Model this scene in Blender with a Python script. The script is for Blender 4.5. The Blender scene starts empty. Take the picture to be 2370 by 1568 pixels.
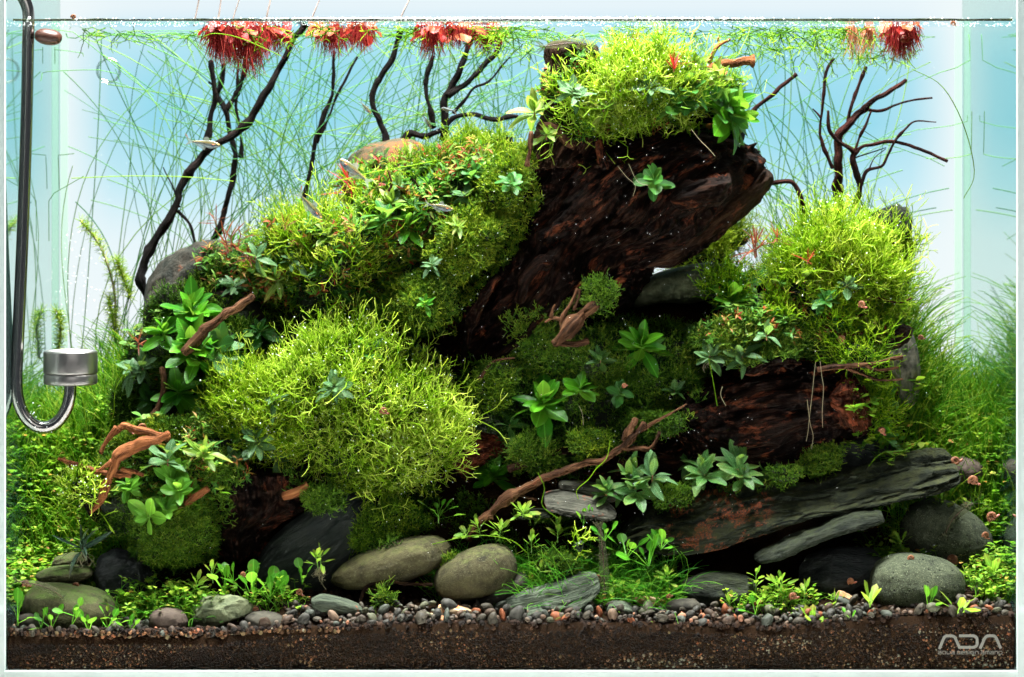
import bpy, math, random
import numpy as np
from mathutils import Matrix, Vector
from mathutils.bvhtree import BVHTree

sc = bpy.context.scene
COL = sc.collection
PI = math.pi
rng = np.random.default_rng(7)
random.seed(7)

# ------------------------------------------------------------------ camera
S = 0.6 / 2338.0          # metres per reference pixel in the plane of the front glass
D = 2.5                   # camera distance from the front glass
ZC = 1370 * S             # camera height above the glass floor
HZ = 180.0
XC = 1183.0

cam_d = bpy.data.cameras.new("camera")
cam = bpy.data.objects.new("camera", cam_d)
COL.objects.link(cam)
cam.location = (2 * S, -D, ZC)
cam.rotation_euler = (PI / 2, 0, 0)
cam_d.sensor_width = 36
cam_d.lens = 36 * D / (2370 * S)
cam_d.shift_y = -(784 - HZ) / 2370.0
cam_d.dof.use_dof = True
cam_d.dof.focus_distance = D + 0.055
cam_d.dof.aperture_fstop = 13.0
cam_d.clip_start = 0.1
cam_d.clip_end = 50
sc.camera = cam

# ------------------------------------------------------------------ view + world + lamps
vs = sc.view_settings
vs.view_transform = 'Standard'
vs.look = 'None'
vs.exposure = 0.0
vs.gamma = 1.0
W = bpy.data.worlds.new("World")
sc.world = W
W.use_nodes = True
W.node_tree.nodes["Background"].inputs[0].default_value = (0.75, 0.87, 1.0, 1)
W.node_tree.nodes["Background"].inputs[1].default_value = 0.09


def lamp(name, loc, rot, sx, sy, power, col):
    l = bpy.data.lights.new(name, 'AREA')
    l.shape = 'RECTANGLE'
    l.size, l.size_y = sx, sy
    l.energy = power
    l.color = col
    o = bpy.data.objects.new(name, l)
    o.location = loc
    o.rotation_euler = rot
    COL.objects.link(o)
    return l


LED_Z = 0.385 + 0.75
lamp("led_lamp", (0.0, 0.10, LED_Z), (0, 0, 0), 0.60, 0.34, 48.0, (1.0, 0.985, 0.94)).spread = math.radians(120)
lamp("front_fill", (0.2, -1.9, 0.9), (math.radians(72), 0, math.radians(4)), 1.2, 0.8, 4.3, (1.0, 0.96, 0.91))  # fill added behind the camera to brighten front faces and dark hollows

cy = sc.cycles
cy.max_bounces = 8
cy.diffuse_bounces = 3
cy.glossy_bounces = 4
cy.transmission_bounces = 6
cy.transparent_max_bounces = 24
cy.caustics_reflective = False
cy.caustics_refractive = False
cy.sample_clamp_indirect = 4.0


# ------------------------------------------------------------------ helpers
def P(px, py, y):
    k = S * (D + y) / D
    return np.array([(px - XC) * k, y, ZC - (py - HZ) * k])


def PA(px, py, y):
    px, py, y = np.broadcast_arrays(np.asarray(px, float), np.asarray(py, float), np.asarray(y, float))
    k = S * (D + y) / D
    return np.stack([(px - XC) * k, y, ZC - (py - HZ) * k], -1)


def nrm(v):
    v = np.asarray(v, float)
    return v / np.maximum(np.linalg.norm(v, axis=-1, keepdims=True), 1e-12)


_tab = np.random.default_rng(3).random(4096) * 2 - 1


def vnoise(p, seed=0):
    p = np.asarray(p, float)
    i = np.floor(p).astype(np.int64)
    f = p - i
    f = f * f * (3 - 2 * f)
    out = 0
    for dx in (0, 1):
        for dy in (0, 1):
            for dz in (0, 1):
                h = ((i[..., 0] + dx) * 73856093) ^ ((i[..., 1] + dy) * 19349663) ^ ((i[..., 2] + dz) * 83492791) ^ (seed * 2654435)
                v = _tab[(h ^ (h >> 13)) & 4095]
                w = (f[..., 0] if dx else 1 - f[..., 0]) * (f[..., 1] if dy else 1 - f[..., 1]) * (f[..., 2] if dz else 1 - f[..., 2])
                out = out + v * w
    return out


def fbm(p, o=4, seed=0, gain=0.5):
    s, a, out = 1.0, 1.0, 0
    for k in range(o):
        out = out + a * vnoise(p * s + 17.3 * k, seed + k)
        s *= 2.03
        a *= gain
    return out


def catmull(pts, n):
    """resample control rows with a Catmull-Rom spline to n rows"""
    pts = np.asarray(pts, float)
    m = len(pts)
    if m == 2:
        t = np.linspace(0, 1, n)[:, None]
        return pts[0] * (1 - t) + pts[1] * t
    ext = np.vstack([2 * pts[0] - pts[1], pts, 2 * pts[-1] - pts[-2]])
    u = np.linspace(0, m - 1, n)
    i = np.minimum(u.astype(int), m - 2)
    t = (u - i)[:, None]
    p0, p1, p2, p3 = ext[i], ext[i + 1], ext[i + 2], ext[i + 3]
    return 0.5 * ((2 * p1) + (p2 - p0) * t + (2 * p0 - 5 * p1 + 4 * p2 - p3) * t * t + (3 * p1 - p0 - 3 * p2 + p3) * t ** 3)


def tagit(o, label=None, cat=None, group=None, kind=None):
    if label:
        o['label'] = label
    if cat:
        o['category'] = cat
    if group:
        o['group'] = group
    if kind:
        o['kind'] = kind
    return o


def empty(name, loc, label=None, cat=None, group=None):
    o = bpy.data.objects.new(name, None)
    o.empty_display_size = 0.005
    o.location = Vector([float(c) for c in loc])
    COL.objects.link(o)
    return tagit(o, label, cat, group)


def mkmesh(name, V, F, mat=None, attrs=None, smooth=True):
    """F: list of int arrays (n,3) or (n,4)"""
    me = bpy.data.meshes.new(name)
    V = np.asarray(V, np.float32)
    me.vertices.add(len(V))
    me.vertices.foreach_set("co", V.ravel())
    F = [np.asarray(f) for f in (F if isinstance(F, list) else [F]) if len(f)]
    loops = np.concatenate([f.ravel() for f in F]).astype(np.int32)
    sizes = np.concatenate([np.full(len(f), f.shape[1]) for f in F])
    starts = np.concatenate([[0], np.cumsum(sizes)[:-1]]).astype(np.int32)
    me.loops.add(len(loops))
    me.loops.foreach_set("vertex_index", loops)
    me.polygons.add(len(sizes))
    me.polygons.foreach_set("loop_start", starts)
    me.polygons.foreach_set("use_smooth", np.full(len(sizes), smooth))
    for k, a in (attrs or {}).items():
        a = np.asarray(a, np.float32)
        if a.ndim == 1:
            me.attributes.new(k, 'FLOAT', 'POINT').data.foreach_set("value", a)
        else:
            me.attributes.new(k, 'FLOAT_VECTOR', 'POINT').data.foreach_set("vector", a.ravel())
    me.update(calc_edges=True)
    if mat:
        me.materials.append(mat)
    return me


def link(name, me, parent=None, loc=None, mtx=None):
    o = bpy.data.objects.new(name, me)
    COL.objects.link(o)
    if parent is not None:
        o.parent = parent
    if mtx is not None:
        o.matrix_basis = mtx
    elif loc is not None:
        o.location = Vector([float(c) for c in loc])
    return o


def obj(name, V, F, mat, parent=None, attrs=None, smooth=True):
    """mesh object given in world coordinates; its origin goes to its base (or to its parent's place)"""
    V = np.asarray(V, float)
    if parent is not None:
        o0 = np.array(parent.matrix_basis.translation) if parent.parent is None else np.array(parent.parent.matrix_basis.translation + parent.matrix_basis.translation)
        me = mkmesh(name, V - o0, F, mat, attrs, smooth)
        return link(name, me, parent)
    b = np.array([(V[:, 0].min() + V[:, 0].max()) / 2, (V[:, 1].min() + V[:, 1].max()) / 2, V[:, 2].min()])
    me = mkmesh(name, V - b, F, mat, attrs, smooth)
    return link(name, me, None, b)


class Acc:
    def __init__(s):
        s.V, s.F, s.T, s.n = [], [], [], 0

    def add(s, V, F, tint=0.5):
        V = np.asarray(V, float).reshape(-1, 3)
        for f in (F if isinstance(F, list) else [F]):
            if len(f):
                s.F.append(np.asarray(f) + s.n)
        s.V.append(V)
        s.T.append(np.broadcast_to(np.asarray(tint, float), (len(V),)))
        s.n += len(V)

    def tubes(s, Pt, R, sides=3, tint=0.5):
        """Pt (M,K,3), R (M,K)"""
        Pt = np.asarray(Pt, float)
        M, K, _ = Pt.shape
        R = np.broadcast_to(np.asarray(R, float), (M, K))
        t = np.gradient(Pt, axis=1)
        t = nrm(t)
        ref = nrm(rng.normal(size=(M, 1, 3)) + 0 * t)
        a = nrm(np.cross(t, ref))
        b = np.cross(t, a)
        th = np.arange(sides) * 2 * PI / sides
        V = Pt[:, :, None] + (a[:, :, None] * np.cos(th)[:, None] + b[:, :, None] * np.sin(th)[:, None]) * R[:, :, None, None]
        idx = np.arange(M * K * sides).reshape(M, K, sides)
        n = np.roll(idx, -1, 2)
        q = np.stack([idx[:, :-1], n[:, :-1], n[:, 1:], idx[:, 1:]], -1).reshape(-1, 4)
        tt = np.repeat(np.broadcast_to(np.asarray(tint, float), (M,)), K * sides)
        s.add(V, q, tt)

    def scatter(s, V0, F0, mats, tint):
        """mats (N,3,4)"""
        N, n = len(mats), len(V0)
        V = np.einsum('nij,vj->nvi', mats[:, :, :3], V0) + mats[:, None, :, 3]
        off = (np.arange(N) * n)[:, None, None]
        Fs = [(np.asarray(f)[None] + off).reshape(-1, np.asarray(f).shape[1]) for f in (F0 if isinstance(F0, list) else [F0])]
        s.add(V, Fs, np.repeat(np.broadcast_to(np.asarray(tint, float), (N,)), n))

    def obj(s, name, mat, parent=None, smooth=True, kind=None):
        V = np.concatenate(s.V)
        o = obj(name, V, s.F, mat, parent, {'tint': np.concatenate(s.T)}, smooth)
        if kind:
            o['kind'] = kind
        return o


def ico(sub=1):
    import bmesh
    bm = bmesh.new()
    bmesh.ops.create_icosphere(bm, subdivisions=sub, radius=1)
    V = np.array([v.co[:] for v in bm.verts])
    F = np.array([[v.index for v in f.verts] for f in bm.faces])
    bm.free()
    return V, F


ICO1, ICO2, ICO3 = ico(1), ico(2), ico(3)


def rot_mats(N, scale):
    """random rotations times scale (N,) or (N,3)"""
    q = nrm(rng.normal(size=(N, 4)))
    w, x, y, z = q.T
    R = np.stack([1 - 2 * (y * y + z * z), 2 * (x * y - z * w), 2 * (x * z + y * w), 2 * (x * y + z * w), 1 - 2 * (x * x + z * z), 2 * (y * z - x * w), 2 * (x * z - y * w), 2 * (y * z + x * w), 1 - 2 * (x * x + y * y)], -1).reshape(N, 3, 3)
    sc_ = np.broadcast_to(np.asarray(scale, float).reshape(N, -1), (N, 3))
    return R * sc_[:, None, :]


def box(x0, x1, y0, y1, z0, z1):
    V = np.array([(x, y, z) for x in (x0, x1) for y in (y0, y1) for z in (z0, z1)], float)
    F = np.array([(0, 1, 3, 2), (4, 6, 7, 5), (0, 4, 5, 1), (2, 3, 7, 6), (0, 2, 6, 4), (1, 5, 7, 3)])
    return V, F


# ------------------------------------------------------------------ materials
def newmat(name):
    m = bpy.data.materials.new(name)
    m.use_nodes = True
    nt = m.node_tree
    for n in list(nt.nodes):
        nt.nodes.remove(n)
    return m, nt


def N(nt, t, **kw):
    n = nt.nodes.new(t)
    for k, v in kw.items():
        if k in ('operation', 'blend_type', 'data_type', 'attribute_name', 'noise_dimensions', 'feature', 'distance', 'wave_type', 'bands_direction', 'musgrave_type', 'clamp', 'use_clamp', 'axis'):
            setattr(n, k, v)
    return n


def ramp(nt, stops, src, interp='LINEAR'):
    r = nt.nodes.new('ShaderNodeValToRGB')
    cr = r.color_ramp
    cr.interpolation = interp
    while len(cr.elements) > 1:
        cr.elements.remove(cr.elements[0])
    cr.elements[0].position = stops[0][0]
    cr.elements[0].color = (*stops[0][1], 1)
    for p, c in stops[1:]:
        e = cr.elements.new(p)
        e.color = (*c, 1)
    nt.links.new(src, r.inputs[0])
    return r.outputs[0]


def noise_tex(nt, scale, detail=4, rough=0.55, vec=None, sc3=None):
    n = nt.nodes.new('ShaderNodeTexNoise')
    n.inputs['Scale'].default_value = scale
    n.inputs['Detail'].default_value = detail
    n.inputs['Roughness'].default_value = rough
    if vec is not None:
        if sc3:
            mp = nt.nodes.new('ShaderNodeMapping')
            mp.inputs['Scale'].default_value = sc3
            nt.links.new(vec, mp.inputs[0])
            vec = mp.outputs[0]
        nt.links.new(vec, n.inputs['Vector'])
    return n.outputs['Fac']


def mixc(nt, fac, a, b, blend='MIX'):
    m = nt.nodes.new('ShaderNodeMix')
    m.data_type = 'RGBA'
    m.blend_type = blend
    for sock, v in ((m.inputs['Factor'], fac), (m.inputs['A'], a), (m.inputs['B'], b)):
        pass
    fi, ai, bi = m.inputs[0], m.inputs[6], m.inputs[7]
    for sock, v in ((fi, fac), (ai, a), (bi, b)):
        if hasattr(v, 'is_linked') or isinstance(v, bpy.types.NodeSocket):
            nt.links.new(v, sock)
        elif isinstance(v, (int, float)):
            sock.default_value = v
        else:
            sock.default_value = (*v, 1)
    return m.outputs[2]


def mth(nt, op, a, b=0.0, clamp=False):
    m = nt.nodes.new('ShaderNodeMath')
    m.operation = op
    m.use_clamp = clamp
    for sock, v in zip(m.inputs, (a, b)):
        if isinstance(v, bpy.types.NodeSocket):
            nt.links.new(v, sock)
        else:
            sock.default_value = v
    return m.outputs[0]


def geo_pos(nt):
    return nt.nodes.new('ShaderNodeNewGeometry').outputs['Position']


def attr(nt, name):
    n = nt.nodes.new('ShaderNodeAttribute')
    n.attribute_name = name
    return n


def bump(nt, h, strength, dist):
    b = nt.nodes.new('ShaderNodeBump')
    b.inputs['Strength'].default_value = strength
    b.inputs['Distance'].default_value = dist
    nt.links.new(h, b.inputs['Height'])
    return b.outputs[0]


def surf(nt, col, rough=0.5, normal=None, spec=0.5, trans=None, tfac=0.0, metallic=0.0, coat=0.0):
    p = nt.nodes.new('ShaderNodeBsdfPrincipled')
    if isinstance(col, bpy.types.NodeSocket):
        nt.links.new(col, p.inputs['Base Color'])
    else:
        p.inputs['Base Color'].default_value = (*col, 1)
    if isinstance(rough, bpy.types.NodeSocket):
        nt.links.new(rough, p.inputs['Roughness'])
    else:
        p.inputs['Roughness'].default_value = rough
    p.inputs['Specular IOR Level'].default_value = spec
    p.inputs['Metallic'].default_value = metallic
    if coat:
        p.inputs['Coat Weight'].default_value = coat
        p.inputs['Coat Roughness'].default_value = 0.15
    if normal is not None:
        nt.links.new(normal, p.inputs['Normal'])
    out = p.outputs[0]
    if tfac:
        t = nt.nodes.new('ShaderNodeBsdfTranslucent')
        if isinstance(trans, bpy.types.NodeSocket):
            nt.links.new(trans, t.inputs[0])
        else:
            t.inputs[0].default_value = (*trans, 1)
        mx = nt.nodes.new('ShaderNodeMixShader')
        mx.inputs[0].default_value = tfac
        nt.links.new(out, mx.inputs[1])
        nt.links.new(t.outputs[0], mx.inputs[2])
        out = mx.outputs[0]
    return out


def finish(nt, shader):
    o = nt.nodes.new('ShaderNodeOutputMaterial')
    nt.links.new(shader, o.inputs[0])


def wood_mat(name, dark, mid, light, red=(0.16, 0.045, 0.02), redamt=0.62, rough=0.75, bs=1.0):
    m, nt = newmat(name)
    g = attr(nt, 'grain').outputs['Vector']
    n1 = noise_tex(nt, 1.0, 6, 0.65, g, (60, 420, 420))
    n2 = noise_tex(nt, 1.0, 5, 0.65, g, (30, 80, 80))
    n3 = noise_tex(nt, 1.0, 6, 0.75, g, (45, 120, 120))
    f = mth(nt, 'ADD', mth(nt, 'MULTIPLY', n1, 0.55), mth(nt, 'MULTIPLY', n2, 0.45))
    c = ramp(nt, [(0.40, dark), (0.52, mid), (0.63, light)], f)
    k = ramp(nt, [(redamt, (0, 0, 0)), (redamt + 0.09, (1, 1, 1))], n3)
    c = mixc(nt, k, c, red)
    h = mth(nt, 'ADD', n1, mth(nt, 'MULTIPLY', n3, 0.9))
    finish(nt, surf(nt, c, rough, bump(nt, h, 1.0 * bs, 0.005), 0.08))
    return m


def stone_mat(name, a, b, speck=None, crust=None, scale=140, moss=0.0, mosscol=(0.10, 0.16, 0.03), rough=0.8, stretch=None, bs=0.6, bd=0.0012, patch=None, patchcol=(0.42, 0.12, 0.05), pits=0.0):
    m, nt = newmat(name)
    g = attr(nt, 'grain').outputs['Vector']
    n1 = noise_tex(nt, 1.0, 7, 0.65, g, stretch or (scale, scale, scale))
    n2 = noise_tex(nt, 1.0, 4, 0.6, g, (45, 45, 45))
    c = ramp(nt, [(0.38, a), (0.62, b)], mth(nt, 'ADD', mth(nt, 'MULTIPLY', n1, 0.55), mth(nt, 'MULTIPLY', n2, 0.45)))
    h = n1
    if speck:
        n3 = noise_tex(nt, 1.0, 4, 0.8, g, (scale * 5,) * 3)
        c = mixc(nt, ramp(nt, [(0.56, (0, 0, 0)), (0.66, (1, 1, 1))], n3), c, speck)
        h = mth(nt, 'ADD', h, mth(nt, 'MULTIPLY', n3, 0.5))
    if pits:
        v = nt.nodes.new('ShaderNodeTexVoronoi')
        v.inputs['Scale'].default_value = 330
        nt.links.new(g, v.inputs['Vector'])
        pm = ramp(nt, [(0.10, (0, 0, 0)), (0.24, (1, 1, 1))], v.outputs['Distance'])
        sel = ramp(nt, [(0.48, (1, 1, 1)), (0.55, (0, 0, 0))], noise_tex(nt, 1.0, 2, 0.5, g, (230,) * 3))
        pm = mth(nt, 'MAXIMUM', pm, sel)
        c = mixc(nt, pm, tuple(x * 0.12 for x in a), c)
        h = mth(nt, 'ADD', h, mth(nt, 'MULTIPLY', pm, pits))
    if patch:
        n4 = noise_tex(nt, 1.0, 5, 0.7, g, (45, 45, 45))
        c = mixc(nt, ramp(nt, [(patch, (0, 0, 0)), (patch + 0.03, (1, 1, 1))], n4), c, patchcol)
    if crust:
        sp = nt.nodes.new('ShaderNodeSeparateXYZ')
        nt.links.new(g, sp.inputs[0])
        w = ramp(nt, [(crust[0], (0, 0, 0)), (crust[0] + 0.06, (1, 1, 1)), (crust[1] - 0.06, (1, 1, 1)), (crust[1], (0, 0, 0))], mth(nt, 'MULTIPLY', sp.outputs[0], 5.0))
        n6 = noise_tex(nt, 1.0, 6, 0.7, g, (70, 70, 70))
        k = ramp(nt, [(0.505, (0, 0, 0)), (0.54, (1, 1, 1))], n6)
        fine = ramp(nt, [(0.42, (0.05, 0.045, 0.035)), (0.52, (0.19, 0.05, 0.02)), (0.7, (0.32, 0.10, 0.045))], noise_tex(nt, 1.0, 3, 0.7, g, (900, 900, 900)))
        c = mixc(nt, mth(nt, 'MULTIPLY', k, w), c, fine)
    if moss:
        ge = nt.nodes.new('ShaderNodeNewGeometry')
        sx = nt.nodes.new('ShaderNodeSeparateXYZ')
        nt.links.new(ge.outputs['Normal'], sx.inputs[0])
        n5 = noise_tex(nt, 1.0, 5, 0.75, g, (170, 170, 170))
        f = mth(nt, 'MULTIPLY', mth(nt, 'ADD', sx.outputs[2], 0.25, True), mth(nt, 'MULTIPLY', n5, 1.6 * moss), True)
        c = mixc(nt, ramp(nt, [(0.35, (0, 0, 0)), (0.75, (1, 1, 1))], f), c, mosscol)
    finish(nt, surf(nt, c, rough, bump(nt, h, min(1, bs * 1.2), bd * 2.2), 0.12))
    return m


def leaf_mat(name, base, alt, tip=None, trans=0.35, rough=0.38, obj_rand=True, vein=True, tr=(0.35, 0.6, 0.05), spots=False):
    m, nt = newmat(name)
    tc = nt.nodes.new('ShaderNodeTexCoord').outputs['Object']
    sx = nt.nodes.new('ShaderNodeSeparateXYZ')
    nt.links.new(tc, sx.inputs[0])
    r = nt.nodes.new('ShaderNodeObjectInfo').outputs['Random']
    c = mixc(nt, r, base, alt)
    if tip:
        c = mixc(nt, mth(nt, 'MULTIPLY', ramp(nt, [(0.55, (0, 0, 0)), (1.0, (1, 1, 1))], sx.outputs[0]), r), c, tip)
    c = mixc(nt, mth(nt, 'MULTIPLY', noise_tex(nt, 9.0, 4, 0.6, tc), 0.45), c, tuple(x * 0.55 for x in base))
    oi = nt.nodes.new('ShaderNodeVectorMath')
    oi.operation = 'ADD'
    nt.links.new(tc, oi.inputs[0])
    nt.links.new(mixc(nt, r, (0, 0, 0), (40, 40, 40)), oi.inputs[1])
    bl = noise_tex(nt, 4.5, 5, 0.7, oi.outputs[0])
    c = mixc(nt, mth(nt, 'MULTIPLY', ramp(nt, [(0.58, (0, 0, 0)), (0.70, (1, 1, 1))], bl), 0.75), c, (0.16, 0.13, 0.03))
    h = noise_tex(nt, 22.0, 2, 0.5, tc)
    if vein:
        ay = mth(nt, 'ABSOLUTE', sx.outputs[1])
        mid = ramp(nt, [(0.008, (1, 1, 1)), (0.02, (0, 0, 0))], ay)
        c = mixc(nt, mth(nt, 'MULTIPLY', mid, 0.45), c, tuple(min(1, x * 1.9 + 0.02) for x in alt))
        w = mth(nt, 'SINE', mth(nt, 'MULTIPLY', mth(nt, 'SUBTRACT', sx.outputs[0], mth(nt, 'MULTIPLY', ay, 0.9)), 75.0))
        h = mth(nt, 'ADD', mth(nt, 'MULTIPLY', w, 0.25), h)
    if spots:
        sp = noise_tex(nt, 60.0, 1, 0.5, tc)
        c = mixc(nt, ramp(nt, [(0.62, (0, 0, 0)), (0.66, (1, 1, 1))], sp), c, tuple(min(1, x * 2.2 + 0.08) for x in alt))
    t = mixc(nt, 0.5, c, tr)
    finish(nt, surf(nt, c, rough, bump(nt, h, 0.35, 0.0004), 0.16, t, trans))
    return m


def tint_mat(name, stops, rough=0.5, trans=0.35, spec=0.12, trmul=1.5, bumpy=0.0):
    m, nt = newmat(name)
    a = attr(nt, 'tint').outputs['Fac']
    c = ramp(nt, stops, a)
    n = None
    if bumpy:
        n = bump(nt, noise_tex(nt, 1400.0, 3, 0.6, geo_pos(nt)), bumpy, 0.0004)
    if trans:
        t = mixc(nt, 1.0, c, (trmul, trmul, trmul * 0.6), 'MULTIPLY')
        finish(nt, surf(nt, c, rough, n, spec, t, trans))
    else:
        finish(nt, surf(nt, c, rough, n, spec))
    return m


def simple_mat(name, col, rough=0.5, metallic=0.0, spec=0.5, nscale=0, namp=0.3, bumps=0.0, bd=0.0005):
    m, nt = newmat(name)
    c = col
    n = None
    if nscale:
        f = noise_tex(nt, nscale, 4, 0.6, geo_pos(nt))
        c = mixc(nt, f, tuple(x * (1 - namp) for x in col), tuple(min(1, x * (1 + namp)) for x in col))
        if bumps:
            n = bump(nt, f, bumps, bd)
    finish(nt, surf(nt, c, rough, n, spec, metallic=metallic))
    return m


def clear_mix(name, clear, col, fac, rough=0.05, glossy=True, fres=False):
    """mix of see-through and a reflecting or diffuse share"""
    m, nt = newmat(name)
    t = nt.nodes.new('ShaderNodeBsdfTransparent')
    t.inputs[0].default_value = (*clear, 1)
    g = nt.nodes.new('ShaderNodeBsdfGlossy' if glossy else 'ShaderNodeBsdfDiffuse')
    g.inputs[0].default_value = (*col, 1)
    if glossy:
        g.inputs['Roughness'].default_value = rough
    mx = nt.nodes.new('ShaderNodeMixShader')
    mx.inputs[0].default_value = fac
    if fres:
        lw = nt.nodes.new('ShaderNodeLayerWeight')
        lw.inputs[0].default_value = 0.5
        mr = nt.nodes.new('ShaderNodeMapRange')
        mr.inputs[1].default_value = 0.0
        mr.inputs[2].default_value = 1.0
        mr.inputs[3].default_value = 0.02
        mr.inputs[4].default_value = fac
        pw = mth(nt, 'POWER', lw.outputs['Facing'], fres)
        nt.links.new(pw, mr.inputs[0])
        nt.links.new(mr.outputs[0], mx.inputs[0])
    nt.links.new(t.outputs[0], mx.inputs[1])
    nt.links.new(g.outputs[0], mx.inputs[2])
    finish(nt, mx.outputs[0])
    return m


M = {}
M['trunk'] = wood_mat('driftwood_dark', (0.0016, 0.0009, 0.0007), (0.008, 0.0034, 0.002), (0.034, 0.013, 0.0065), (0.13, 0.034, 0.014), 0.565, bs=1.0)
M['trunk2'] = wood_mat('driftwood_brown', (0.008, 0.0045, 0.003), (0.028, 0.014, 0.008), (0.075, 0.036, 0.02), (0.13, 0.04, 0.02), 0.6)
M['redwood'] = wood_mat('driftwood_red', (0.012, 0.004, 0.002), (0.06, 0.017, 0.008), (0.17, 0.05, 0.022), (0.24, 0.06, 0.025), 0.52)
M['orange'] = wood_mat('branch_orange_brown', (0.09, 0.03, 0.012), (0.24, 0.085, 0.03), (0.42, 0.18, 0.075), (0.5, 0.26, 0.13), 0.64)
M['brown'] = wood_mat('branch_brown', (0.022, 0.010, 0.005), (0.085, 0.038, 0.018), (0.24, 0.12, 0.06), (0.17, 0.045, 0.02), 0.62)
M['black'] = wood_mat('branch_black', (0.002, 0.0015, 0.0016), (0.006, 0.0038, 0.0034), (0.016, 0.008, 0.0065), (0.045, 0.012, 0.009), 0.66)
M['maroon'] = wood_mat('branch_maroon', (0.006, 0.002, 0.002), (0.028, 0.007, 0.005), (0.075, 0.02, 0.014), (0.10, 0.02, 0.014), 0.6)
M['pale_stem'] = simple_mat('emergent_stem', (0.34, 0.27, 0.24), 0.6, nscale=400)

# ------------------------------------------------------------------ bodies: lofts and stones
BV, BF, BN = [], [], [0]


def register(V, F):
    """make a body known to hit()"""
    BV.append(np.asarray(V, float))
    for f in (F if isinstance(F, list) else [F]):
        BF.append(np.asarray(f) + BN[0])
    BN[0] += len(V)


def grid_faces(nu, nt, wrap=True):
    i = np.arange(nu * nt).reshape(nu, nt)
    if wrap:
        j = np.roll(i, -1, 1)
        return np.stack([i[:-1], j[:-1], j[1:], i[1:]], -1).reshape(-1, 4)
    return np.stack([i[:-1, :-1], i[:-1, 1:], i[1:, 1:], i[1:, :-1]], -1).reshape(-1, 4)


def loft(ribs, y, T, nu=None, nt=None, amp=0.002, freq=(25, 90), e0=0.12, e1=0.12, pw=2.0, seed=1, ridged=0.0, reg=True, steps=0.0, tilt=0.0):
    """ribs: (lx,ly,rx,ry[,y offset]) in reference pixels at depth y; T half thickness in metres at the widest rib"""
    R = [tuple(r) + ((0,) if len(r) == 4 else ()) for r in ribs]
    rows = []
    for lx, ly, rx, ry, dy in R:
        rows.append(np.concatenate([P(lx, ly, y + dy), P(rx, ry, y + dy)]))
    rows = np.array(rows)
    mid = (rows[:, :3] + rows[:, 3:]) / 2
    L = np.linalg.norm(np.diff(mid, axis=0), axis=1).sum()
    Wd = np.linalg.norm(rows[:, :3] - rows[:, 3:], axis=1)
    if nu is None:
        nu = int(np.clip(L / S / 3.2, 14, 190))
    if nt is None:
        nt = int(np.clip(Wd.max() / S * 0.85, 12, 170))
    Q = catmull(rows, nu)
    A, B = Q[:, :3].copy(), Q[:, 3:].copy()
    A[:, 1] += tilt
    B[:, 1] -= tilt
    C = (A + B) / 2
    H = (B - A) / 2
    w = np.linalg.norm(H, axis=1)
    Tk = T * (w / w.max()) ** 0.6
    u = np.linspace(0, 1, nu)
    s = np.ones(nu)
    if e0:
        k = np.clip(u / e0, 0, 1)
        s *= np.sqrt(np.maximum(1 - (1 - k) ** 2, 0.0))
    if e1:
        k = np.clip((1 - u) / e1, 0, 1)
        s *= np.sqrt(np.maximum(1 - (1 - k) ** 2, 0.0))
    s = np.maximum(s, 0.02)
    th = np.arange(nt) * 2 * PI / nt
    cs, sn = np.cos(th), np.sin(th)
    ca = np.sign(cs) * np.abs(cs) ** (2 / pw)
    sa = np.sign(sn) * np.abs(sn) ** (2 / pw)
    V = C[:, None] + H[:, None] * (ca[None, :, None] * s[:, None, None])
    V[..., 1] += Tk[:, None] * sa[None] * s[:, None]
    arc = np.concatenate([[0], np.cumsum(np.linalg.norm(np.diff(C, axis=0), axis=1))])
    g = np.stack([np.broadcast_to(arc[:, None], V.shape[:2]), (w[:, None] * ca[None]), Tk[:, None] * sa[None]], -1)
    d = nrm(V - C[:, None])
    q = g * np.array([freq[0], freq[1], freq[1]])
    n = fbm(q, 5, seed, 0.55)
    if ridged:
        n = n * (1 - ridged) + ridged * (0.6 - 1.6 * np.abs(fbm(q * 1.7, 3, seed + 9)))
    if steps:
        n = np.floor(n * steps) / steps * 0.7 + n * 0.3
    V = V + d * (n * amp)[..., None] * np.maximum(s, 0.3)[:, None, None]
    F4 = grid_faces(nu, nt)
    c0, c1 = nu * nt, nu * nt + 1
    Vf = np.vstack([V.reshape(-1, 3), V[0].mean(0), V[-1].mean(0)])
    gf = np.vstack([g.reshape(-1, 3), [g[0, 0, 0], 0, 0], [g[-1, 0, 0], 0, 0]])
    a = np.arange(nt)
    F3 = np.concatenate([np.stack([(a + 1) % nt, a, np.full(nt, c0)], -1), np.stack([a + (nu - 1) * nt, (a + 1) % nt + (nu - 1) * nt, np.full(nt, c1)], -1)])
    if reg:
        su, st = max(1, nu // 40), max(1, nt // 36)
        while nt % st:
            st -= 1
        Vc = V[::su, ::st]
        register(Vc.reshape(-1, 3), grid_faces(Vc.shape[0], Vc.shape[1]))
    return Vf, [F4, F3], gf


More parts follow.
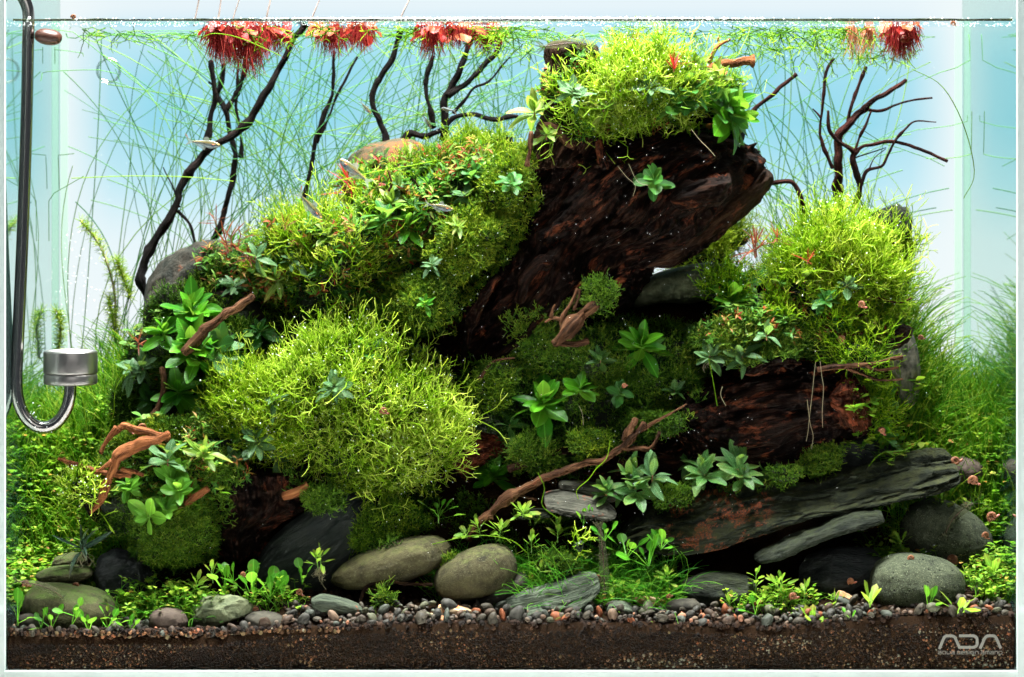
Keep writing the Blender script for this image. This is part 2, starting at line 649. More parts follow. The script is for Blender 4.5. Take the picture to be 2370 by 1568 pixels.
def stone_v(cx, cy, a, b, rot, y, T, p=2.3, amp=0.06, seed=1, cuts=0, fr=3.0, n=None, reg=True, egg=0.0):
    """a rounded or cut stone: centre and half sizes in reference pixels, T half depth in metres"""
    n = n or int(np.clip(max(a, b) * 0.7, 14, 72))
    ph = np.linspace(0, PI, n)
    th = np.arange(2 * n) * PI / n
    d = np.stack([np.broadcast_to(np.cos(ph)[:, None], (n, 2 * n)), np.sin(ph)[:, None] * np.cos(th), np.sin(ph)[:, None] * np.sin(th)], -1)
    r = (np.abs(d) ** p).sum(-1) ** (-1 / p)
    q = d * r[..., None]
    r2 = np.random.default_rng(seed * 11 + 1)
    for k in range(cuts):
        nn = nrm(r2.normal(size=3))
        dd = r2.uniform(0.62, 0.88)
        q = q - np.maximum(q @ nn - dd, 0)[..., None] * nn * 0.92
    q = q * (1 + amp * fbm(d * fr + seed * 5, 4, seed, 0.45))[..., None]
    q[..., 1:] *= (1 + egg * q[..., 0:1])
    k = S * (D + y) / D
    loc = np.stack([q[..., 0] * a * k, q[..., 2] * T, q[..., 1] * b * k], -1)
    g = loc.copy() + seed
    c, s_ = math.cos(math.radians(rot)), math.sin(math.radians(rot))
    V = np.stack([loc[..., 0] * c - loc[..., 2] * s_, loc[..., 1], loc[..., 0] * s_ + loc[..., 2] * c], -1) + P(cx, cy, y)
    F = grid_faces(n, 2 * n)
    if reg:
        st = max(1, n // 16)
        Vc = V[::st, ::st] if (2 * n) % st == 0 else V
        register(Vc.reshape(-1, 3), grid_faces(Vc.shape[0], Vc.shape[1]))
    return V.reshape(-1, 3), F, g.reshape(-1, 3)


def branch(pts, y, wob=0.2, sides=9, dens=6.0, seed=1, kn=0.7):
    """pts: (px,py,width[,dy]); returns a knotty tapered tube closed at both ends"""
    pt = np.array([tuple(p) + ((0,) if len(p) == 3 else ()) for p in pts], float)
    rows = np.array([np.concatenate([P(p[0], p[1], y + p[3]), [p[2] * S * 0.5 * (D + y) / D]]) for p in pt])
    L = np.abs(np.diff(pt[:, :2], axis=0)).sum()
    n = int(np.clip(L / dens, 5, 90))
    Q = catmull(rows, n)
    C, r = Q[:, :3].copy(), np.maximum(Q[:, 3], 0.0002)
    arc = np.concatenate([[0], np.cumsum(np.linalg.norm(np.diff(C, axis=0), axis=1))])
    jit = np.stack([fbm(np.stack([arc * 90, arc * 0 + k * 9, arc * 0 + seed], -1), 2, seed + k) for k in range(3)], -1)
    C += jit * r[:, None] * 0.55 * (kn > 0)
    t = nrm(np.gradient(C, axis=0))
    ref = np.array([0.13, 1.0, 0.21])
    a = nrm(np.cross(t, ref))
    b = np.cross(t, a)
    th = np.arange(sides) * 2 * PI / sides
    ring = a[:, None] * np.cos(th)[:, None] + b[:, None] * np.sin(th)[:, None]
    g = np.stack([np.broadcast_to(arc[:, None], (n, sides)), r[:, None] * np.cos(th), r[:, None] * np.sin(th)], -1) + seed * 0.1
    nz = fbm(g * np.array([120, 260, 260]) + seed, 3, seed)
    knots = 1 + kn * np.maximum(0, vnoise(np.stack([arc * 160, arc * 0, arc * 0 + seed], -1), 5) - 0.35)
    V = C[:, None] + ring * (r[:, None] * (1 + wob * nz) * knots[:, None])[..., None]
    F4 = grid_faces(n, sides)
    Vf = np.vstack([V.reshape(-1, 3), C[0] - t[0] * r[0] * 0.3, C[-1] + t[-1] * r[-1] * 0.35])
    gf = np.vstack([g.reshape(-1, 3), g[0, 0], g[-1, 0]])
    k = np.arange(sides)
    F3 = np.concatenate([np.stack([(k + 1) % sides, k, np.full(sides, n * sides)], -1), np.stack([k + (n - 1) * sides, (k + 1) % sides + (n - 1) * sides, np.full(sides, n * sides + 1)], -1)])
    return Vf, [F4, F3], gf


def merge(parts):
    V, F, G, n = [], [], [], 0
    for v, f, g in parts:
        V.append(v)
        G.append(g)
        for ff in (f if isinstance(f, list) else [f]):
            F.append(ff + n)
        n += len(v)
    return np.vstack(V), F, np.vstack(G)


def thing(name, label, cat, group=None, kind=None):
    def deco(vfg, mat, smooth=True):
        o = obj(name, vfg[0], vfg[1], mat, None, {'grain': vfg[2]}, smooth)
        return tagit(o, label, cat, group, kind)
    return deco


# ------------------------------------------------------------------ the setting
def screen_mat():
    m, nt = newmat('light_screen')
    p = geo_pos(nt)
    sx = nt.nodes.new('ShaderNodeSeparateXYZ')
    nt.links.new(p, sx.inputs[0])
    z = mth(nt, 'MULTIPLY', sx.outputs[2], 2.5)
    c = ramp(nt, [(0.0, (0.80, 0.90, 0.92)), (0.50, (0.88, 0.95, 0.97)), (0.60, (0.80, 0.93, 0.97)), (0.70, (0.48, 0.81, 0.92)), (0.80, (0.31, 0.71, 0.86)), (0.90, (0.33, 0.73, 0.88)), (0.955, (0.42, 0.79, 0.91)), (0.985, (0.74, 0.88, 0.95)), (1.0, (0.80, 0.91, 0.96))], z)
    ax = mth(nt, 'ABSOLUTE', sx.outputs[0])
    e = ramp(nt, [(0.60, (0, 0, 0)), (0.68, (0.25, 0.25, 0.25)), (0.75, (1, 1, 1))], mth(nt, 'MULTIPLY', ax, 2.5))
    c = mixc(nt, mth(nt, 'MULTIPLY', e, 0.88), c, (0.88, 0.96, 0.97))
    nz = noise_tex(nt, 9.0, 2, 0.5, p)
    c = mixc(nt, ramp(nt, [(0.45, (0, 0, 0)), (0.75, (0.35, 0.35, 0.35))], nz), c, (0.80, 0.91, 0.96))
    em = nt.nodes.new('ShaderNodeEmission')
    nt.links.new(c, em.inputs[0])
    em.inputs[1].default_value = 1.0
    finish(nt, em.outputs[0])
    return m


V, F = box(-0.55, 0.55, 0.36, 0.364, -0.06, 0.50)
tagit(obj('backdrop_screen', V, F, screen_mat(), smooth=False), 'frosted light screen fading from blue to white behind the tank', 'light screen', kind='structure')
V, F = box(-0.6, 0.6, -0.5, 0.36, -0.04, -0.0072)
tagit(obj('tabletop', V, F, simple_mat('white_table', (0.8, 0.8, 0.78), 0.35), smooth=False), 'white tabletop under the glass tank', 'table', kind='structure')

# the glass tank
TH = 0.006
glassclear, nt = newmat('clear_glass')
t_ = nt.nodes.new('ShaderNodeBsdfTransparent')
finish(nt, t_.outputs[0])
M['sideglass'] = clear_mix('side_glass', (0.80, 0.94, 0.91), (0.80, 0.93, 0.88), 0.86, 0.03)
M['tintglass'] = clear_mix('tinted_glass', (0.93, 0.985, 0.98), (0.8, 0.93, 0.88), 0.05, 0.05)
m_, nt = newmat('glass_edge')
tr_ = nt.nodes.new('ShaderNodeBsdfTransparent')
tr_.inputs[0].default_value = (0.90, 0.97, 0.96, 1)
df_ = nt.nodes.new('ShaderNodeBsdfDiffuse')
df_.inputs[0].default_value = (0.90, 0.97, 0.95, 1)
mx_ = nt.nodes.new('ShaderNodeMixShader')
mx_.inputs[0].default_value = 0.6
nt.links.new(tr_.outputs[0], mx_.inputs[1])
nt.links.new(df_.outputs[0], mx_.inputs[2])
finish(nt, mx_.outputs[0])
M['edge'] = m_
tank = empty('aquarium', (0, 0.15, -TH), 'clear rimless glass aquarium with mint glass edges and a printed logo', 'aquarium')
ZT = 0.425
xi = 0.3
for nm, bx, mt in (
        ('front_pane', (-xi, xi, -TH, 0.0, 0.0, ZT), glassclear),
        ('side_pane', (-xi - 0.0006, -xi, 0.0, 0.3, 0.0, ZT), M['sideglass']),
        ('side_pane', (xi, xi + 0.0006, 0.0, 0.3, 0.0, ZT), M['sideglass']),
        ('side_pane_body', (-xi - TH, -xi - 0.0008, 0.0, 0.3, 0.0, ZT), M['tintglass']),
        ('side_pane_body', (xi + 0.0008, xi + TH, 0.0, 0.3, 0.0, ZT), M['tintglass']),
        ('back_pane', (-xi, xi, 0.3, 0.3 + TH, 0.0, ZT), glassclear),
        ('bottom_pane', (-xi - TH, xi + TH, 0.0, 0.3 + TH, -TH, -0.0005), M['edge']),
        ('glass_edge', (-xi - TH, -xi - 0.0002, -TH, -0.0002, -TH, ZT), M['edge']),
        ('glass_edge', (xi + 0.0002, xi + TH, -TH, -0.0002, -TH, ZT), M['edge']),
        ('glass_edge', (-xi, xi, -TH, -0.0002, -TH, -0.0003), M['edge'])):
    V, F = box(*bx)
    obj(nm, V, F, mt, tank, smooth=False)
M['silicone'] = clear_mix('silicone', (0.86, 0.97, 0.9), (0.8, 0.9, 0.78), 0.10, glossy=False)
for s_ in (-1, 1):
    V, F = box(s_ * (xi - 0.003) - 0.0022, s_ * (xi - 0.003) + 0.0022, 0.2945, 0.2995, 0.0, 0.39)
    obj('silicone_seam', V, F, M['silicone'], tank, smooth=False)

# logo printed on the front pane
M['print'] = simple_mat('logo_print', (0.13, 0.13, 0.115), 0.7, spec=0.1)


def stroke(polys, w, miter=True):
    """flat stroked polylines in logo zoom pixels -> thin raised print"""
    A = Acc()
    for pl, ww in polys:
        p = np.array(pl, float)
        q = np.stack([2148.2 + p[:, 0] * 0.0860, 1450.4 + p[:, 1] * 0.0860], -1)
        t = np.gradient(q, axis=0)
        seg = nrm(np.diff(q, axis=0))
        nn = np.zeros_like(q)
        for i in range(len(q)):
            a = seg[max(i - 1, 0)]
            b = seg[min(i, len(seg) - 1)]
            na, nb = np.array([-a[1], a[0]]), np.array([-b[1], b[0]])
            m = nrm(na + nb)
            nn[i] = m / max(0.45, m @ na)
        h = ww * 0.0860 / 2
        l, r = q + nn * h, q - nn * h
        n = len(q)
        V = np.concatenate([PA(l[:, 0], l[:, 1], -TH - 0.0003), PA(r[:, 0], r[:, 1], -TH - 0.0003), PA(l[:, 0], l[:, 1], -TH - 0.00005), PA(r[:, 0], r[:, 1], -TH - 0.00005)])
        i = np.arange(n - 1)
        A.add(V, np.concatenate([np.stack([i, i + 1, n + i + 1, n + i], -1), np.stack([2 * n + i, 2 * n + i + 1, i + 1, i], -1), np.stack([n + i, n + i + 1, 3 * n + i + 1, 3 * n + i], -1)]))
    return A


def arcp(cx, cy, rx, ry, a0, a1, n=8):
    return [(cx + rx * math.cos(math.radians(a0 + (a1 - a0) * i / (n - 1))), cy + ry * math.sin(math.radians(a0 + (a1 - a0) * i / (n - 1)))) for i in range(n)]


big = [([(300, 608), (415, 330), (440, 285), (480, 258)] + [(520, 254), (640, 254), (690, 268), (720, 300), (740, 340), (840, 562), (1210, 562)] + arcp(1210, 460, 108, 102, 80, 0, 6) + arcp(1210, 356, 108, 102, 0, -80, 6) + [(1200, 252), (830, 252)], 78),
       ([(1395, 600), (1510, 345), (1540, 290), (1590, 256), (1640, 252), (1750, 252), (1790, 262), (1825, 300), (1845, 340), (1955, 598)], 78)]
stroke(big, 78).obj('logo', M['print'], tank, smooth=False)
x = 262
let = []


def gl(ch, x, w):
    t, b, m = 668, 742, 705
    r = 20
    if ch == 'a':
        return [[(x, t), (x + w - r, t)] + arcp(x + w - r, t + r, r, r, -90, 0, 4) + [(x + w, b), (x + r, b)] + arcp(x + 18, b - 18, 18, 18, 90, 270, 5) + [(x + w, m + 1)]]
    if ch == 'q':
        return [[(x + w - r, b), (x + r, b)] + arcp(x + r, b - r, r, r, 90, 180, 4) + arcp(x + r, t + r, r, r, 180, 270, 4) + arcp(x + w - r, t + r, r, r, -90, 0, 4) + arcp(x + w - r, b - r, r, r, 0, 90, 4), [(x + w - 34, b), (x + w + 4, b)]]
    if ch == 'u':
        return [[(x, t - 6), (x, b - r)] + arcp(x + r, b - r, r, r, 180, 90, 4) + arcp(x + w - r, b - r, r, r, 90, 0, 4) + [(x + w, t - 6)]]
    if ch == 'D':
        return [[(x, t), (x, b), (x + w - r, b)] + arcp(x + w - r, b - r, r, r, 90, 0, 4) + arcp(x + w - r, t + r, r, r, 0, -90, 4) + [(x - 6, t)]]
    if ch == 'e':
        return [[(x + w, b), (x + r, b)] + arcp(x + r, b - r, r, r, 90, 180, 4) + arcp(x + r, t + r, r, r, 180, 270, 4) + arcp(x + w - r, t + r, r, r, -90, 0, 4) + [(x + w, m), (x, m)]]
    if ch == 's':
        return [[(x + w, t), (x + 18, t)] + arcp(x + 18, t + 18, 18, 18, 270, 90, 5) + [(x + w - 18, m)] + arcp(x + w - 18, b - 18, 18, 18, -90, 90, 5) + [(x, b)]]
    if ch == 'i':
        return [[(x, t - 6), (x, b + 6)]]
    if ch == 'g':
        return [[(x + w, t), (x + r, t)] + arcp(x + r, t + r, r, r, 270, 180, 4) + arcp(x + r, b - r, r, r, 180, 90, 4) + [(x + w, b), (x + w, m), (x + w * 0.5, m)]]
    if ch == 'n':
        return [[(x, b + 6), (x, t), (x + w - r, t)] + arcp(x + w - r, t + r, r, r, -90, 0, 4) + [(x + w, b + 6)]]
    if ch == 'm':
        return [[(x, b + 6), (x, t), (x + w - r, t)] + arcp(x + w - r, t + r, r, r, -90, 0, 4) + [(x + w, b + 6)], [(x + w / 2, t), (x + w / 2, b + 6)]]
    return [[(x + r, b), (x + w - r, b)] + arcp(x + w - r, b - r, r, r, 90, 0, 4) + arcp(x + w - r, t + r, r, r, 0, -90, 4) + arcp(x + r, t + r, r, r, 270, 180, 4) + arcp(x + r, b - r, r, r, 180, 90, 4)]


for ch, x0, x1 in (('a', 268, 352), ('q', 388, 472), ('u', 505, 590), ('a', 620, 704), ('D', 785, 860), ('e', 893, 975), ('s', 1005, 1080), ('i', 1122, 1124), ('g', 1150, 1235), ('n', 1272, 1350), ('a', 1425, 1508), ('m', 1545, 1640), ('a', 1672, 1755), ('n', 1792, 1868), ('o', 1902, 1990)):
    for pl in gl(ch, x0, x1 - x0):
        o_ = stroke([(pl, 15)], 15).obj('letter', M['print'], tank, smooth=False)

# terrain
TX = np.array([0, 150, 320, 400, 600, 760, 860, 1000, 1150, 1260, 1340, 1460, 1560, 1680, 1750, 1900, 2050, 2130, 2200, 2370])
TP = np.array([1080, 1050, 900, 800, 660, 560, 520, 470, 440, 470, 620, 690, 690, 680, 650, 640, 720, 900, 1010, 1060])
FX = np.array([0, 300, 500, 650, 900, 1100, 1400, 1800, 2050, 2200, 2370])
FP = np.array([1478, 1478, 1482, 1456, 1450, 1448, 1446, 1456, 1432, 1428, 1432])
YR = 0.17


def ground_z(x, y):
    x, y = np.asarray(x, float), np.asarray(y, float)
    px = XC + x / S / (1 + y / D)
    z0 = ZC - (np.interp(px, FX, FP) - HZ) * S
    kr = S * (D + YR) / D
    zr = ZC - (np.interp(px, TX, TP) - HZ) * kr
    low = z0 + 0.22 * np.minimum(y, 0.06) + 0.10 * np.maximum(y - 0.06, 0)
    t = np.clip((y - 0.085) / (YR - 0.085), 0, 1)
    t = t * t * (3 - 2 * t)
    back = np.clip((y - 0.2) / 0.1, 0, 1) * 0.03
    n = fbm(np.stack([x * 60, y * 60, x * 0], -1), 4, 2) * 0.0022
    return low * (1 - t) + np.maximum(zr, low) * t - back * (zr > 0.2) + n * np.clip(y / 0.02, 0.3, 1.5)


def soil_mat():
    m, nt = newmat('soil')
    p = geo_pos(nt)
    n = noise_tex(nt, 900, 5, 0.7, p)
    n2 = noise_tex(nt, 60, 3, 0.5, p)
    c = ramp(nt, [(0.3, (0.004, 0.0025, 0.0015)), (0.55, (0.016, 0.0085, 0.004)), (0.72, (0.04, 0.02, 0.010))], mth(nt, 'ADD', mth(nt, 'MULTIPLY', n, 0.7), mth(nt, 'MULTIPLY', n2, 0.3)))
    finish(nt, surf(nt, c, 0.9, bump(nt, n, 0.9, 0.001), 0.03))
    return m


M['soil'] = soil_mat()
gx = np.linspace(-xi + 0.0008, xi - 0.0008, 360)
gy = np.concatenate([np.linspace(0.0012, 0.06, 50), np.linspace(0.062, 0.298, 90)])
X, Y = np.meshgrid(gx, gy, indexing='ij')
Z = ground_z(X, Y)
V = np.stack([X, Y, Z], -1)
bot = V.copy()
bot[..., 2] = 0.0002
nx, ny = X.shape
Fg = grid_faces(nx, ny, False)[:, ::-1]
nv = nx * ny
idx = np.arange(nv).reshape(nx, ny)
skirts = []
for e in (idx[:, 0], idx[:, -1][::-1], idx[0, :][::-1], idx[-1, :]):
    skirts.append(np.stack([e[:-1] + nv, e[1:] + nv, e[1:], e[:-1]], -1))
Vt = np.vstack([V.reshape(-1, 3), bot.reshape(-1, 3)])
o = obj('ground', Vt, [Fg] + skirts, M['soil'], smooth=True)
tagit(o, 'dark brown aquarium soil rising to a mound at the back', 'soil', kind='structure')
sub = V[::3, ::3]
register(sub.reshape(-1, 3), grid_faces(sub.shape[0], sub.shape[1], False))

# ------------------------------------------------------------------ driftwood
trunk = empty('driftwood', P(1065, 900, 0.13), 'huge dark driftwood trunk leaning to the upper right with a beaked tip', 'driftwood')
b1 = loft([(1035, 868, 1100, 905), (1008, 775, 1190, 868), (1045, 690, 1310, 810), (1110, 610, 1420, 715), (1140, 515, 1495, 625),
           (1178, 425, 1610, 560), (1215, 360, 1690, 490), (1300, 312, 1745, 430), (1420, 290, 1760, 370), (1560, 285, 1735, 330)],
          0.135, 0.058, amp=0.0105, freq=(22, 62), e0=0.08, e1=0.06, seed=4, ridged=0.6, nu=260, nt=260)
obj('trunk', b1[0], b1[1], M['trunk'], trunk, {'grain': b1[2]})
b2 = loft([(1210, 400, 1400, 380), (1240, 320, 1440, 330), (1262, 240, 1420, 250), (1264, 160, 1395, 170), (1268, 112, 1388, 118), (1290, 92, 1370, 102)],
          0.105, 0.018, amp=0.0050, freq=(35, 110), e0=0.02, e1=0.05, seed=8, ridged=0.5)
obj('stump', b2[0], b2[1], M['trunk2'], trunk, {'grain': b2[2]})
b3 = loft([(1440, 585, 1500, 640), (1560, 520, 1600, 590), (1650, 462, 1690, 520), (1725, 415, 1755, 455), (1765, 385, 1795, 405)],
          0.120, 0.014, amp=0.0050, freq=(35, 120), e0=0.2, e1=0.06, seed=12, ridged=0.5)
obj('beak', b3[0], b3[1], M['trunk2'], trunk, {'grain': b3[2]})
b4 = loft([(1540, 440, 1560, 490), (1600, 420, 1610, 482), (1660, 410, 1665, 470), (1692, 408, 1695, 440)],
          0.080, 0.012, amp=0.0060, freq=(40, 130), e0=0.3, e1=0.04, seed=14, ridged=0.4)
obj('knot', b4[0], b4[1], M['trunk'], trunk, {'grain': b4[2]})
b5 = loft([(1300, 330, 1320, 200), (1420, 330, 1430, 170), (1560, 320, 1560, 150), (1680, 330, 1680, 180), (1730, 330, 1720, 250)],
          0.15, 0.035, amp=0.003, freq=(25, 70), seed=16, ridged=0.4)
obj('shoulder', b5[0], b5[1], M['trunk'], trunk, {'grain': b5[2]})
b6 = loft([(1700, 350, 1745, 330), (1715, 370, 1740, 352), (1725, 395, 1770, 372), (1730, 420, 1750, 400)], 0.125, 0.012, amp=0.004, freq=(60, 120), seed=18)
obj('splinter', b6[0], b6[1], M['trunk'], trunk, {'grain': b6[2]})
for k, (pts, w) in enumerate((([(1300, 560), (1270, 600), (1230, 640), (1200, 700)], 26), ([(1330, 640), (1280, 700), (1210, 780), (1150, 830)], 20),
                              ([(1400, 500), (1460, 480), (1540, 430), (1600, 380)], 30), ([(1380, 330), (1400, 380), (1370, 430), (1330, 470)], 30),
                              ([(1150, 640), (1120, 700), (1080, 780), (1070, 840)], 18), ([(1480, 350), (1540, 370), (1600, 400)], 22))):
    v = branch([(x_, y_, w * (0.5 + 0.7 * math.sin(PI * (i + 0.5) / len(pts)))) for i, (x_, y_) in enumerate(pts)], 0.083 + 0.004 * (k % 3), 0.35, 10, seed=30 + k)
    obj('ridge', v[0], v[1], M['trunk'], trunk, {'grain': v[2]})

w2 = empty('driftwood_log', P(1780, 1075, 0.10), 'dark driftwood log with a rough red-brown broken end above the long slate', 'driftwood')
v = loft([(1540, 950, 1545, 1010), (1600, 905, 1605, 1055), (1690, 850, 1700, 1088), (1780, 815, 1800, 1078), (1870, 818, 1885, 1050), (1950, 850, 1955, 1012), (2000, 890, 2012, 985), (2014, 930, 2018, 970)],
         0.105, 0.05, amp=0.009, freq=(22, 75), e0=0.10, e1=0.05, seed=21, ridged=0.5)
obj('log', v[0], v[1], M['trunk'], w2, {'grain': v[2]})
v = loft([(1935, 880, 1900, 960), (1965, 870, 1960, 985), (1995, 905, 1990, 990), (2016, 935, 2019, 975)], 0.070, 0.016, amp=0.009, freq=(90, 170), seed=22, e0=0.3, e1=0.1, ridged=0.6, nu=90, nt=90)
obj('broken_end', v[0], v[1], M['redwood'], w2, {'grain': v[2]})
v = loft([(1700, 850, 1740, 880), (1760, 822, 1790, 850), (1850, 828, 1860, 850)], 0.066, 0.012, amp=0.006, freq=(60, 160), seed=23, e0=0.3, e1=0.3)
obj('ridge', v[0], v[1], M['trunk'], w2, {'grain': v[2]})

thing('driftwood', 'brown split driftwood arm poking right from under the right green cushion', 'driftwood')(
    loft([(1840, 790, 1850, 850), (1920, 765, 1925, 838), (2000, 752, 2005, 822), (2070, 748, 2075, 800), (2116, 758, 2112, 778)], 0.10, 0.02, amp=0.003, freq=(30, 150), seed=25, e0=0.2, e1=0.08, ridged=0.4), M['trunk2'])
thing('hanging_driftwood', 'dark driftwood foot hanging down beside the grey slanting slate', 'driftwood')(
    loft([(440, 1080, 760, 1085), (460, 1130, 740, 1130), (490, 1180, 700, 1175), (495, 1225, 620, 1225), (505, 1265, 600, 1262), (525, 1305, 575, 1305)], 0.085, 0.035, amp=0.008, freq=(30, 90), seed=27, e0=0.03, ridged=0.6), M['trunk'])
thing('red_driftwood', 'rust red driftwood face right below the large green cushion', 'driftwood')(
    loft([(1020, 1000, 1060, 1110), (1080, 985, 1090, 1090), (1140, 990, 1140, 1065), (1200, 1010, 1195, 1050), (1260, 1030, 1250, 1050)], 0.11, 0.025, amp=0.003, freq=(30, 110), seed=28, ridged=0.5), M['redwood'])
thing('driftwood', 'broad dark driftwood core behind the central moss', 'driftwood')(
    loft([(1040, 900, 1100, 1100), (1180, 800, 1220, 1120), (1350, 740, 1370, 1130), (1500, 760, 1500, 1130), (1620, 800, 1600, 1120)], 0.14, 0.04, amp=0.005, freq=(25, 60), seed=29, ridged=0.4), M['trunk'])
thing('moss_covered_wood', 'low dark wood hidden under the moss at the left', 'driftwood')(
    loft([(190, 1110, 190, 1190), (280, 1030, 290, 1220), (400, 1000, 400, 1290), (500, 990, 500, 1270), (560, 1010, 560, 1150)], 0.085, 0.022, amp=0.004, freq=(30, 80), seed=35, ridged=0.4), M['trunk2'])


def wood(name, label, mat, y, *chains, cat='branch', wob=0.26, seed=1, group=None):
    """one branch system: the first chain is the branch, the others are its twigs (parts)"""
    root = empty(name, P(chains[0][0][0], chains[0][0][1], y), label, cat, group)
    for i, c in enumerate(chains):
        w0, w1 = (c[0][2], c[-1][2]) if len(c[0]) > 2 else (8, 4)
        v = branch(c, y, wob, 10 if w0 > 9 else 7, seed=seed + i)
        obj('branch' if i == 0 else 'twig', v[0], v[1], mat, root, {'grain': v[2]})
    return root


def ch(w0, w1, *pts):
    n = len(pts)
    return [(p[0], p[1], w0 + (w1 - w0) * i / (n - 1)) + tuple(p[2:]) for i, p in enumerate(pts)]


wood('driftwood_branch', 'thick orange brown branch slanting over the moss at the lower left', M['orange'], 0.030,
     [(210, 1190, 8), (222, 1172, 17), (240, 1130, 21), (258, 1085, 20), (275, 1058, 24), (320, 1035, 24), (365, 1010, 20), (392, 1000, 14)],
     ch(13, 5, (262, 1072), (240, 1082), (216, 1096)), ch(12, 7, (280, 1085), (305, 1090), (330, 1100)), ch(6, 3, (240, 1120), (222, 1130)), seed=40)
wood('driftwood_branch', 'pale cut branch reaching left over the yellow fronds', M['orange'], 0.034,
     ch(15, 9, (300, 1100), (240, 1095), (190, 1080), (150, 1068), (135, 1062)), ch(9, 5, (165, 1080), (150, 1070), (148, 1058)), ch(12, 6, (220, 1105), (180, 1100), (155, 1082)), seed=44)
wood('driftwood_branch', 'orange branch end behind the thick slanting branch', M['orange'], 0.05,
     ch(20, 14, (395, 1020), (340, 1000), (290, 985), (270, 990)), ch(14, 8, (270, 990), (245, 1020), (232, 1050)), seed=47)
wood('driftwood_branch', 'straight orange stub crossing the shade under the left moss', M['orange'], 0.045, ch(16, 15, (478, 1133), (450, 1150), (428, 1166)), seed=50)
wood('driftwood_branch', 'short cut orange stub below the large green cushion', M['orange'], 0.048, ch(22, 20, (712, 1125), (690, 1135), (660, 1147)), seed=52)
wood('driftwood_branch', 'long brown branch rising through the centre to a forked end', M['brown'], 0.055,
     [(1085, 1250, 14), (1130, 1190, 18), (1180, 1150, 21), (1240, 1112, 20), (1310, 1088, 17), (1380, 1070, 15), (1430, 1040, 15), (1470, 1005, 15), (1490, 975, 13)],
     ch(12, 9, (1440, 1035), (1480, 1040), (1508, 1035), (1525, 1000)), ch(12, 6, (1475, 1000), (1510, 985), (1540, 965), (1590, 935)),
     ch(16, 14, (1445, 1020), (1455, 990), (1470, 965)), ch(8, 5, (1190, 1140), (1215, 1150), (1240, 1155)), ch(14, 10, (1140, 1190), (1110, 1200), (1090, 1230)), seed=54)
wood('driftwood_branch', 'second brown root running above the long central branch', M['trunk2'], 0.07, ch(16, 12, (1180, 1090), (1260, 1060), (1330, 1045), (1390, 1035)), seed=60)
wood('twisted_root', 'twisted brown root stump with cut ends in the middle of the moss', M['brown'], 0.06,
     [(1285, 800, 20), (1310, 770, 26), (1340, 740, 28), (1370, 715, 24), (1385, 700, 16)],
     ch(16, 15, (1292, 796), (1330, 796), (1362, 790)), ch(14, 7, (1310, 770), (1300, 740), (1320, 700), (1336, 668)), ch(9, 5, (1310, 750), (1285, 735), (1262, 745)),
     ch(18, 20, (1335, 750), (1350, 725), (1362, 715)), ch(8, 4, (1330, 715), (1340, 690), (1342, 670)), ch(6, 4, (1275, 738), (1280, 715), (1285, 705)), seed=62)
wood('driftwood_branch', 'brown root diagonal between the broad-leaved plants at the left', M['brown'], 0.07, ch(20, 22, (425, 812), (470, 770), (520, 735), (560, 705), (585, 680)), seed=70)
wood('driftwood_branch', 'thin brown stem standing behind the left broad-leaved plants', M['brown'], 0.085, ch(18, 12, (350, 980), (372, 940), (380, 890), (375, 850)), seed=72)
wood('driftwood_branch', 'sawn tan branch end jutting right from the top cushion', M['orange'], 0.11, [(1630, 160, 12), (1665, 152, 20), (1700, 146, 20), (1735, 136, 22), (1742, 134, 24)],
     ch(12, 5, (1640, 150), (1655, 120), (1668, 105), (1690, 92)), ch(7, 4, (1668, 105), (1662, 92), (1664, 84)), seed=74)
wood('driftwood_branch', 'weathered beige branch lying under the olive plant at the top left', M['brown'], 0.085, ch(18, 26, (1240, 282), (1290, 305), (1335, 335)), seed=78)
wood('driftwood_branch', 'bare dark twig standing on the trunk shoulder', M['brown'], 0.07, ch(9, 8, (1222, 386), (1226, 345), (1228, 305)), seed=80)
wood('driftwood_branch', 'forked brown twig end sticking out below the right cushion', M['brown'], 0.05,
     ch(13, 9, (1890, 860), (1950, 848), (2010, 842), (2050, 835), (2092, 824)), ch(9, 5, (2000, 845), (2040, 855), (2080, 850)), ch(9, 4, (1960, 852), (2000, 870), (2040, 880), (2090, 878)), seed=82)
wood('driftwood_branch', 'thin twigs layered on the broken wood of the right side', M['brown'], 0.07, ch(10, 6, (1890, 740), (1950, 735), (2010, 728)), ch(8, 4, (1910, 735), (1940, 720), (1950, 712)), ch(9, 6, (1900, 755), (1960, 775), (2010, 770)), seed=86)
wood('driftwood_branch', 'twig slanting through the right green cushion', M['brown'], 0.075, ch(10, 4, (1960, 690), (2000, 655), (2030, 640), (2060, 632)), seed=88)
wood('driftwood_branch', 'small brown stick among the mid left fronds', M['brown'], 0.09, ch(9, 4, (1006, 578), (1008, 530), (990, 480), (965, 425), (955, 415)), ch(6, 4, (1005, 545), (1003, 500)), seed=89)
wood('driftwood_branch', 'curved tan root on the slope below the small stick', M['brown'], 0.09, ch(16, 8, (915, 560), (950, 555), (985, 530), (1000, 500)), ch(7, 4, (930, 505), (955, 490), (980, 480)), seed=90)
wood('driftwood_branch', 'curling dark root between the two boulders in front', M['trunk2'], 0.03, ch(9, 7, (835, 1395), (848, 1360), (890, 1345), (940, 1350), (1000, 1352)), ch(6, 3, (850, 1360), (880, 1375), (850, 1400)), seed=91)

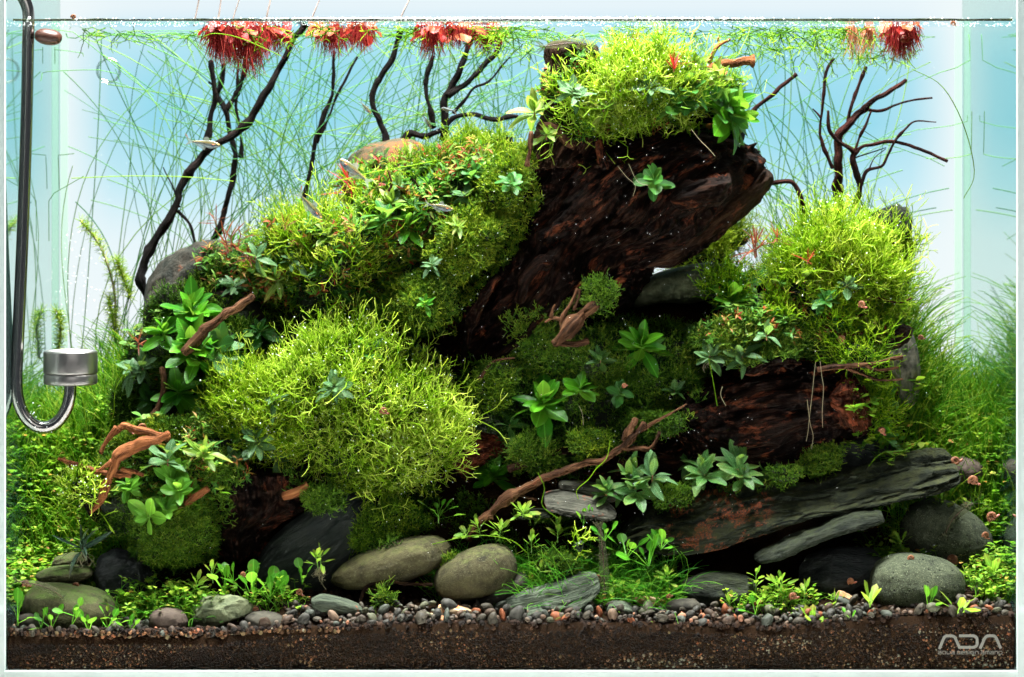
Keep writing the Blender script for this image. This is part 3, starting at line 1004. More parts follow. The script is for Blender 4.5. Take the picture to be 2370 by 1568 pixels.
# black and maroon branches against the backdrop
YB = 0.215
wood('bare_branch', 'tall black forked branch crossing the upper left backdrop', M['black'], YB,
     ch(20, 15, (345, 690), (328, 625), (350, 570), (380, 520), (410, 460), (440, 395), (480, 350), (540, 310), (575, 280), (620, 200), (655, 140), (690, 80), (705, 58)),
     ch(6, 3, (415, 480), (398, 430), (378, 388)), ch(9, 5, (410, 488), (440, 520), (452, 572)), ch(15, 12, (470, 352), (482, 300), (490, 248), (497, 205), (488, 142)), ch(7, 5, (497, 200), (482, 190)), seed=100)
wood('bare_branch', 'black wavy branch rising behind the tall forked one', M['black'], YB + 0.02,
     ch(15, 12, (470, 640), (490, 575), (516, 503), (536, 430), (546, 364), (539, 331), (529, 291), (523, 251), (506, 225), (508, 200), (520, 150)),
     ch(12, 8, (523, 251), (546, 215), (562, 172), (570, 110)), ch(9, 6, (556, 365), (560, 324), (549, 275), (547, 215), (550, 160)), seed=104)
wood('bare_branch', 'thin black forked branch behind the red needle plant', M['black'], YB + 0.01,
     ch(12, 7, (670, 560), (691, 486), (714, 413), (728, 344), (744, 281), (764, 228), (768, 205), (775, 120)), ch(7, 5, (735, 330), (784, 215), (827, 132)), seed=108)
wood('bare_branch', 'black zigzag branch left of the brown rock', M['black'], YB,
     ch(15, 12, (892, 360), (889, 300), (873, 258), (863, 215), (890, 165), (913, 116), (926, 66)), seed=110)
wood('bare_branch', 'many-armed black branch above the lime crest', M['black'], YB,
     ch(20, 11, (1028, 320), (1030, 270), (1033, 225), (1062, 159), (1085, 110), (1105, 66)),
     ch(15, 9, (1036, 225), (1082, 192), (1115, 159), (1148, 122), (1165, 80)), ch(12, 9, (1002, 300), (996, 258), (986, 215), (989, 179), (1002, 130)),
     ch(8, 4, (1050, 262), (1075, 231), (1098, 205), (1131, 188), (1181, 132)), ch(12, 10, (1035, 290), (1058, 268), (1095, 265), (1141, 274), (1201, 271)),
     ch(18, 14, (920, 335), (949, 312), (989, 317), (1022, 298)), seed=112)
YB2 = 0.19
wood('bare_branch', 'maroon candelabra branch rising behind the right cushion', M['maroon'], YB2,
     ch(24, 10, (1940, 520), (1937, 474), (1935, 389), (1944, 321), (1967, 281), (2004, 250), (2042, 227), (2096, 186)),
     ch(10, 7, (1964, 283), (1971, 237), (1988, 196), (2006, 156)), ch(8, 4, (2011, 254), (2042, 255), (2092, 237), (2157, 227)),
     ch(9, 6, (1930, 390), (1913, 359), (1900, 325), (1896, 305), (1906, 237), (1910, 179), (1930, 134)), ch(5, 4, (1900, 276), (1890, 262), (1881, 252)), seed=120)
wood('bare_branch', 'slimmer maroon branch with arching arms beside the candelabra branch', M['maroon'], YB2 - 0.02,
     ch(15, 8, (1972, 500), (1980, 470), (1991, 433), (1974, 372), (1974, 352), (1950, 335), (1927, 315), (1917, 288), (1917, 258)),
     ch(10, 7, (1977, 359), (1994, 342), (2025, 333), (2069, 328), (2109, 338), (2150, 352), (2194, 374)), ch(8, 5, (1977, 352), (1988, 315), (2004, 288), (2015, 259)),
     ch(9, 3, (1991, 430), (2008, 399), (2042, 382), (2059, 352), (2072, 325), (2096, 298), (2120, 281), (2167, 283)), ch(4, 2, (1978, 366), (2020, 352), (2050, 342)), ch(4, 2, (2010, 395), (2025, 365), (2050, 345)), seed=126)
wood('bare_branch', 'brown arching branch springing right from the trunk tip', M['maroon'], 0.16, ch(10, 13, (1755, 437), (1791, 423), (1829, 421), (1852, 457), (1864, 520)), seed=130)
wood('bare_branch', 'straight red-brown stick behind the trunk top', M['maroon'], 0.18, ch(9, 10, (1700, 310), (1771, 233), (1846, 169)), seed=132)
for k, (a_, b_, where) in enumerate((((452, 40), (462, -8), 'left edge of the biggest red cluster'), ((506, 42), (513, -8), 'middle of the biggest red cluster'), ((540, 42), (556, -8), 'right part of the biggest red cluster'), ((617, 42), (628, -8), 'right edge of the biggest red cluster'), ((722, 42), (742, -8), 'left of the second red cluster'), ((928, 40), (950, -8), 'zigzag branch'))):
    wood('emergent_stem', 'pale stem rising out of the water at the ' + where, M['pale_stem'], 0.2 , ch(4 + k % 2, 3, (a_[0] - 3, a_[1] + 22), a_, b_), seed=140 + k, group='pale stems above the waterline', cat='stem')

# ------------------------------------------------------------------ stones
M['slate'] = stone_mat('slate_dark', (0.007, 0.010, 0.008), (0.036, 0.043, 0.028), stretch=(80, 260, 260), moss=0.5, mosscol=(0.05, 0.065, 0.022), bs=1.0, bd=0.0026)
M['slatecrust'] = stone_mat('slate_crusted', (0.006, 0.009, 0.007), (0.036, 0.043, 0.027), stretch=(80, 270, 270), moss=0.6, mosscol=(0.060, 0.066, 0.022), bs=1.0, bd=0.003, crust=(0.10, 0.50))
M['slateplain'] = stone_mat('slate_grey', (0.014, 0.018, 0.018), (0.045, 0.053, 0.048), stretch=(40, 260, 260), bs=0.8, bd=0.0016)
M['slatestripe'] = stone_mat('slate_striped', (0.004, 0.005, 0.005), (0.13, 0.13, 0.10), stretch=(14, 520, 520), bs=1.0, bd=0.002, patch=0.60, patchcol=(0.28, 0.07, 0.035))
M['slategreen'] = stone_mat('slate_green', (0.010, 0.016, 0.013), (0.13, 0.16, 0.11), stretch=(30, 380, 380), bs=1.0, bd=0.0022, patch=0.68, patchcol=(0.36, 0.22, 0.12))
M['boulder'] = stone_mat('boulder_olive', (0.016, 0.015, 0.008), (0.078, 0.070, 0.032), speck=(0.11, 0.105, 0.055), scale=150, moss=0.5, mosscol=(0.11, 0.13, 0.035), bs=0.6)
M['boulder_moss'] = stone_mat('boulder_mossy', (0.02, 0.021, 0.011), (0.085, 0.082, 0.04), speck=(0.12, 0.12, 0.06), scale=160, moss=0.6, mosscol=(0.07, 0.13, 0.02), bs=0.45)
M['volcanic'] = stone_mat('boulder_volcanic', (0.022, 0.028, 0.018), (0.085, 0.10, 0.06), speck=(0.24, 0.27, 0.17), scale=260, moss=0.3, mosscol=(0.12, 0.17, 0.05), bs=1.0, bd=0.0012, pits=0.9)
M['brownstone'] = stone_mat('stone_brown', (0.05, 0.038, 0.030), (0.095, 0.072, 0.058), scale=300, bs=0.3, bd=0.0006)
M['darkstone'] = stone_mat('stone_dark', (0.022, 0.021, 0.017), (0.065, 0.060, 0.046), scale=260, bs=0.3, bd=0.0006)
M['lichen'] = stone_mat('stone_lichen', (0.05, 0.065, 0.036), (0.16, 0.18, 0.10), scale=160, moss=0.4, mosscol=(0.22, 0.28, 0.10), bs=0.7)
M['darkrust'] = stone_mat('rock_dark_rust', (0.010, 0.013, 0.011), (0.04, 0.034, 0.026), scale=90, patch=0.60, patchcol=(0.09, 0.035, 0.02), bs=0.9, bd=0.002)
M['rustrock'] = stone_mat('rock_rust', (0.022, 0.024, 0.016), (0.085, 0.06, 0.028), scale=110, moss=0.3, patch=0.52, patchcol=(0.13, 0.045, 0.018), bs=0.8)
M['blackrock'] = stone_mat('rock_black', (0.008, 0.010, 0.011), (0.04, 0.045, 0.045), stretch=(60, 240, 240), bs=1.0, bd=0.002)
M['orangerock'] = stone_mat('shard_cream', (0.3, 0.12, 0.05), (0.62, 0.48, 0.3), scale=110, patch=0.58, patchcol=(0.6, 0.2, 0.07), bs=0.5)
M['redshard'] = stone_mat('shard_red', (0.10, 0.05, 0.04), (0.3, 0.11, 0.08), scale=200, bs=0.6, patch=0.62, patchcol=(0.3, 0.28, 0.24))
M['speckled'] = stone_mat('stone_speckled', (0.03, 0.04, 0.035), (0.3, 0.28, 0.21), scale=110, patch=0.64, patchcol=(0.5, 0.2, 0.12), bs=0.5)


def slab(name, label, mat, ribs, y, T, **k):
    return thing(name, label, 'stone')(loft(ribs, y, T, **k), M[mat])


def stone(label, mat, *a, **k):
    return thing('stone', label, 'stone', k.pop('group', None))(stone_v(*a, **k), M[mat])


slab('slate_slab', 'long weathered slate slab with orange crust leaning up to the right', 'slatecrust',
     [(1432, 1235, 1440, 1262), (1500, 1190, 1515, 1272), (1600, 1155, 1612, 1272), (1700, 1136, 1705, 1246), (1780, 1124, 1790, 1215), (1870, 1126, 1880, 1190), (1940, 1106, 1950, 1180), (2040, 1078, 2050, 1155), (2130, 1052, 2145, 1136), (2190, 1048, 2205, 1112), (2208, 1062, 2212, 1090)],
     0.080, 0.024, tilt=0.016, amp=0.0066, freq=(24, 85), pw=3.6, e0=0.05, e1=0.05, seed=51, ridged=0.6, steps=5, nu=260, nt=150)
slab('slate_slab', 'upper slate slab tucked behind the long one at the right', 'slate',
     [(1880, 1085, 1890, 1150), (1960, 1062, 1965, 1110), (2050, 1046, 2055, 1090), (2110, 1042, 2125, 1075)], 0.115, 0.02, tilt=0.012, amp=0.004, freq=(20, 90), seed=52, ridged=0.5, pw=3.6)
slab('slate_slab', 'thin brown slate blade tilted under the long slab', 'slate',
     [(1742, 1292, 1752, 1302), (1800, 1258, 1815, 1290), (1890, 1222, 1900, 1252), (1970, 1190, 1980, 1228), (2030, 1184, 2036, 1212), (2042, 1190, 2046, 1205)], 0.048, 0.013, tilt=0.003, amp=0.0036, freq=(30, 90), pw=3.0, seed=53, ridged=0.5, steps=4, e0=0.04, e1=0.04)
slab('slate_slab', 'large grey slate slanting down behind the spoon-leaved plants', 'slateplain',
     [(820, 1120, 900, 1200), (740, 1165, 840, 1290), (660, 1215, 760, 1370), (600, 1290, 680, 1410), (570, 1370, 640, 1440)], 0.085, 0.022, amp=0.0015, freq=(25, 50), pw=3.0, seed=54)
slab('slate_slab', 'layered green-grey slate with cream veins leaning on the pebbles', 'slategreen',
     [(1140, 1412, 1150, 1432), (1190, 1385, 1200, 1430), (1270, 1355, 1290, 1415), (1340, 1332, 1360, 1395), (1384, 1330, 1392, 1362)], 0.024, 0.008, tilt=0.007, amp=0.0036, freq=(18, 130), pw=3.6, seed=55, ridged=0.5, steps=4, e0=0.04, e1=0.05)
slab('slate_slab', 'small pale green slate wedge beside the rooted plant', 'slategreen',
     [(718, 1388, 725, 1412), (750, 1376, 760, 1418), (800, 1388, 805, 1420), (848, 1408, 850, 1424)], 0.020, 0.010, amp=0.0012, freq=(25, 120), pw=2.8, seed=56, e0=0.05)
slab('slate_slab', 'striped red and white slate piece under the central branch', 'slatestripe',
     [(1256, 1142, 1262, 1180), (1300, 1138, 1310, 1192), (1360, 1150, 1370, 1200), (1425, 1172, 1430, 1205)], 0.05, 0.010, tilt=0.006, amp=0.0032, freq=(15, 150), pw=3.6, seed=57, ridged=0.5, steps=4, e0=0.04)
slab('slate_slab', 'dark grey and red slate strip behind the striped piece', 'slatestripe',
     [(1290, 1112, 1292, 1140), (1350, 1116, 1352, 1150), (1430, 1128, 1430, 1165)], 0.068, 0.012, amp=0.0015, freq=(20, 130), pw=2.6, seed=58)
slab('slate_slab', 'dull olive slate edge left of the striped piece', 'slate', [(1185, 1192, 1190, 1205), (1230, 1178, 1240, 1205), (1275, 1178, 1280, 1200)], 0.06, 0.01, amp=0.001, seed=59)
slab('slate_slab', 'smooth grey slate lying in the gap behind the trunk', 'lichen',
     [(1430, 690, 1450, 715), (1500, 640, 1520, 700), (1580, 615, 1600, 700), (1660, 608, 1680, 680), (1715, 620, 1730, 670)], 0.16, 0.03, amp=0.002, freq=(20, 50), pw=2.4, seed=60)
slab('slate_slab', 'dark slate blade behind the broad-leaved plants at the left', 'slateplain', [(500, 862, 505, 900), (560, 848, 570, 895), (640, 850, 640, 880)], 0.10, 0.012, amp=0.002, freq=(20, 120), seed=61, ridged=0.5)
slab('dark_rock', 'big dark rounded rock behind the left broad-leaved plants', 'darkrust',
     [(325, 690, 350, 900), (370, 620, 400, 900), (440, 578, 470, 900), (530, 570, 560, 900), (620, 620, 640, 880)], 0.16, 0.05, amp=0.006, freq=(30, 50), pw=2.2, seed=62, e0=0.1, ridged=0.4)
stone('rust and green patched rock behind the slope plants', 'rustrock', 905, 415, 112, 92, 12, 0.20, 0.035, seed=63, amp=0.05)
stone('dark rock peeking over the top of the right cushion', 'slate', 2050, 525, 56, 58, 0, 0.17, 0.03, seed=64, amp=0.12, cuts=6)
stone('upright speckled cream and grey stone right of the wood', 'speckled', 2092, 850, 34, 92, 4, 0.15, 0.02, seed=65, amp=0.06, p=2.6)
stone('smooth grey boulder under the red broken wood', 'slateplain', 1965, 1035, 95, 62, 8, 0.13, 0.035, seed=66, amp=0.03)
stone('dark pillar stone at the back of the right cushion', 'slate', 2082, 600, 26, 120, -4, 0.17, 0.014, seed=67, amp=0.1, cuts=4)
stone('long mossy river stone lying flat above the biggest left stone', 'boulder_moss', 150, 1330, 66, 20, 4, 0.055, 0.018, seed=70, amp=0.04)
stone('small mossy stone behind the dark strap-leaved plant', 'boulder_moss', 165, 1300, 44, 20, 8, 0.075, 0.014, seed=71)
stone('biggest smooth green stone in the left front corner', 'boulder_moss', 165, 1408, 112, 56, -8, 0.038, 0.028, seed=72, amp=0.02, p=2.4)
stone('round flat brown stone standing in the left pebbles', 'brownstone', 389, 1438, 45, 31, 0, 0.017, 0.010, seed=73, amp=0.02)
stone('pale lichen-green angular stone in the left pebbles', 'lichen', 512, 1416, 76, 42, 6, 0.024, 0.016, seed=74, amp=0.05, cuts=7)
stone('flat dark disc stone right of the pale green stone', 'darkstone', 616, 1444, 52, 28, -8, 0.018, 0.012, seed=75, amp=0.02)
stone('black cleft rock behind the spoon-leaved plants at the left', 'blackrock', 290, 1345, 66, 78, 25, 0.06, 0.02, seed=76, amp=0.06, cuts=8)
stone('long olive boulder lying on the left of the boulder pair', 'boulder', 905, 1305, 142, 46, 16, 0.05, 0.024, seed=77, amp=0.035, egg=0.12)
stone('egg-shaped olive boulder on the right of the boulder pair', 'boulder', 1100, 1327, 100, 57, 19, 0.04, 0.024, seed=78, amp=0.015, egg=0.06)
stone('dark flat stone beneath the egg-shaped boulder', 'darkstone', 1165, 1368, 66, 26, 30, 0.045, 0.016, seed=79, amp=0.02)
stone('small dark oval stone beside the layered green slate', 'darkstone', 1225, 1372, 30, 18, 20, 0.04, 0.01, seed=80)
stone('black layered rock with a rust patch behind the right plants', 'blackrock', 1950, 1325, 100, 62, 6, 0.06, 0.022, seed=81, amp=0.06, cuts=8)
stone('dark green fractured rock behind the right pebbles', 'slate', 1668, 1368, 100, 46, -2, 0.05, 0.022, seed=82, amp=0.05, cuts=9)
stone('pitted grey-green boulder nearest the right corner', 'volcanic', 2122, 1356, 111, 73, -6, 0.045, 0.03, seed=83, amp=0.025, p=2.5)
stone('pitted boulder behind, with a shrimp on its top', 'volcanic', 2190, 1248, 108, 82, -28, 0.095, 0.034, seed=84, amp=0.03, p=2.4)
stone('small round brown stone at the right glass', 'brownstone', 2264, 1372, 34, 24, 0, 0.05, 0.012, seed=85, amp=0.02)
stone('dark flat disc standing behind the middle pebbles', 'darkstone', 1582, 1408, 42, 22, 0, 0.025, 0.009, seed=86, amp=0.02)
stone('dark flat disc lying by the mossy left stone', 'darkstone', 80, 1440, 42, 22, 0, 0.02, 0.009, seed=87, amp=0.02)
stone('cream and orange shard lying in the middle pebbles', 'orangerock', 1060, 1418, 48, 16, -14, 0.018, 0.007, seed=88, cuts=8)
stone('red triangular shard stuck in the soil at the glass', 'redshard', 1135, 1460, 20, 22, 0, 0.0075, 0.005, seed=89, cuts=10)
stone('black and cream slate shard right of the layered slate', 'slategreen', 1438, 1410, 44, 18, -8, 0.018, 0.009, seed=90, cuts=8)
stone('rust flat shard behind the black and cream one', 'orangerock', 1500, 1392, 42, 13, -4, 0.03, 0.008, seed=91, cuts=8)
stone('rust and tan shard left of the pitted boulder', 'orangerock', 1958, 1388, 26, 20, -35, 0.03, 0.008, seed=92, cuts=9)
stone('tiny crisp orange shard among the pebbles by the boulder pair', 'orangerock', 1018, 1430, 26, 8, -20, 0.012, 0.005, seed=93, cuts=7)
stone('brown stone half hidden behind the upper end of the long slate', 'brownstone', 2230, 1090, 44, 30, 0, 0.13, 0.02, seed=94)

# ------------------------------------------------------------------ green cushions (thread-like fronds and mosses)
def blob_poly(poly, y, T, shrink=0.88):
    """a lumpy core body under a cushion; returns a sampler of surface points and normals"""
    p = np.array(poly, float)
    q = np.vstack([p, p[:1]])
    B = []
    for i in range(len(p)):
        for t in np.linspace(0, 1, 8, endpoint=False):
            B.append(q[i] * (1 - t) + q[i + 1] * t)
    B = np.array(B)
    for _ in range(3):
        B = (np.roll(B, 1, 0) + 2 * B + np.roll(B, -1, 0)) / 4
    area = p[:, 0] * np.roll(p[:, 1], -1) - np.roll(p[:, 0], -1) * p[:, 1]
    A = area.sum() / 2
    C = np.array([((p[:, 0] + np.roll(p[:, 0], -1)) * area).sum(), ((p[:, 1] + np.roll(p[:, 1], -1)) * area).sum()]) / (6 * A)
    an = np.linspace(0, 2 * PI, len(B), endpoint=False)
    B = C + (B - C) * (1 + 0.24 * fbm(np.stack([np.cos(an) * 2.6, np.sin(an) * 2.6, an * 0 + C[0] * 0.01], -1), 3, 2))[:, None]

    def point(k, s, side):
        """k boundary index (float), s radial 0..1, side -1 front or +1 back"""
        k0 = np.floor(k).astype(int) % len(B)
        f = (k - np.floor(k))[..., None]
        b = B[k0] * (1 - f) + B[(k0 + 1) % len(B)] * f
        xy = C + (b - C) * (s * shrink)[..., None]
        prof = np.sqrt(np.maximum(1 - s ** 2.4, 0))
        lump = 1 + 0.38 * fbm(np.stack([xy[..., 0] / 60, xy[..., 1] / 60, side * 3 + 0 * s], -1), 3, 5)
        yy = y + side * T * prof * lump
        P3 = PA(xy[..., 0], xy[..., 1], yy)
        d = nrm(b - C)
        nz = prof + 0.15
        n = nrm(np.stack([d[..., 0] * s ** 1.5, side * nz, -d[..., 1] * s ** 1.5], -1))
        return P3, n

    nb = len(B)
    rings = np.linspace(0.02, 1, 12)
    K, R = np.meshgrid(np.arange(nb, dtype=float), rings, indexing='ij')
    f_, _ = point(K, R, -1.0)
    b_, _ = point(K, R, 1.0)
    G = np.concatenate([f_, b_[:, ::-1]], 1)
    nt = G.shape[1]
    Fq = grid_faces(nb, nt, False)
    i = np.arange(nt - 1)
    last = np.stack([(nb - 1) * nt + i, (nb - 1) * nt + i + 1, i + 1, i], -1)
    return point, nb, G.reshape(-1, 3), np.vstack([Fq, last])


def forks(A, base, dirs, L, r, levels, spread, tint, bend=0.35, upb=0.12, sides=3, segs=2):
    """dichotomous fronds; returns the tips"""
    p, d = base, nrm(dirs)
    tips = None
    for lv in range(levels + 1):
        n = len(p)
        l = L * (0.78 ** lv) * rng.uniform(0.55, 1.25, (n, 1))
        pts = [p]
        q, e = p, d
        for k in range(segs):
            e = nrm(e + rng.normal(size=(n, 3)) * bend * 0.6 + np.array([0, 0, upb]))
            q = q + e * l / segs
            pts.append(q)
        rr = r * (0.88 ** lv)
        rv = rng.uniform(0.7, 1.25, (n, 1))
        A.tubes(np.stack(pts, 1), np.tile(np.array([rr, rr * 0.95, rr * 0.85][:segs + 1])[None], (n, 1)) * rv, sides, np.clip(np.broadcast_to(tint, (n,)) * 0.75 - 0.25 + 0.55 * lv / max(levels, 1), 0, 1))
        tips = q
        if lv < levels:
            ax = nrm(np.cross(e, rng.normal(size=(n, 3))))
            s_ = spread * rng.uniform(0.6, 1.3, (n, 1))
            d1, d2 = nrm(e + ax * s_), nrm(e - ax * s_)
            p = np.concatenate([q, q])
            d = np.concatenate([d1, d2])
            tint = np.concatenate([np.broadcast_to(tint, (n,))] * 2)
            keep = rng.random(len(p)) < 0.86
            p, d, tint = p[keep], d[keep], tint[keep]
            L = L
            if np.ndim(L) > 0:
                L = np.concatenate([L, L])[keep]
    return tips


M['riccia'] = tint_mat('lime_frond', [(0.0, (0.035, 0.12, 0.003)), (0.35, (0.12, 0.28, 0.006)), (0.7, (0.29, 0.46, 0.012)), (1.0, (0.58, 0.66, 0.10))], 0.4, 0.4, trmul=1.3)
M['riccia2'] = tint_mat('pale_lime_frond', [(0.0, (0.045, 0.14, 0.003)), (0.5, (0.25, 0.42, 0.015)), (1.0, (0.66, 0.74, 0.17))], 0.4, 0.5, trmul=1.4)
M['riccia_core'] = simple_mat('frond_core', (0.03, 0.055, 0.008), 0.9, nscale=300, namp=0.6, bumps=1.0, bd=0.002)
M['moss'] = tint_mat('moss_frond', [(0.0, (0.010, 0.034, 0.004)), (0.45, (0.042, 0.115, 0.008)), (0.8, (0.11, 0.22, 0.015)), (1.0, (0.22, 0.30, 0.03))], 0.5, 0.3, trmul=1.2)
M['mossl'] = tint_mat('moss_light_frond', [(0.0, (0.018, 0.06, 0.003)), (0.5, (0.09, 0.20, 0.008)), (1.0, (0.34, 0.42, 0.03))], 0.5, 0.35, trmul=1.2)
M['moss_core'] = simple_mat('moss_core', (0.010, 0.018, 0.006), 0.95, nscale=300, namp=0.6, bumps=1.0, bd=0.002)
bb, nt = newmat('bubble')
g_ = nt.nodes.new('ShaderNodeBsdfGlossy')
g_.inputs['Roughness'].default_value = 0.12
g_.inputs[0].default_value = (1, 1, 1, 1)
t_ = nt.nodes.new('ShaderNodeBsdfTransparent')
d_ = nt.nodes.new('ShaderNodeBsdfDiffuse')
d_.inputs[0].default_value = (0.95, 0.97, 0.97, 1)
m0 = nt.nodes.new('ShaderNodeBsdfTranslucent')
m0.inputs[0].default_value = (0.9, 0.95, 0.95, 1)
ma = nt.nodes.new('ShaderNodeAddShader')
nt.links.new(d_.outputs[0], ma.inputs[0])
nt.links.new(m0.outputs[0], ma.inputs[1])
m1 = nt.nodes.new('ShaderNodeMixShader')
m1.inputs[0].default_value = 0.45
m2 = nt.nodes.new('ShaderNodeMixShader')
m2.inputs[0].default_value = 0.5
nt.links.new(t_.outputs[0], m1.inputs[1])
nt.links.new(g_.outputs[0], m1.inputs[2])
nt.links.new(m1.outputs[0], m2.inputs[1])
nt.links.new(ma.outputs[0], m2.inputs[2])
finish(nt, m2.outputs[0])
M['bubble'] = bb


def spheres(A, pts, r, ic=ICO1, tint=0.5):
    n = len(pts)
    if n == 0:
        return
    m = np.zeros((n, 3, 4))
    r = np.broadcast_to(np.asarray(r, float), (n,))
    for k in range(3):
        m[:, k, k] = r
    m[:, :, 3] = pts
    A.scatter(ic[0], ic[1], m, tint)


def cushion(name, label, poly, y, T, n, L, r, mat, core, levels=2, spread=0.6, up=0.35, bub=0.0, cat='aquatic plant', back=0.15, shrink=0.86, tint=(0, 1), jit=0.7, bend=0.35, reg=True, droop=0.0, top=0.0):
    """one plant cushion: core, fronds and the gas bubbles on its tips"""
    T = T * (0.62 if T > 0.012 else 1.0)
    pf, nb, V, F = blob_poly(poly, y, T, shrink)
    root = empty(name, V[np.argmin(V[:, 2])], label, cat)
    obj('core', V, F, M[core], root)
    if reg:
        register(V, F)
    k = rng.random(n) * nb
    s = np.sqrt(rng.random(n))
    if top:
        s = s ** (1 - top)
    side = np.where(rng.random(n) < back, 1.0, -1.0)
    ps, ns = [], []
    for sd in (-1.0, 1.0):
        mk = side == sd
        a, b = pf(k[mk], s[mk], sd)
        ps.append(a)
        ns.append(b)
    p, nn = np.vstack(ps), np.vstack(ns)
    d = nn + np.array([0, 0, up]) + rng.normal(size=p.shape) * jit * 0.6
    d[:, 2] -= droop * (nn[:, 2] < -0.2)
    tz = (p[:, 2] - p[:, 2].min()) / max(np.ptp(p[:, 2]), 1e-6)
    tn = tint[0] + (tint[1] - tint[0]) * np.clip(rng.beta(2, 2, len(p)) + 0.25 * fbm(p * 60, 2, 3), 0, 1)
    A = Acc()
    shag = np.clip(0.85 + 0.55 * fbm(p * 110, 2, 11), 0.4, 1.6)[:, None]
    Ls = L * S * rng.uniform(0.55, 1.25, (len(p), 1)) * shag / (levels + 0.6)
    tips = forks(A, p - nn * 0.001, d, Ls, r * S, levels, spread, tn, bend)
    fr = A.obj('fronds', M[mat], root, kind='stuff')
    if bub:
        sel = tips[rng.random(len(tips)) < bub * 0.45]
        B = Acc()
        spheres(B, sel, rng.uniform(0.8, 2.6, len(sel)) ** 1.2 * S * 0.62)
        if len(sel):
            B.obj('gas_bubbles', M['bubble'], root, kind='stuff')
    return root


def poly(*a):
    return list(zip(a[0::2], a[1::2]))


def bank(label, pl, y, T, core='moss_core'):
    pf, nb, V, F = blob_poly(pl, y, T, 0.95)
    V = V + 0.0035 * fbm(V * 90, 4, 6)[:, None] * np.array([0.5, -1, 0.7])
    tagit(obj('moss_bank', V, F, M[core]), label, 'moss bank')
    register(V, F)


bank('dark mossy bank under the whole left slope', poly(540, 620, 640, 510, 740, 485, 840, 455, 900, 410, 980, 365, 1080, 340, 1160, 330, 1205, 370, 1205, 440, 1130, 530, 1060, 620, 1000, 690, 940, 750, 880, 770, 760, 740, 640, 740, 560, 690), 0.14, 0.045)
bank('steep mossy bank carrying the broad-leaved plants at the left', poly(310, 780, 400, 660, 540, 640, 660, 740, 620, 880, 520, 980, 370, 1000, 300, 900), 0.135, 0.035)
bank('dark mossy hump between the central rosettes', poly(1080, 930, 1190, 770, 1320, 730, 1420, 770, 1590, 790, 1620, 860, 1590, 950, 1500, 1000, 1420, 1050, 1290, 1085, 1180, 1075, 1100, 1000), 0.105, 0.022)
bank('mossy saddle carrying the right cushion', poly(1600, 790, 1700, 720, 1790, 650, 1900, 600, 2050, 620, 2085, 720, 2050, 780, 1900, 810, 1780, 820, 1650, 850), 0.105, 0.028)
bank('mossy heap at the lower left under the orange branches', poly(200, 1110, 280, 1030, 420, 985, 550, 985, 560, 1060, 490, 1140, 480, 1280, 400, 1310, 320, 1285, 260, 1200), 0.075, 0.02)
R_ = 'frond_cushion'
cushion(R_, 'largest lime-green forked frond cushion, left of centre', poly(500, 920, 575, 850, 650, 790, 705, 750, 770, 745, 850, 770, 930, 805, 990, 850, 1030, 900, 1060, 960, 1045, 1030, 990, 1085, 930, 1115, 850, 1120, 760, 1095, 660, 1060, 580, 1010, 525, 960), 0.085, 0.045, 2200, 108, 1.12, 'riccia2', 'riccia_core', 3, 0.6, 0.35, 0.16, droop=0.3)
cushion(R_, 'low frond mat spreading left from the largest cushion', poly(465, 935, 540, 870, 620, 860, 700, 940, 700, 1040, 640, 1075, 560, 1045, 500, 1000), 0.078, 0.03, 900, 100, 1.12, 'riccia', 'moss_core', 3, 0.6, 0.35, 0.1, droop=0.3, tint=(0.2, 1))
cushion(R_, 'ragged frond fringe at the lower right of the largest cushion', poly(900, 1010, 990, 960, 1080, 950, 1085, 1010, 1030, 1080, 950, 1130, 860, 1140, 820, 1100), 0.078, 0.028, 900, 100, 1.12, 'riccia2', 'moss_core', 3, 0.6, 0.1, 0.1, droop=0.5, tint=(0.1, 1))
cushion(R_, 'yellow-green frond cushion on the left slope above the biggest one', poly(590, 560, 650, 500, 720, 480, 800, 515, 850, 565, 865, 620, 840, 670, 780, 690, 690, 690, 610, 670, 575, 630), 0.125, 0.035, 1229, 99, 1.12, 'riccia', 'riccia_core', 3, 0.6, 0.35, 0.12, tint=(0.1, 1))
cushion(R_, 'brightest short lime crest behind the mossy trunk edge', poly(985, 365, 1050, 330, 1110, 318, 1160, 310, 1185, 335, 1150, 380, 1090, 405, 1020, 410, 960, 395), 0.19, 0.03, 647, 78, 1.12, 'riccia2', 'riccia_core', 3, 0.5, 0.8, 0.04)
cushion(R_, 'bubble-studded frond cushion on top of the big trunk', poly(1340, 260, 1385, 215, 1430, 140, 1500, 115, 1565, 140, 1610, 190, 1625, 232, 1585, 258, 1510, 262, 1450, 290, 1390, 325, 1340, 315, 1310, 285), 0.10, 0.03, 1488, 108, 1.12, 'riccia2', 'riccia_core', 3, 0.6, 0.45, 0.22, droop=0.25)
cushion(R_, 'tall airy frond cushion on the right driftwood', poly(1790, 590, 1830, 550, 1890, 505, 1950, 505, 2010, 535, 2060, 580, 2085, 640, 2085, 700, 2040, 730, 1970, 720, 1900, 700, 1840, 670, 1790, 640), 0.105, 0.04, 1488, 120, 1.12, 'riccia', 'riccia_core', 3, 0.6, 0.5, 0.14, tint=(0.25, 1))
cushion(R_, 'loose fronds trailing over the slope between trunk and left cushion', poly(880, 420, 960, 410, 1030, 430, 1060, 470, 1020, 560, 960, 640, 890, 640, 840, 560, 830, 480), 0.14, 0.025, 582, 112, 1.12, 'riccia', 'riccia_core', 3, 0.7, 0.3, 0.08, tint=(0, 0.8))
cushion(R_, 'drooping fronds at the lower right edge of the right cushion', poly(1910, 790, 1980, 770, 2050, 790, 2070, 830, 2020, 880, 1950, 870), 0.065, 0.008, 70, 150, 1.3, 'riccia', 'moss_core', 3, 0.6, 0.0, 0.05, shrink=0.5, tint=(0.1, 0.8), reg=False, jit=1.3)
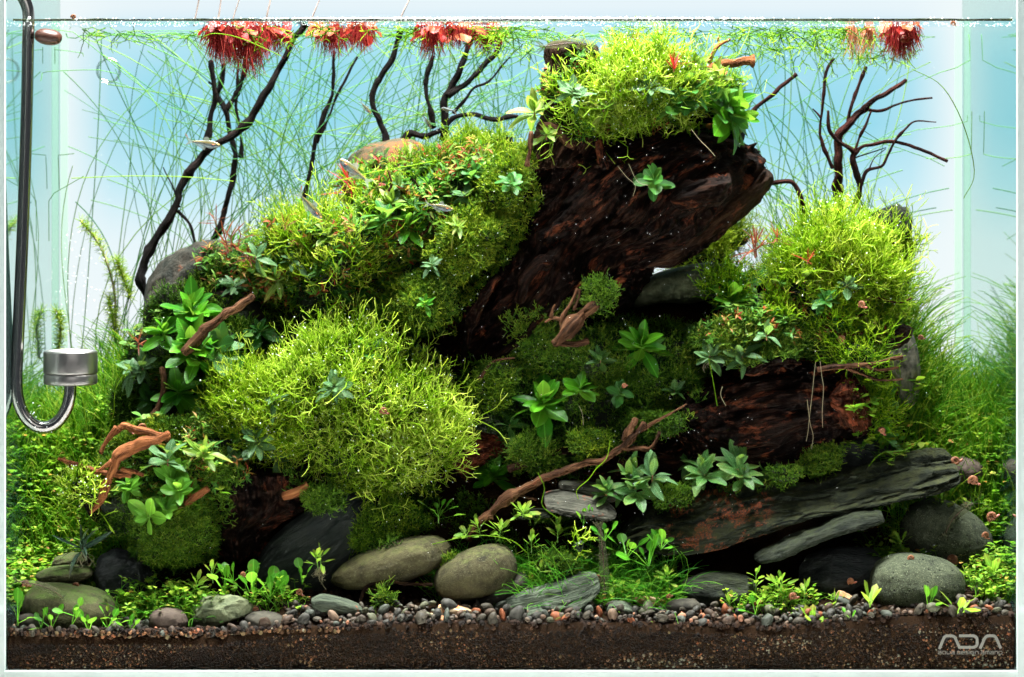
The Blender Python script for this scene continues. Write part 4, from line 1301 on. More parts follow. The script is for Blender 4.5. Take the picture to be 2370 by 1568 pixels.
cushion(R_, 'wispy fronds hanging between right wood and grass', poly(1960, 900, 2020, 880, 2060, 930, 2080, 990, 2030, 1000, 1980, 960), 0.09, 0.015, 200, 95, 1.6, 'riccia', 'moss_core', 3, 0.6, 0.0, 0.0, shrink=0.5, tint=(0.0, 0.7), reg=False)
cushion(R_, 'small sprawling yellow frond tuft at the lower left', poly(140, 1120, 180, 1095, 225, 1110, 240, 1150, 200, 1175, 150, 1165), 0.04, 0.010, 80, 95, 1.9, 'riccia2', 'moss_core', 3, 0.7, 0.2, 0.3, shrink=0.6, reg=False)
cushion(R_, 'sunlit olive frond bank far behind the trunk', poly(1500, 560, 1560, 540, 1640, 510, 1710, 500, 1740, 560, 1700, 620, 1620, 620, 1540, 640), 0.24, 0.02, 972, 89, 1.2, 'mossl', 'moss_core', 2, 0.6, 0.8, 0.03, tint=(0.4, 1))
cushion(R_, 'few pale fronds lying over the middle grass', poly(1300, 1240, 1370, 1215, 1380, 1260, 1360, 1310, 1300, 1300), 0.03, 0.006, 9, 105, 1.7, 'riccia2', 'moss_core', 3, 0.7, 0.1, 0.2, shrink=0.3, reg=False, jit=1.2)
cushion(R_, 'thin fronds straggling over the slope left of the right cushion', poly(1600, 640, 1680, 600, 1740, 640, 1760, 700, 1680, 720, 1620, 700), 0.10, 0.015, 160, 90, 1.5, 'riccia', 'moss_core', 3, 0.6, 0.3, 0.1, shrink=0.6, tint=(0, 0.7))

Q_ = 'moss_clump'
cushion(Q_, 'lime moss draped on the left edge of the trunk, top part', poly(1150, 370, 1195, 360, 1230, 390, 1232, 440, 1200, 480, 1150, 500, 1100, 490, 1090, 440, 1110, 400), 0.095, 0.035, 1620, 33, 1.2, 'mossl', 'moss_core', 2, 0.7, 0.2, 0.03, tint=(0.1, 0.9))
cushion(Q_, 'yellow-green moss cascading down the trunk edge, middle part', poly(1050, 480, 1120, 470, 1170, 510, 1150, 580, 1120, 630, 1060, 655, 1000, 640, 980, 590, 1010, 540), 0.09, 0.04, 2052, 36, 1.2, 'mossl', 'moss_core', 2, 0.7, 0.2, 0.03, tint=(0, 0.9))
cushion(Q_, 'dark moss at the foot of the trunk edge beside the broad-leaved plant', poly(940, 640, 1010, 640, 1060, 660, 1060, 700, 1030, 745, 975, 770, 910, 740, 890, 690), 0.09, 0.035, 1404, 33, 1.2, 'moss', 'moss_core', 2, 0.7, 0.1, 0.01)
cushion(Q_, 'feathery moss patch left of the twisted root', poly(1190, 760, 1240, 735, 1290, 750, 1310, 810, 1300, 870, 1250, 890, 1205, 860, 1180, 810), 0.095, 0.02, 1080, 33, 1.2, 'moss', 'moss_core', 2, 0.7, 0.1, 0.02, tint=(0.15, 1))
cushion(Q_, 'olive moss slope between large cushion and bright broad-leaved plant', poly(1110, 850, 1180, 820, 1215, 870, 1200, 930, 1150, 960, 1095, 945, 1070, 900), 0.09, 0.025, 1080, 33, 1.2, 'mossl', 'moss_core', 2, 0.7, 0.1, 0.02, tint=(0, 0.6))
cushion(Q_, 'moss bank below the bright five-pointed plant', poly(1350, 810, 1430, 850, 1500, 870, 1600, 850, 1625, 900, 1580, 965, 1510, 985, 1430, 950, 1360, 910, 1320, 860), 0.10, 0.025, 2268, 33, 1.2, 'moss', 'moss_core', 2, 0.7, 0.1, 0.02, tint=(0.1, 0.9))
cushion(Q_, 'round moss ball hanging on the trunk above the twisted root', poly(1345, 660, 1385, 642, 1425, 660, 1430, 700, 1400, 725, 1355, 710), 0.07, 0.018, 561, 31, 1.2, 'moss', 'moss_core', 2, 0.7, 0.1, 0.0, tint=(0.2, 0.8))
cushion(Q_, 'moss slope under the right cushion', poly(1600, 770, 1680, 715, 1780, 725, 1870, 745, 1900, 790, 1870, 820, 1780, 800, 1700, 830, 1630, 850), 0.075, 0.022, 1944, 33, 1.2, 'moss', 'moss_core', 2, 0.7, 0.15, 0.01, tint=(0.1, 1))
cushion(Q_, 'moss column hanging over the black cleft rock at the left', poly(310, 1160, 400, 1130, 470, 1160, 490, 1230, 470, 1290, 410, 1315, 350, 1295, 310, 1240), 0.055, 0.022, 2052, 33, 1.2, 'moss', 'moss_core', 2, 0.7, 0.1, 0.0, tint=(0.2, 1))
cushion(Q_, 'moss cushion above the long olive boulder', poly(820, 1190, 890, 1160, 970, 1165, 1005, 1200, 990, 1235, 910, 1250, 840, 1285, 800, 1270), 0.065, 0.02, 1404, 33, 1.2, 'mossl', 'moss_core', 2, 0.7, 0.1, 0.0, tint=(0, 0.7))
cushion(Q_, 'sunlit moss ridge on top of the left wood', poly(250, 1010, 330, 980, 430, 965, 520, 965, 550, 1000, 500, 1035, 400, 1040, 300, 1050, 240, 1050), 0.075, 0.02, 1620, 33, 1.2, 'mossl', 'moss_core', 2, 0.7, 0.2, 0.02, tint=(0.0, 0.9))
cushion(Q_, 'moss behind the thick slanting orange branch', poly(200, 1090, 250, 1060, 290, 1080, 280, 1130, 230, 1160, 195, 1130), 0.065, 0.015, 648, 33, 1.2, 'mossl', 'moss_core', 2, 0.7, 0.2, 0.01, tint=(0.0, 0.8))
cushion(Q_, 'round moss tuft beneath the large green-leaved rosette', poly(1315, 1005, 1365, 985, 1415, 1005, 1420, 1045, 1370, 1065, 1320, 1050), 0.07, 0.018, 669, 31, 1.2, 'mossl', 'moss_core', 2, 0.7, 0.1, 0.0, tint=(0.1, 0.8))
cushion(Q_, 'shaded moss left of the round moss tuft', poly(1175, 1030, 1240, 1005, 1295, 1030, 1290, 1080, 1230, 1095, 1180, 1075), 0.075, 0.015, 702, 31, 1.2, 'moss', 'moss_core', 2, 0.7, 0.1, 0.0)
cushion(Q_, 'moss fringe under the broken red wood end', poly(1850, 1050, 1900, 1030, 1950, 1035, 1940, 1080, 1890, 1100, 1850, 1085), 0.085, 0.018, 648, 38, 1.2, 'moss', 'moss_core', 2, 0.7, 0.0, 0.0, tint=(0.3, 1))
cushion(Q_, 'low moss tuft on the upper slate slab', poly(1775, 1090, 1820, 1080, 1865, 1090, 1850, 1120, 1790, 1118), 0.06, 0.010, 280, 33, 1.2, 'moss', 'moss_core', 2, 0.7, 0.1, 0.0)
cushion(Q_, 'small moss tuft hanging above the large grey slate', poly(695, 1140, 740, 1130, 780, 1150, 770, 1185, 715, 1190), 0.055, 0.012, 453, 36, 1.2, 'moss', 'moss_core', 2, 0.7, 0.0, 0.0, tint=(0.2, 0.9))
cushion(Q_, 'small moss tuft right of the bushy light-green plant', poly(480, 1070, 530, 1065, 540, 1100, 510, 1125, 470, 1110), 0.06, 0.012, 378, 33, 1.2, 'moss', 'moss_core', 2, 0.7, 0.0, 0.0, tint=(0.2, 0.9))
cushion(Q_, 'moss sprig in the dark hollow under the boulders', poly(865, 1378, 895, 1362, 915, 1385, 905, 1405, 870, 1405), 0.025, 0.008, 97, 51, 1.2, 'moss', 'moss_core', 2, 0.7, 0.4, 0.0, tint=(0.4, 1), shrink=0.6)
cushion(Q_, 'moss between the two olive boulders', poly(1025, 1300, 1050, 1285, 1062, 1310, 1045, 1335, 1020, 1330), 0.045, 0.010, 280, 33, 1.2, 'moss', 'moss_core', 2, 0.7, 0.0, 0.0, tint=(0.3, 1))
cushion(Q_, 'low moss pad under the paired dark-leaved plants', poly(1510, 1130, 1570, 1120, 1610, 1135, 1600, 1165, 1540, 1175, 1510, 1160), 0.06, 0.012, 453, 31, 1.2, 'moss', 'moss_core', 2, 0.7, 0.1, 0.0, tint=(0.1, 0.8))
cushion(Q_, 'dim moss on the slope behind the steel diffuser', poly(240, 900, 300, 880, 345, 920, 330, 980, 260, 985), 0.13, 0.02, 648, 33, 1.2, 'moss', 'moss_core', 2, 0.7, 0.2, 0.0, tint=(0.1, 0.8))
cushion(Q_, 'shaded moss strip on the wood left of the log', poly(1440, 950, 1520, 965, 1600, 960, 1590, 1000, 1530, 1010, 1450, 985), 0.078, 0.012, 453, 33, 1.2, 'moss', 'moss_core', 2, 0.7, 0.1, 0.0, tint=(0.1, 0.8))
cushion(Q_, 'moss shreds among the carpet right of the boulder pair', poly(1240, 1290, 1300, 1275, 1340, 1300, 1330, 1340, 1260, 1345), 0.04, 0.010, 280, 33, 1.2, 'moss', 'moss_core', 2, 0.7, 0.1, 0.0, tint=(0.1, 0.8))

# ------------------------------------------------------------------ where the eye's line first meets a body
bvh = None


def build_bvh():
    global bvh
    V = np.concatenate(BV)
    polys = []
    for f in BF:
        polys += f.tolist()
    bvh = BVHTree.FromPolygons(V.tolist(), polys)


build_bvh()
CAMP = np.array(cam.location)


def hit(px, py, default=0.1):
    d = P(px, py, 0.0) - CAMP
    d = d / np.linalg.norm(d)
    loc, n, i, dist = bvh.ray_cast(Vector(CAMP), Vector(d), 4.0)
    if loc is None or loc[1] > 0.297:
        return P(px, py, default), np.array([0, -0.5, 0.8])
    n = np.array(n)
    if n @ d > 0:
        n = -n
    return np.array(loc), n


# ------------------------------------------------------------------ broad-leaved plants
def leaf_mesh(name, w, pet, droop, fold, a=0.8, b=0.9, nx=8, mat=None, wav=0.0, seed=0):
    xs = np.linspace(0, 1, nx)
    xs = pet + (1 - pet) * np.sin(xs ** 1.1 * PI / 2) if pet < 0.3 else np.concatenate([[0, pet * 0.98], pet + (1 - pet) * np.sin(np.linspace(0.12, 1, nx - 2) * PI / 2)])
    xs[0] = 0
    ys = np.array([-1, -0.45, 0, 0.45, 1.0]) if nx > 5 else np.array([-1, 0, 1.0])
    V = []
    for x in xs:
        if x < pet:
            hw = 0.022
        else:
            t = (x - pet) / (1 - pet)
            hw = max(w * math.sin(PI * min(t, 0.9999) ** a) ** b, 0.012 if x < 0.99 else 0.002)
        for yv in ys:
            z = -droop * x * x + fold * abs(yv) * hw * 2 + wav * math.sin(9 * x + 2 * yv + seed) * abs(yv) * hw
            V.append((x, yv * hw, z))
    V = np.array(V)
    F = grid_faces(nx, len(ys), False)
    return mkmesh(name, V, F, mat)


M['broad'] = leaf_mat('broad_leaf', (0.02, 0.14, 0.008), (0.08, 0.30, 0.010), None, 0.32, 0.34)
M['broadL'] = leaf_mat('light_broad_leaf', (0.06, 0.22, 0.02), (0.15, 0.36, 0.035), None, 0.38, 0.34)
M['broadD'] = leaf_mat('deep_broad_leaf', (0.018, 0.095, 0.018), (0.05, 0.19, 0.03), None, 0.28, 0.35)
M['dark'] = leaf_mat('dark_leaf', (0.014, 0.065, 0.013), (0.045, 0.135, 0.022), (0.16, 0.20, 0.05), 0.22, 0.4, spots=True)
M['frost'] = leaf_mat('frosted_leaf', (0.022, 0.075, 0.025), (0.075, 0.16, 0.06), None, 0.25, 0.45, spots=True)
M['olive'] = leaf_mat('olive_leaf', (0.08, 0.17, 0.02), (0.20, 0.28, 0.05), (0.30, 0.14, 0.04), 0.35, 0.36)
M['strap'] = leaf_mat('strap_leaf', (0.018, 0.045, 0.035), (0.04, 0.085, 0.05), (0.12, 0.07, 0.04), 0.15, 0.4)
M['red'] = leaf_mat('red_leaf', (0.22, 0.010, 0.008), (0.34, 0.025, 0.015), None, 0.35, 0.4, vein=False, tr=(0.5, 0.04, 0.02))
M['redbrown'] = leaf_mat('red_brown_leaf', (0.10, 0.022, 0.010), (0.22, 0.055, 0.02), (0.28, 0.10, 0.03), 0.3, 0.45, vein=False, tr=(0.4, 0.11, 0.04))
M['spoon'] = leaf_mat('spoon_leaf', (0.03, 0.19, 0.010), (0.10, 0.34, 0.02), None, 0.4, 0.3)
M['glosso'] = leaf_mat('small_leaf', (0.10, 0.27, 0.015), (0.24, 0.42, 0.04), (0.36, 0.20, 0.05), 0.4, 0.38)
M['stemgreen'] = simple_mat('green_stem', (0.12, 0.26, 0.04), 0.5)
M['stemred'] = simple_mat('red_stem', (0.30, 0.10, 0.06), 0.5)
M['stempale'] = simple_mat('pale_root', (0.24, 0.21, 0.12), 0.6)

KIND = {  # material, (width, petiole, droop, fold, a, b), leaf elevation range, stem material, number of leaf shapes
    'broad': ('broad', (0.235, 0.16, 0.18, 0.10, 0.9, 0.62), (10, 95), 'stemgreen'),
    'broadL': ('broadL', (0.27, 0.16, 0.20, 0.12, 0.9, 0.6), (10, 95), 'stemgreen'),
    'broadD': ('broadD', (0.28, 0.20, 0.30, 0.10, 0.9, 0.6), (15, 100), 'stemgreen'),
    'dark': ('dark', (0.20, 0.14, 0.25, 0.10, 0.9, 0.6), (15, 100), 'stemred'),
    'frost': ('frost', (0.22, 0.16, 0.45, 0.10, 0.9, 0.6), (10, 100), 'stemred'),
    'olive': ('olive', (0.19, 0.14, 0.45, 0.12, 0.9, 0.65), (10, 90), 'stemred'),
    'strap': ('strap', (0.085, 0.10, 0.40, 0.25, 0.8, 0.5), (5, 95), 'stemred'),
    'red': ('red', (0.035, 0.02, 0.15, 0.1, 0.9, 0.7), (5, 75), 'stemred'),
    'redbrown': ('redbrown', (0.045, 0.02, 0.25, 0.1, 0.9, 0.7), (5, 85), 'stemred'),
    'spoon': ('spoon', (0.16, 0.58, 0.18, 0.08, 1.0, 0.5), (5, 60), 'stemgreen'),
    'glosso': ('glosso', (0.20, 0.30, 0.20, 0.08, 0.9, 0.7), (10, 90), 'stemgreen'),
}
LM = {}
for k, (mt, sh, _, _) in KIND.items():
    LM[k] = [leaf_mesh('leaf_' + k, sh[0] * f, sh[1], sh[2] * g2, sh[3], sh[4], sh[5], 7 if k not in ('glosso', 'red', 'redbrown') else 5, M[mt], wav=0.12, seed=q)
             for q, (f, g2) in enumerate(((1.0, 1.0), (0.86, 1.6), (1.12, 0.5), (0.95, -0.3)))]
GA = PI * (3 - math.sqrt(5))


def basis(axis):
    a = nrm(np.asarray(axis, float))
    b = nrm(np.cross(a, [0.3, 0.1, 1.0]) if abs(a[2]) < 0.9 else np.cross(a, [1.0, 0.2, 0]))
    return a, b, np.cross(a, b)


def put_leaf(root, o0, pos, d, up, ln, kind, name='leaf'):
    d = nrm(d)
    z = nrm(up - (up @ d) * d)
    yv = np.cross(z, d)
    m = Matrix(((d[0] * ln, yv[0] * ln, z[0] * ln, pos[0] - o0[0]), (d[1] * ln, yv[1] * ln, z[1] * ln, pos[1] - o0[1]), (d[2] * ln, yv[2] * ln, z[2] * ln, pos[2] - o0[2]), (0, 0, 0, 1)))
    return link(name, LM[kind][rng.integers(0, 4)], root, mtx=m)


def rosette(px, py, n, ln, kind, label, axis=(0, -0.55, 0.83), spread=0.0, off=0.006, y=None, stem=0.35, group=None, name='broadleaf_plant', cat='aquatic plant', e=None, roots=0, droopy=0.0, lean=0.0):
    """leaves around a short stem; px,py is where its crown shows"""
    if y is None:
        p0, nn = hit(px, py)
        p0 = p0 + np.array([0, -off, 0])
    else:
        p0 = P(px, py, y)
    mt, sh, (e0, e1), sm = KIND[kind]
    if kind not in ('red', 'redbrown', 'spoon', 'glosso', 'strap'):
        n = int(n * (1.75 if kind[:5] == 'broad' else 1.4)) + 1
        ln = ln * 1.12
    if e:
        e0, e1 = e
    Lm = ln * S * (D + p0[1]) / D
    a, b, c = basis(np.asarray(axis) + np.array([lean, 0, 0]))
    base = p0 - a * Lm * stem
    root = empty(name, base, label, cat, group)
    o0 = base
    crowns = 1 + int(n > 14) + int(n > 22) if spread else 1
    cs = [np.zeros(3)] + [b * math.cos(i * 2.4) * spread * S + c * math.sin(i * 2.4) * spread * S * 0.8 for i in range(1, crowns)]
    A = Acc()
    for i, cc in enumerate(cs):
        q = base + cc * 0.6
        pts = np.array([q, q * 0.5 + (p0 + cc) * 0.5 + b * Lm * 0.03, p0 + cc])
        A.tubes(pts[None], np.array([[1.1, 1.0, 0.8]]) * Lm * 0.03, 6)
    if roots:
        rp = base + rng.normal(size=(roots, 3)) * Lm * 0.05
        pts = [rp]
        for k in range(4):
            rp = rp + np.stack([rng.normal(size=roots) * 0.10, rng.normal(size=roots) * 0.05, -np.abs(rng.normal(size=roots)) * 0.16], -1) * Lm
            pts.append(rp)
        B = Acc()
        B.tubes(np.stack(pts, 1), 0.7 * S)
        B.obj('roots', M['stempale'], root, kind='stuff')
    A.obj('stem', M[sm], root)
    ph = rng.random() * 6.28
    for i in range(n):
        f = (i + 0.5) / n
        el = math.radians(e0 + (e1 - e0) * f ** 0.8 + rng.normal() * 13)
        az = ph + i * GA + rng.normal() * 0.4
        rad = b * math.cos(az) + c * math.sin(az)
        d = a * math.cos(el) + rad * math.sin(el)
        d[2] -= droopy * f
        up = a * math.sin(el) - rad * math.cos(el) * 0.9 + rng.normal(size=3) * 0.30
        cc = cs[i % crowns]
        pos = p0 + cc - a * Lm * stem * f * 0.7
        put_leaf(root, o0, pos, d, up, Lm * (0.72 + 0.36 * f) * rng.uniform(0.62, 1.15), kind)
    return root


U = (0.0, -0.25, 0.97)
rosette(440, 715, 17, 66, 'broad', 'bright broad-leaved plant in front of the big dark rounded rock', spread=26, off=0.012)
rosette(448, 800, 16, 80, 'broad', 'largest broad-leaved plant on the left slope below the rock', spread=34, off=0.016)
rosette(505, 800, 10, 78, 'broadD', 'deep green broad leaves right of the largest left plant', spread=10, off=0.012)
rosette(415, 900, 12, 66, 'broad', 'broad-leaved plant hanging lowest on the left slope', off=0.012, droopy=0.4)
rosette(893, 722, 11, 66, 'broad', 'broad-leaved plant above the large lime cushion', off=0.014)
rosette(1483, 795, 12, 74, 'broad', 'bright star-shaped broad-leaved plant right of the twisted root', off=0.018, axis=(0, -0.75, 0.65))
rosette(1255, 925, 15, 74, 'broad', 'large bright rosette in the central moss', off=0.016, axis=(0, -0.65, 0.75))
rosette(1342, 895, 11, 50, 'broad', 'smaller rosette just right of the large central rosette', off=0.012)
rosette(1512, 415, 9, 52, 'broadD', 'small dark rosette clinging to the shaded trunk face', off=0.014, axis=(0, -0.7, 0.7))
rosette(1100, 398, 10, 40, 'broadD', 'compact dark rosette on the mossy trunk shoulder', off=0.012)
rosette(1590, 205, 7, 58, 'broadD', 'round dark leaves rising right of the bubbly top cushion', off=0.014, axis=(0.1, -0.45, 0.9))
rosette(1655, 230, 12, 58, 'broadD', 'cluster of round dark leaves on the upper right of the trunk', spread=30, off=0.02, axis=(0.3, -0.5, 0.7))
rosette(1690, 258, 15, 76, 'broad', 'long leaves arching down over the right end of the trunk', spread=20, off=0.02, axis=(0.75, -0.4, 0.4), droopy=0.7)
rosette(1695, 690, 8, 60, 'broad', 'bright leaves peeping out left below the right cushion', off=0.014)
rosette(1735, 650, 6, 56, 'broadD', 'dark leaf pair inside the left side of the right cushion', off=0.02)
rosette(1140, 1095, 14, 56, 'broad', 'bushy light-green plant above the grass in the centre', off=0.012, axis=(0.1, -0.5, 0.85))
rosette(400, 1105, 26, 42, 'broadL', 'bushy small-leaved light-green plant on the left moss', spread=42, off=0.014, axis=(0, -0.7, 0.7))
rosette(380, 1165, 14, 34, 'broadL', 'lower small-leaved tuft under the bushy left plant', spread=18, off=0.012, axis=(0, -0.7, 0.7))
rosette(345, 1190, 5, 56, 'broadL', 'long drooping leaf cluster beside the orange branch foot', off=0.012, axis=(-0.4, -0.6, 0.1))
rosette(895, 500, 6, 60, 'broadD', 'two tall dark leaves standing on the left slope', off=0.014, axis=(0, -0.3, 1))
rosette(945, 520, 8, 52, 'broad', 'bright leaves beside the tall dark pair on the slope', off=0.012)
rosette(2040, 1000, 10, 50, 'broad', 'green leaves in the gap right of the broken wood', off=0.012)
rosette(2035, 930, 8, 52, 'broadD', 'blue-green leaves below the speckled stone', off=0.012)
rosette(985, 700, 8, 24, 'broad', 'tiny round-leaved sprig on the dark moss by the trunk', off=0.010)
# narrow dark and frosted plants
B_ = 'stem_plant'
rosette(775, 890, 14, 42, 'frost', 'frosty blue-green plant in the middle of the largest cushion', off=0.016, name=B_, axis=(0, -0.75, 0.65))
rosette(955, 800, 15, 40, 'frost', 'frosted leaves on the upper right of the largest cushion', spread=30, off=0.014, name=B_)
rosette(1010, 850, 16, 46, 'frost', 'grey-green leaves spilling right from the largest cushion', spread=28, off=0.014, name=B_, axis=(0.5, -0.5, 0.6))
rosette(690, 790, 10, 44, 'frost', 'dusty green leaves at the top edge of the largest cushion', spread=20, off=0.01, name=B_)
rosette(1455, 1110, 20, 58, 'dark', 'dark speckled-leaved plant over the striped slate', spread=40, y=0.05, name=B_)
rosette(1510, 1100, 8, 60, 'frost', 'taller pale leaves between the two dark speckled plants', y=0.046, name=B_, axis=(0, -0.35, 0.95))
rosette(1620, 1085, 16, 56, 'dark', 'left one of the paired dark plants on the long slate', spread=26, y=0.052, name=B_)
rosette(1705, 1085, 18, 56, 'dark', 'right one of the paired dark plants on the long slate', spread=30, y=0.05, name=B_)
rosette(595, 1015, 11, 50, 'frost', 'veined grey-green plant at the left foot of the largest cushion', off=0.014, name=B_)
rosette(475, 1040, 10, 58, 'olive', 'olive red-stemmed plant on the moss ridge', off=0.016, name=B_, axis=(0, -0.4, 0.9))
rosette(395, 1055, 8, 60, 'frost', 'tall pale leaves right of the thick orange branch', off=0.016, name=B_, axis=(0.1, -0.5, 0.85))
rosette(190, 1265, 16, 78, 'strap', 'dark striped strap-leaved plant above the mossy river stone', y=0.05, name=B_, axis=(0, -0.25, 0.95), roots=10, stem=0.2)
rosette(1640, 820, 10, 44, 'frost', 'small veined plant left on the right moss slope', off=0.014, name=B_, roots=5)
rosette(1715, 820, 10, 52, 'frost', 'larger veined plant on the right moss slope', off=0.016, name=B_)
rosette(1772, 770, 6, 48, 'frost', 'veined leaves just under the right cushion', off=0.014, name=B_)
rosette(1237, 255, 9, 54, 'olive', 'yellow-olive plant perched on the left end of the trunk top', off=0.02, name=B_, y=0.085, axis=(0, -0.35, 0.95))
rosette(1265, 310, 8, 42, 'olive', 'drooping olive leaves under the perched plant', y=0.08, name=B_)
rosette(1335, 165, 9, 42, 'olive', 'yellow-tipped plant growing before the stump', y=0.095, name=B_, axis=(0, -0.3, 0.95))
rosette(1325, 210, 12, 42, 'frost', 'silvery leaves on the left flank of the top cushion', y=0.07, spread=22, name=B_)
rosette(1610, 150, 9, 42, 'olive', 'olive leaves around the sawn branch end', y=0.09, name=B_, spread=15)
rosette(1660, 165, 10, 40, 'olive', 'olive sprigs under the sawn branch end', y=0.095, name=B_, spread=15)
rosette(330, 840, 12, 44, 'frost', 'grey-leaved plant at the left edge of the slope', off=0.012, name=B_, spread=16)
rosette(305, 860, 8, 40, 'frost', 'greyish leaves hanging behind the steel diffuser head', y=0.10, name=B_)
rosette(950, 365, 9, 50, 'olive', 'tall olive plant before the brown rock', off=0.014, name=B_, axis=(0, -0.3, 0.95))
rosette(868, 425, 10, 48, 'frost', 'pale star-shaped plant below the middle fish', off=0.014, name=B_)
rosette(812, 470, 10, 46, 'olive', 'olive plant at the foot of the crimson needles', off=0.012, name=B_, spread=12)
rosette(925, 430, 9, 42, 'frost', 'frosted leaves on the slope under the brown rock', off=0.012, name=B_)
rosette(1000, 440, 8, 44, 'broadD', 'dark leaves in the gap below the lime crest', off=0.012, name=B_)
rosette(905, 470, 9, 44, 'olive', 'short olive plant in the middle of the slope', off=0.012, name=B_)
rosette(595, 590, 6, 40, 'frost', 'grey leaves at the left edge of the slope cushion', off=0.012, name=B_)
rosette(545, 660, 8, 42, 'frost', 'silver-green sprig between dark rock and slope cushion', off=0.012, name=B_)
rosette(1000, 610, 9, 26, 'frost', 'tiny pale sprigs on the cascading trunk moss', off=0.012, name=B_, spread=20)
rosette(1955, 655, 8, 36, 'frost', 'round grey leaves inside the right cushion', off=0.02, name=B_)
rosette(1905, 690, 7, 36, 'broadD', 'dark leaves buried under the right cushion', off=0.02, name=B_)
# red plants
R2 = 'needle_plant'
rosette(808, 420, 22, 78, 'red', 'crimson needle-leaved plant beside the thin black branch', y=0.13, name=R2, axis=(-0.35, -0.3, 0.9), stem=0.6)
rosette(835, 440, 10, 46, 'red', 'short crimson sprig behind the middle fish', y=0.135, name=R2)
rosette(535, 545, 24, 62, 'redbrown', 'rusty needle-leaved plant on the dark rock', y=0.10, name=R2, axis=(0, -0.3, 0.9), spread=30, stem=0.6)
rosette(500, 500, 10, 44, 'redbrown', 'thin red-brown sprig standing above the rusty plant', y=0.12, name=R2, axis=(0, -0.2, 1), stem=0.6)
rosette(575, 590, 14, 50, 'redbrown', 'rusty leaves over the right end of the dark rock', y=0.105, name=R2, spread=14)
rosette(1560, 150, 15, 54, 'red', 'scarlet needle-leaved plant on the top cushion', y=0.07, name=R2, axis=(0, -0.25, 1), e=(3, 50))
rosette(1472, 85, 8, 34, 'red', 'scarlet sprig touching the water surface', y=0.09, name=R2, axis=(0, -0.2, 1))
rosette(1748, 560, 20, 62, 'redbrown', 'dark red stem plant at the left of the right cushion', y=0.08, name=R2, axis=(-0.1, -0.3, 0.95), e=(3, 70), spread=14, stem=0.6)
rosette(1800, 545, 12, 50, 'redbrown', 'second dark red sprig inside the right cushion', y=0.075, name=R2, axis=(0.1, -0.3, 0.95), e=(3, 70))
rosette(1870, 600, 9, 40, 'red', 'red needles half buried in the right cushion', y=0.055, name=R2)
rosette(795, 575, 12, 34, 'red', 'small red shoots in the slope cushion', y=0.085, name=R2, spread=14)
rosette(660, 520, 8, 40, 'redbrown', 'small rusty shoot at the top of the slope cushion', y=0.09, name=R2)
rosette(320, 790, 12, 50, 'redbrown', 'red-brown shoots at the left rim of the slope', y=0.10, name=R2, spread=16)
# spoon leaves and sprouts in front
SP = 'spoon_leaf_plant'
for (x_, y_, n_, l_, lb) in ((520, 1370, 5, 84, 'tallest green spoon leaf before the driftwood foot'), (585, 1385, 9, 92, 'clump of spoon leaves before the large grey slate'),
                             (625, 1390, 8, 82, 'spoon leaves just right of the main clump'), (655, 1385, 6, 70, 'thin yellow-tipped spoon leaves near the rooted plant')):
    rosette(x_, y_, n_, l_, 'spoon', lb, y=0.03, name=SP, axis=(0, -0.1, 1), e=(4, 38), stem=0.05)
rosette(1015, 1190, 9, 66, 'spoon', 'round glossy leaves below the largest cushion', y=0.055, name=SP, axis=(0, -0.25, 1), e=(5, 70))
rosette(1500, 1310, 9, 92, 'spoon', 'spoon leaves rising before the rusty end of the slate', y=0.03, name=SP, axis=(0, -0.15, 1), e=(4, 42), stem=0.05, spread=20)
rosette(1450, 1290, 6, 80, 'spoon', 'spoon leaves left of the slate end, over the grass', y=0.035, name=SP, axis=(-0.1, -0.15, 1), e=(4, 42), stem=0.05)
G2 = 'carpet_plant'
rosette(742, 1285, 15, 44, 'glosso', 'yellow-green uprooted plant with pale roots in front of the grey slate', y=0.035, name=G2, spread=22, roots=26, axis=(0, -0.2, 1), stem=0.7)
rosette(1810, 1345, 20, 42, 'glosso', 'bushy small-leaved plant behind the right pebbles', y=0.03, name=G2, spread=30, roots=10, axis=(0, -0.2, 1), stem=0.6)
rosette(1815, 1380, 14, 36, 'glosso', 'lower leaves of small-leaved growth at the right pebbles', y=0.024, name=G2, spread=22, roots=8, axis=(0, -0.2, 1))
rosette(1750, 1325, 7, 34, 'glosso', 'thin tall sprig left of the bushy small-leaved plant', y=0.03, name=G2, axis=(0, -0.2, 1), stem=1.6)
rosette(1465, 1370, 10, 40, 'glosso', 'four-leaved sprouts by the black and cream shard', y=0.022, name=G2, axis=(0, -0.4, 0.9), spread=14)
rosette(1420, 1350, 8, 34, 'glosso', 'small sprout at the right end of the layered slate', y=0.024, name=G2)
rosette(1210, 1185, 14, 42, 'glosso', 'small-leaved shoot beneath the long central branch', y=0.045, name=G2, spread=18, axis=(0, -0.4, 0.9))
rosette(1250, 1320, 5, 34, 'glosso', 'single bright sprout right of the egg-shaped boulder', y=0.03, name=G2)
rosette(1080, 1235, 6, 44, 'glosso', 'pale clover-like leaf above the boulder pair', y=0.045, name=G2, e=(60, 95))
rosette(2085, 1255, 10, 40, 'glosso', 'sprout between the two pitted boulders', y=0.06, name=G2, axis=(0, -0.2, 1))
rosette(1720, 1095, 5, 30, 'glosso', 'thin sprig tip on the dark log face', y=0.05, name=G2)
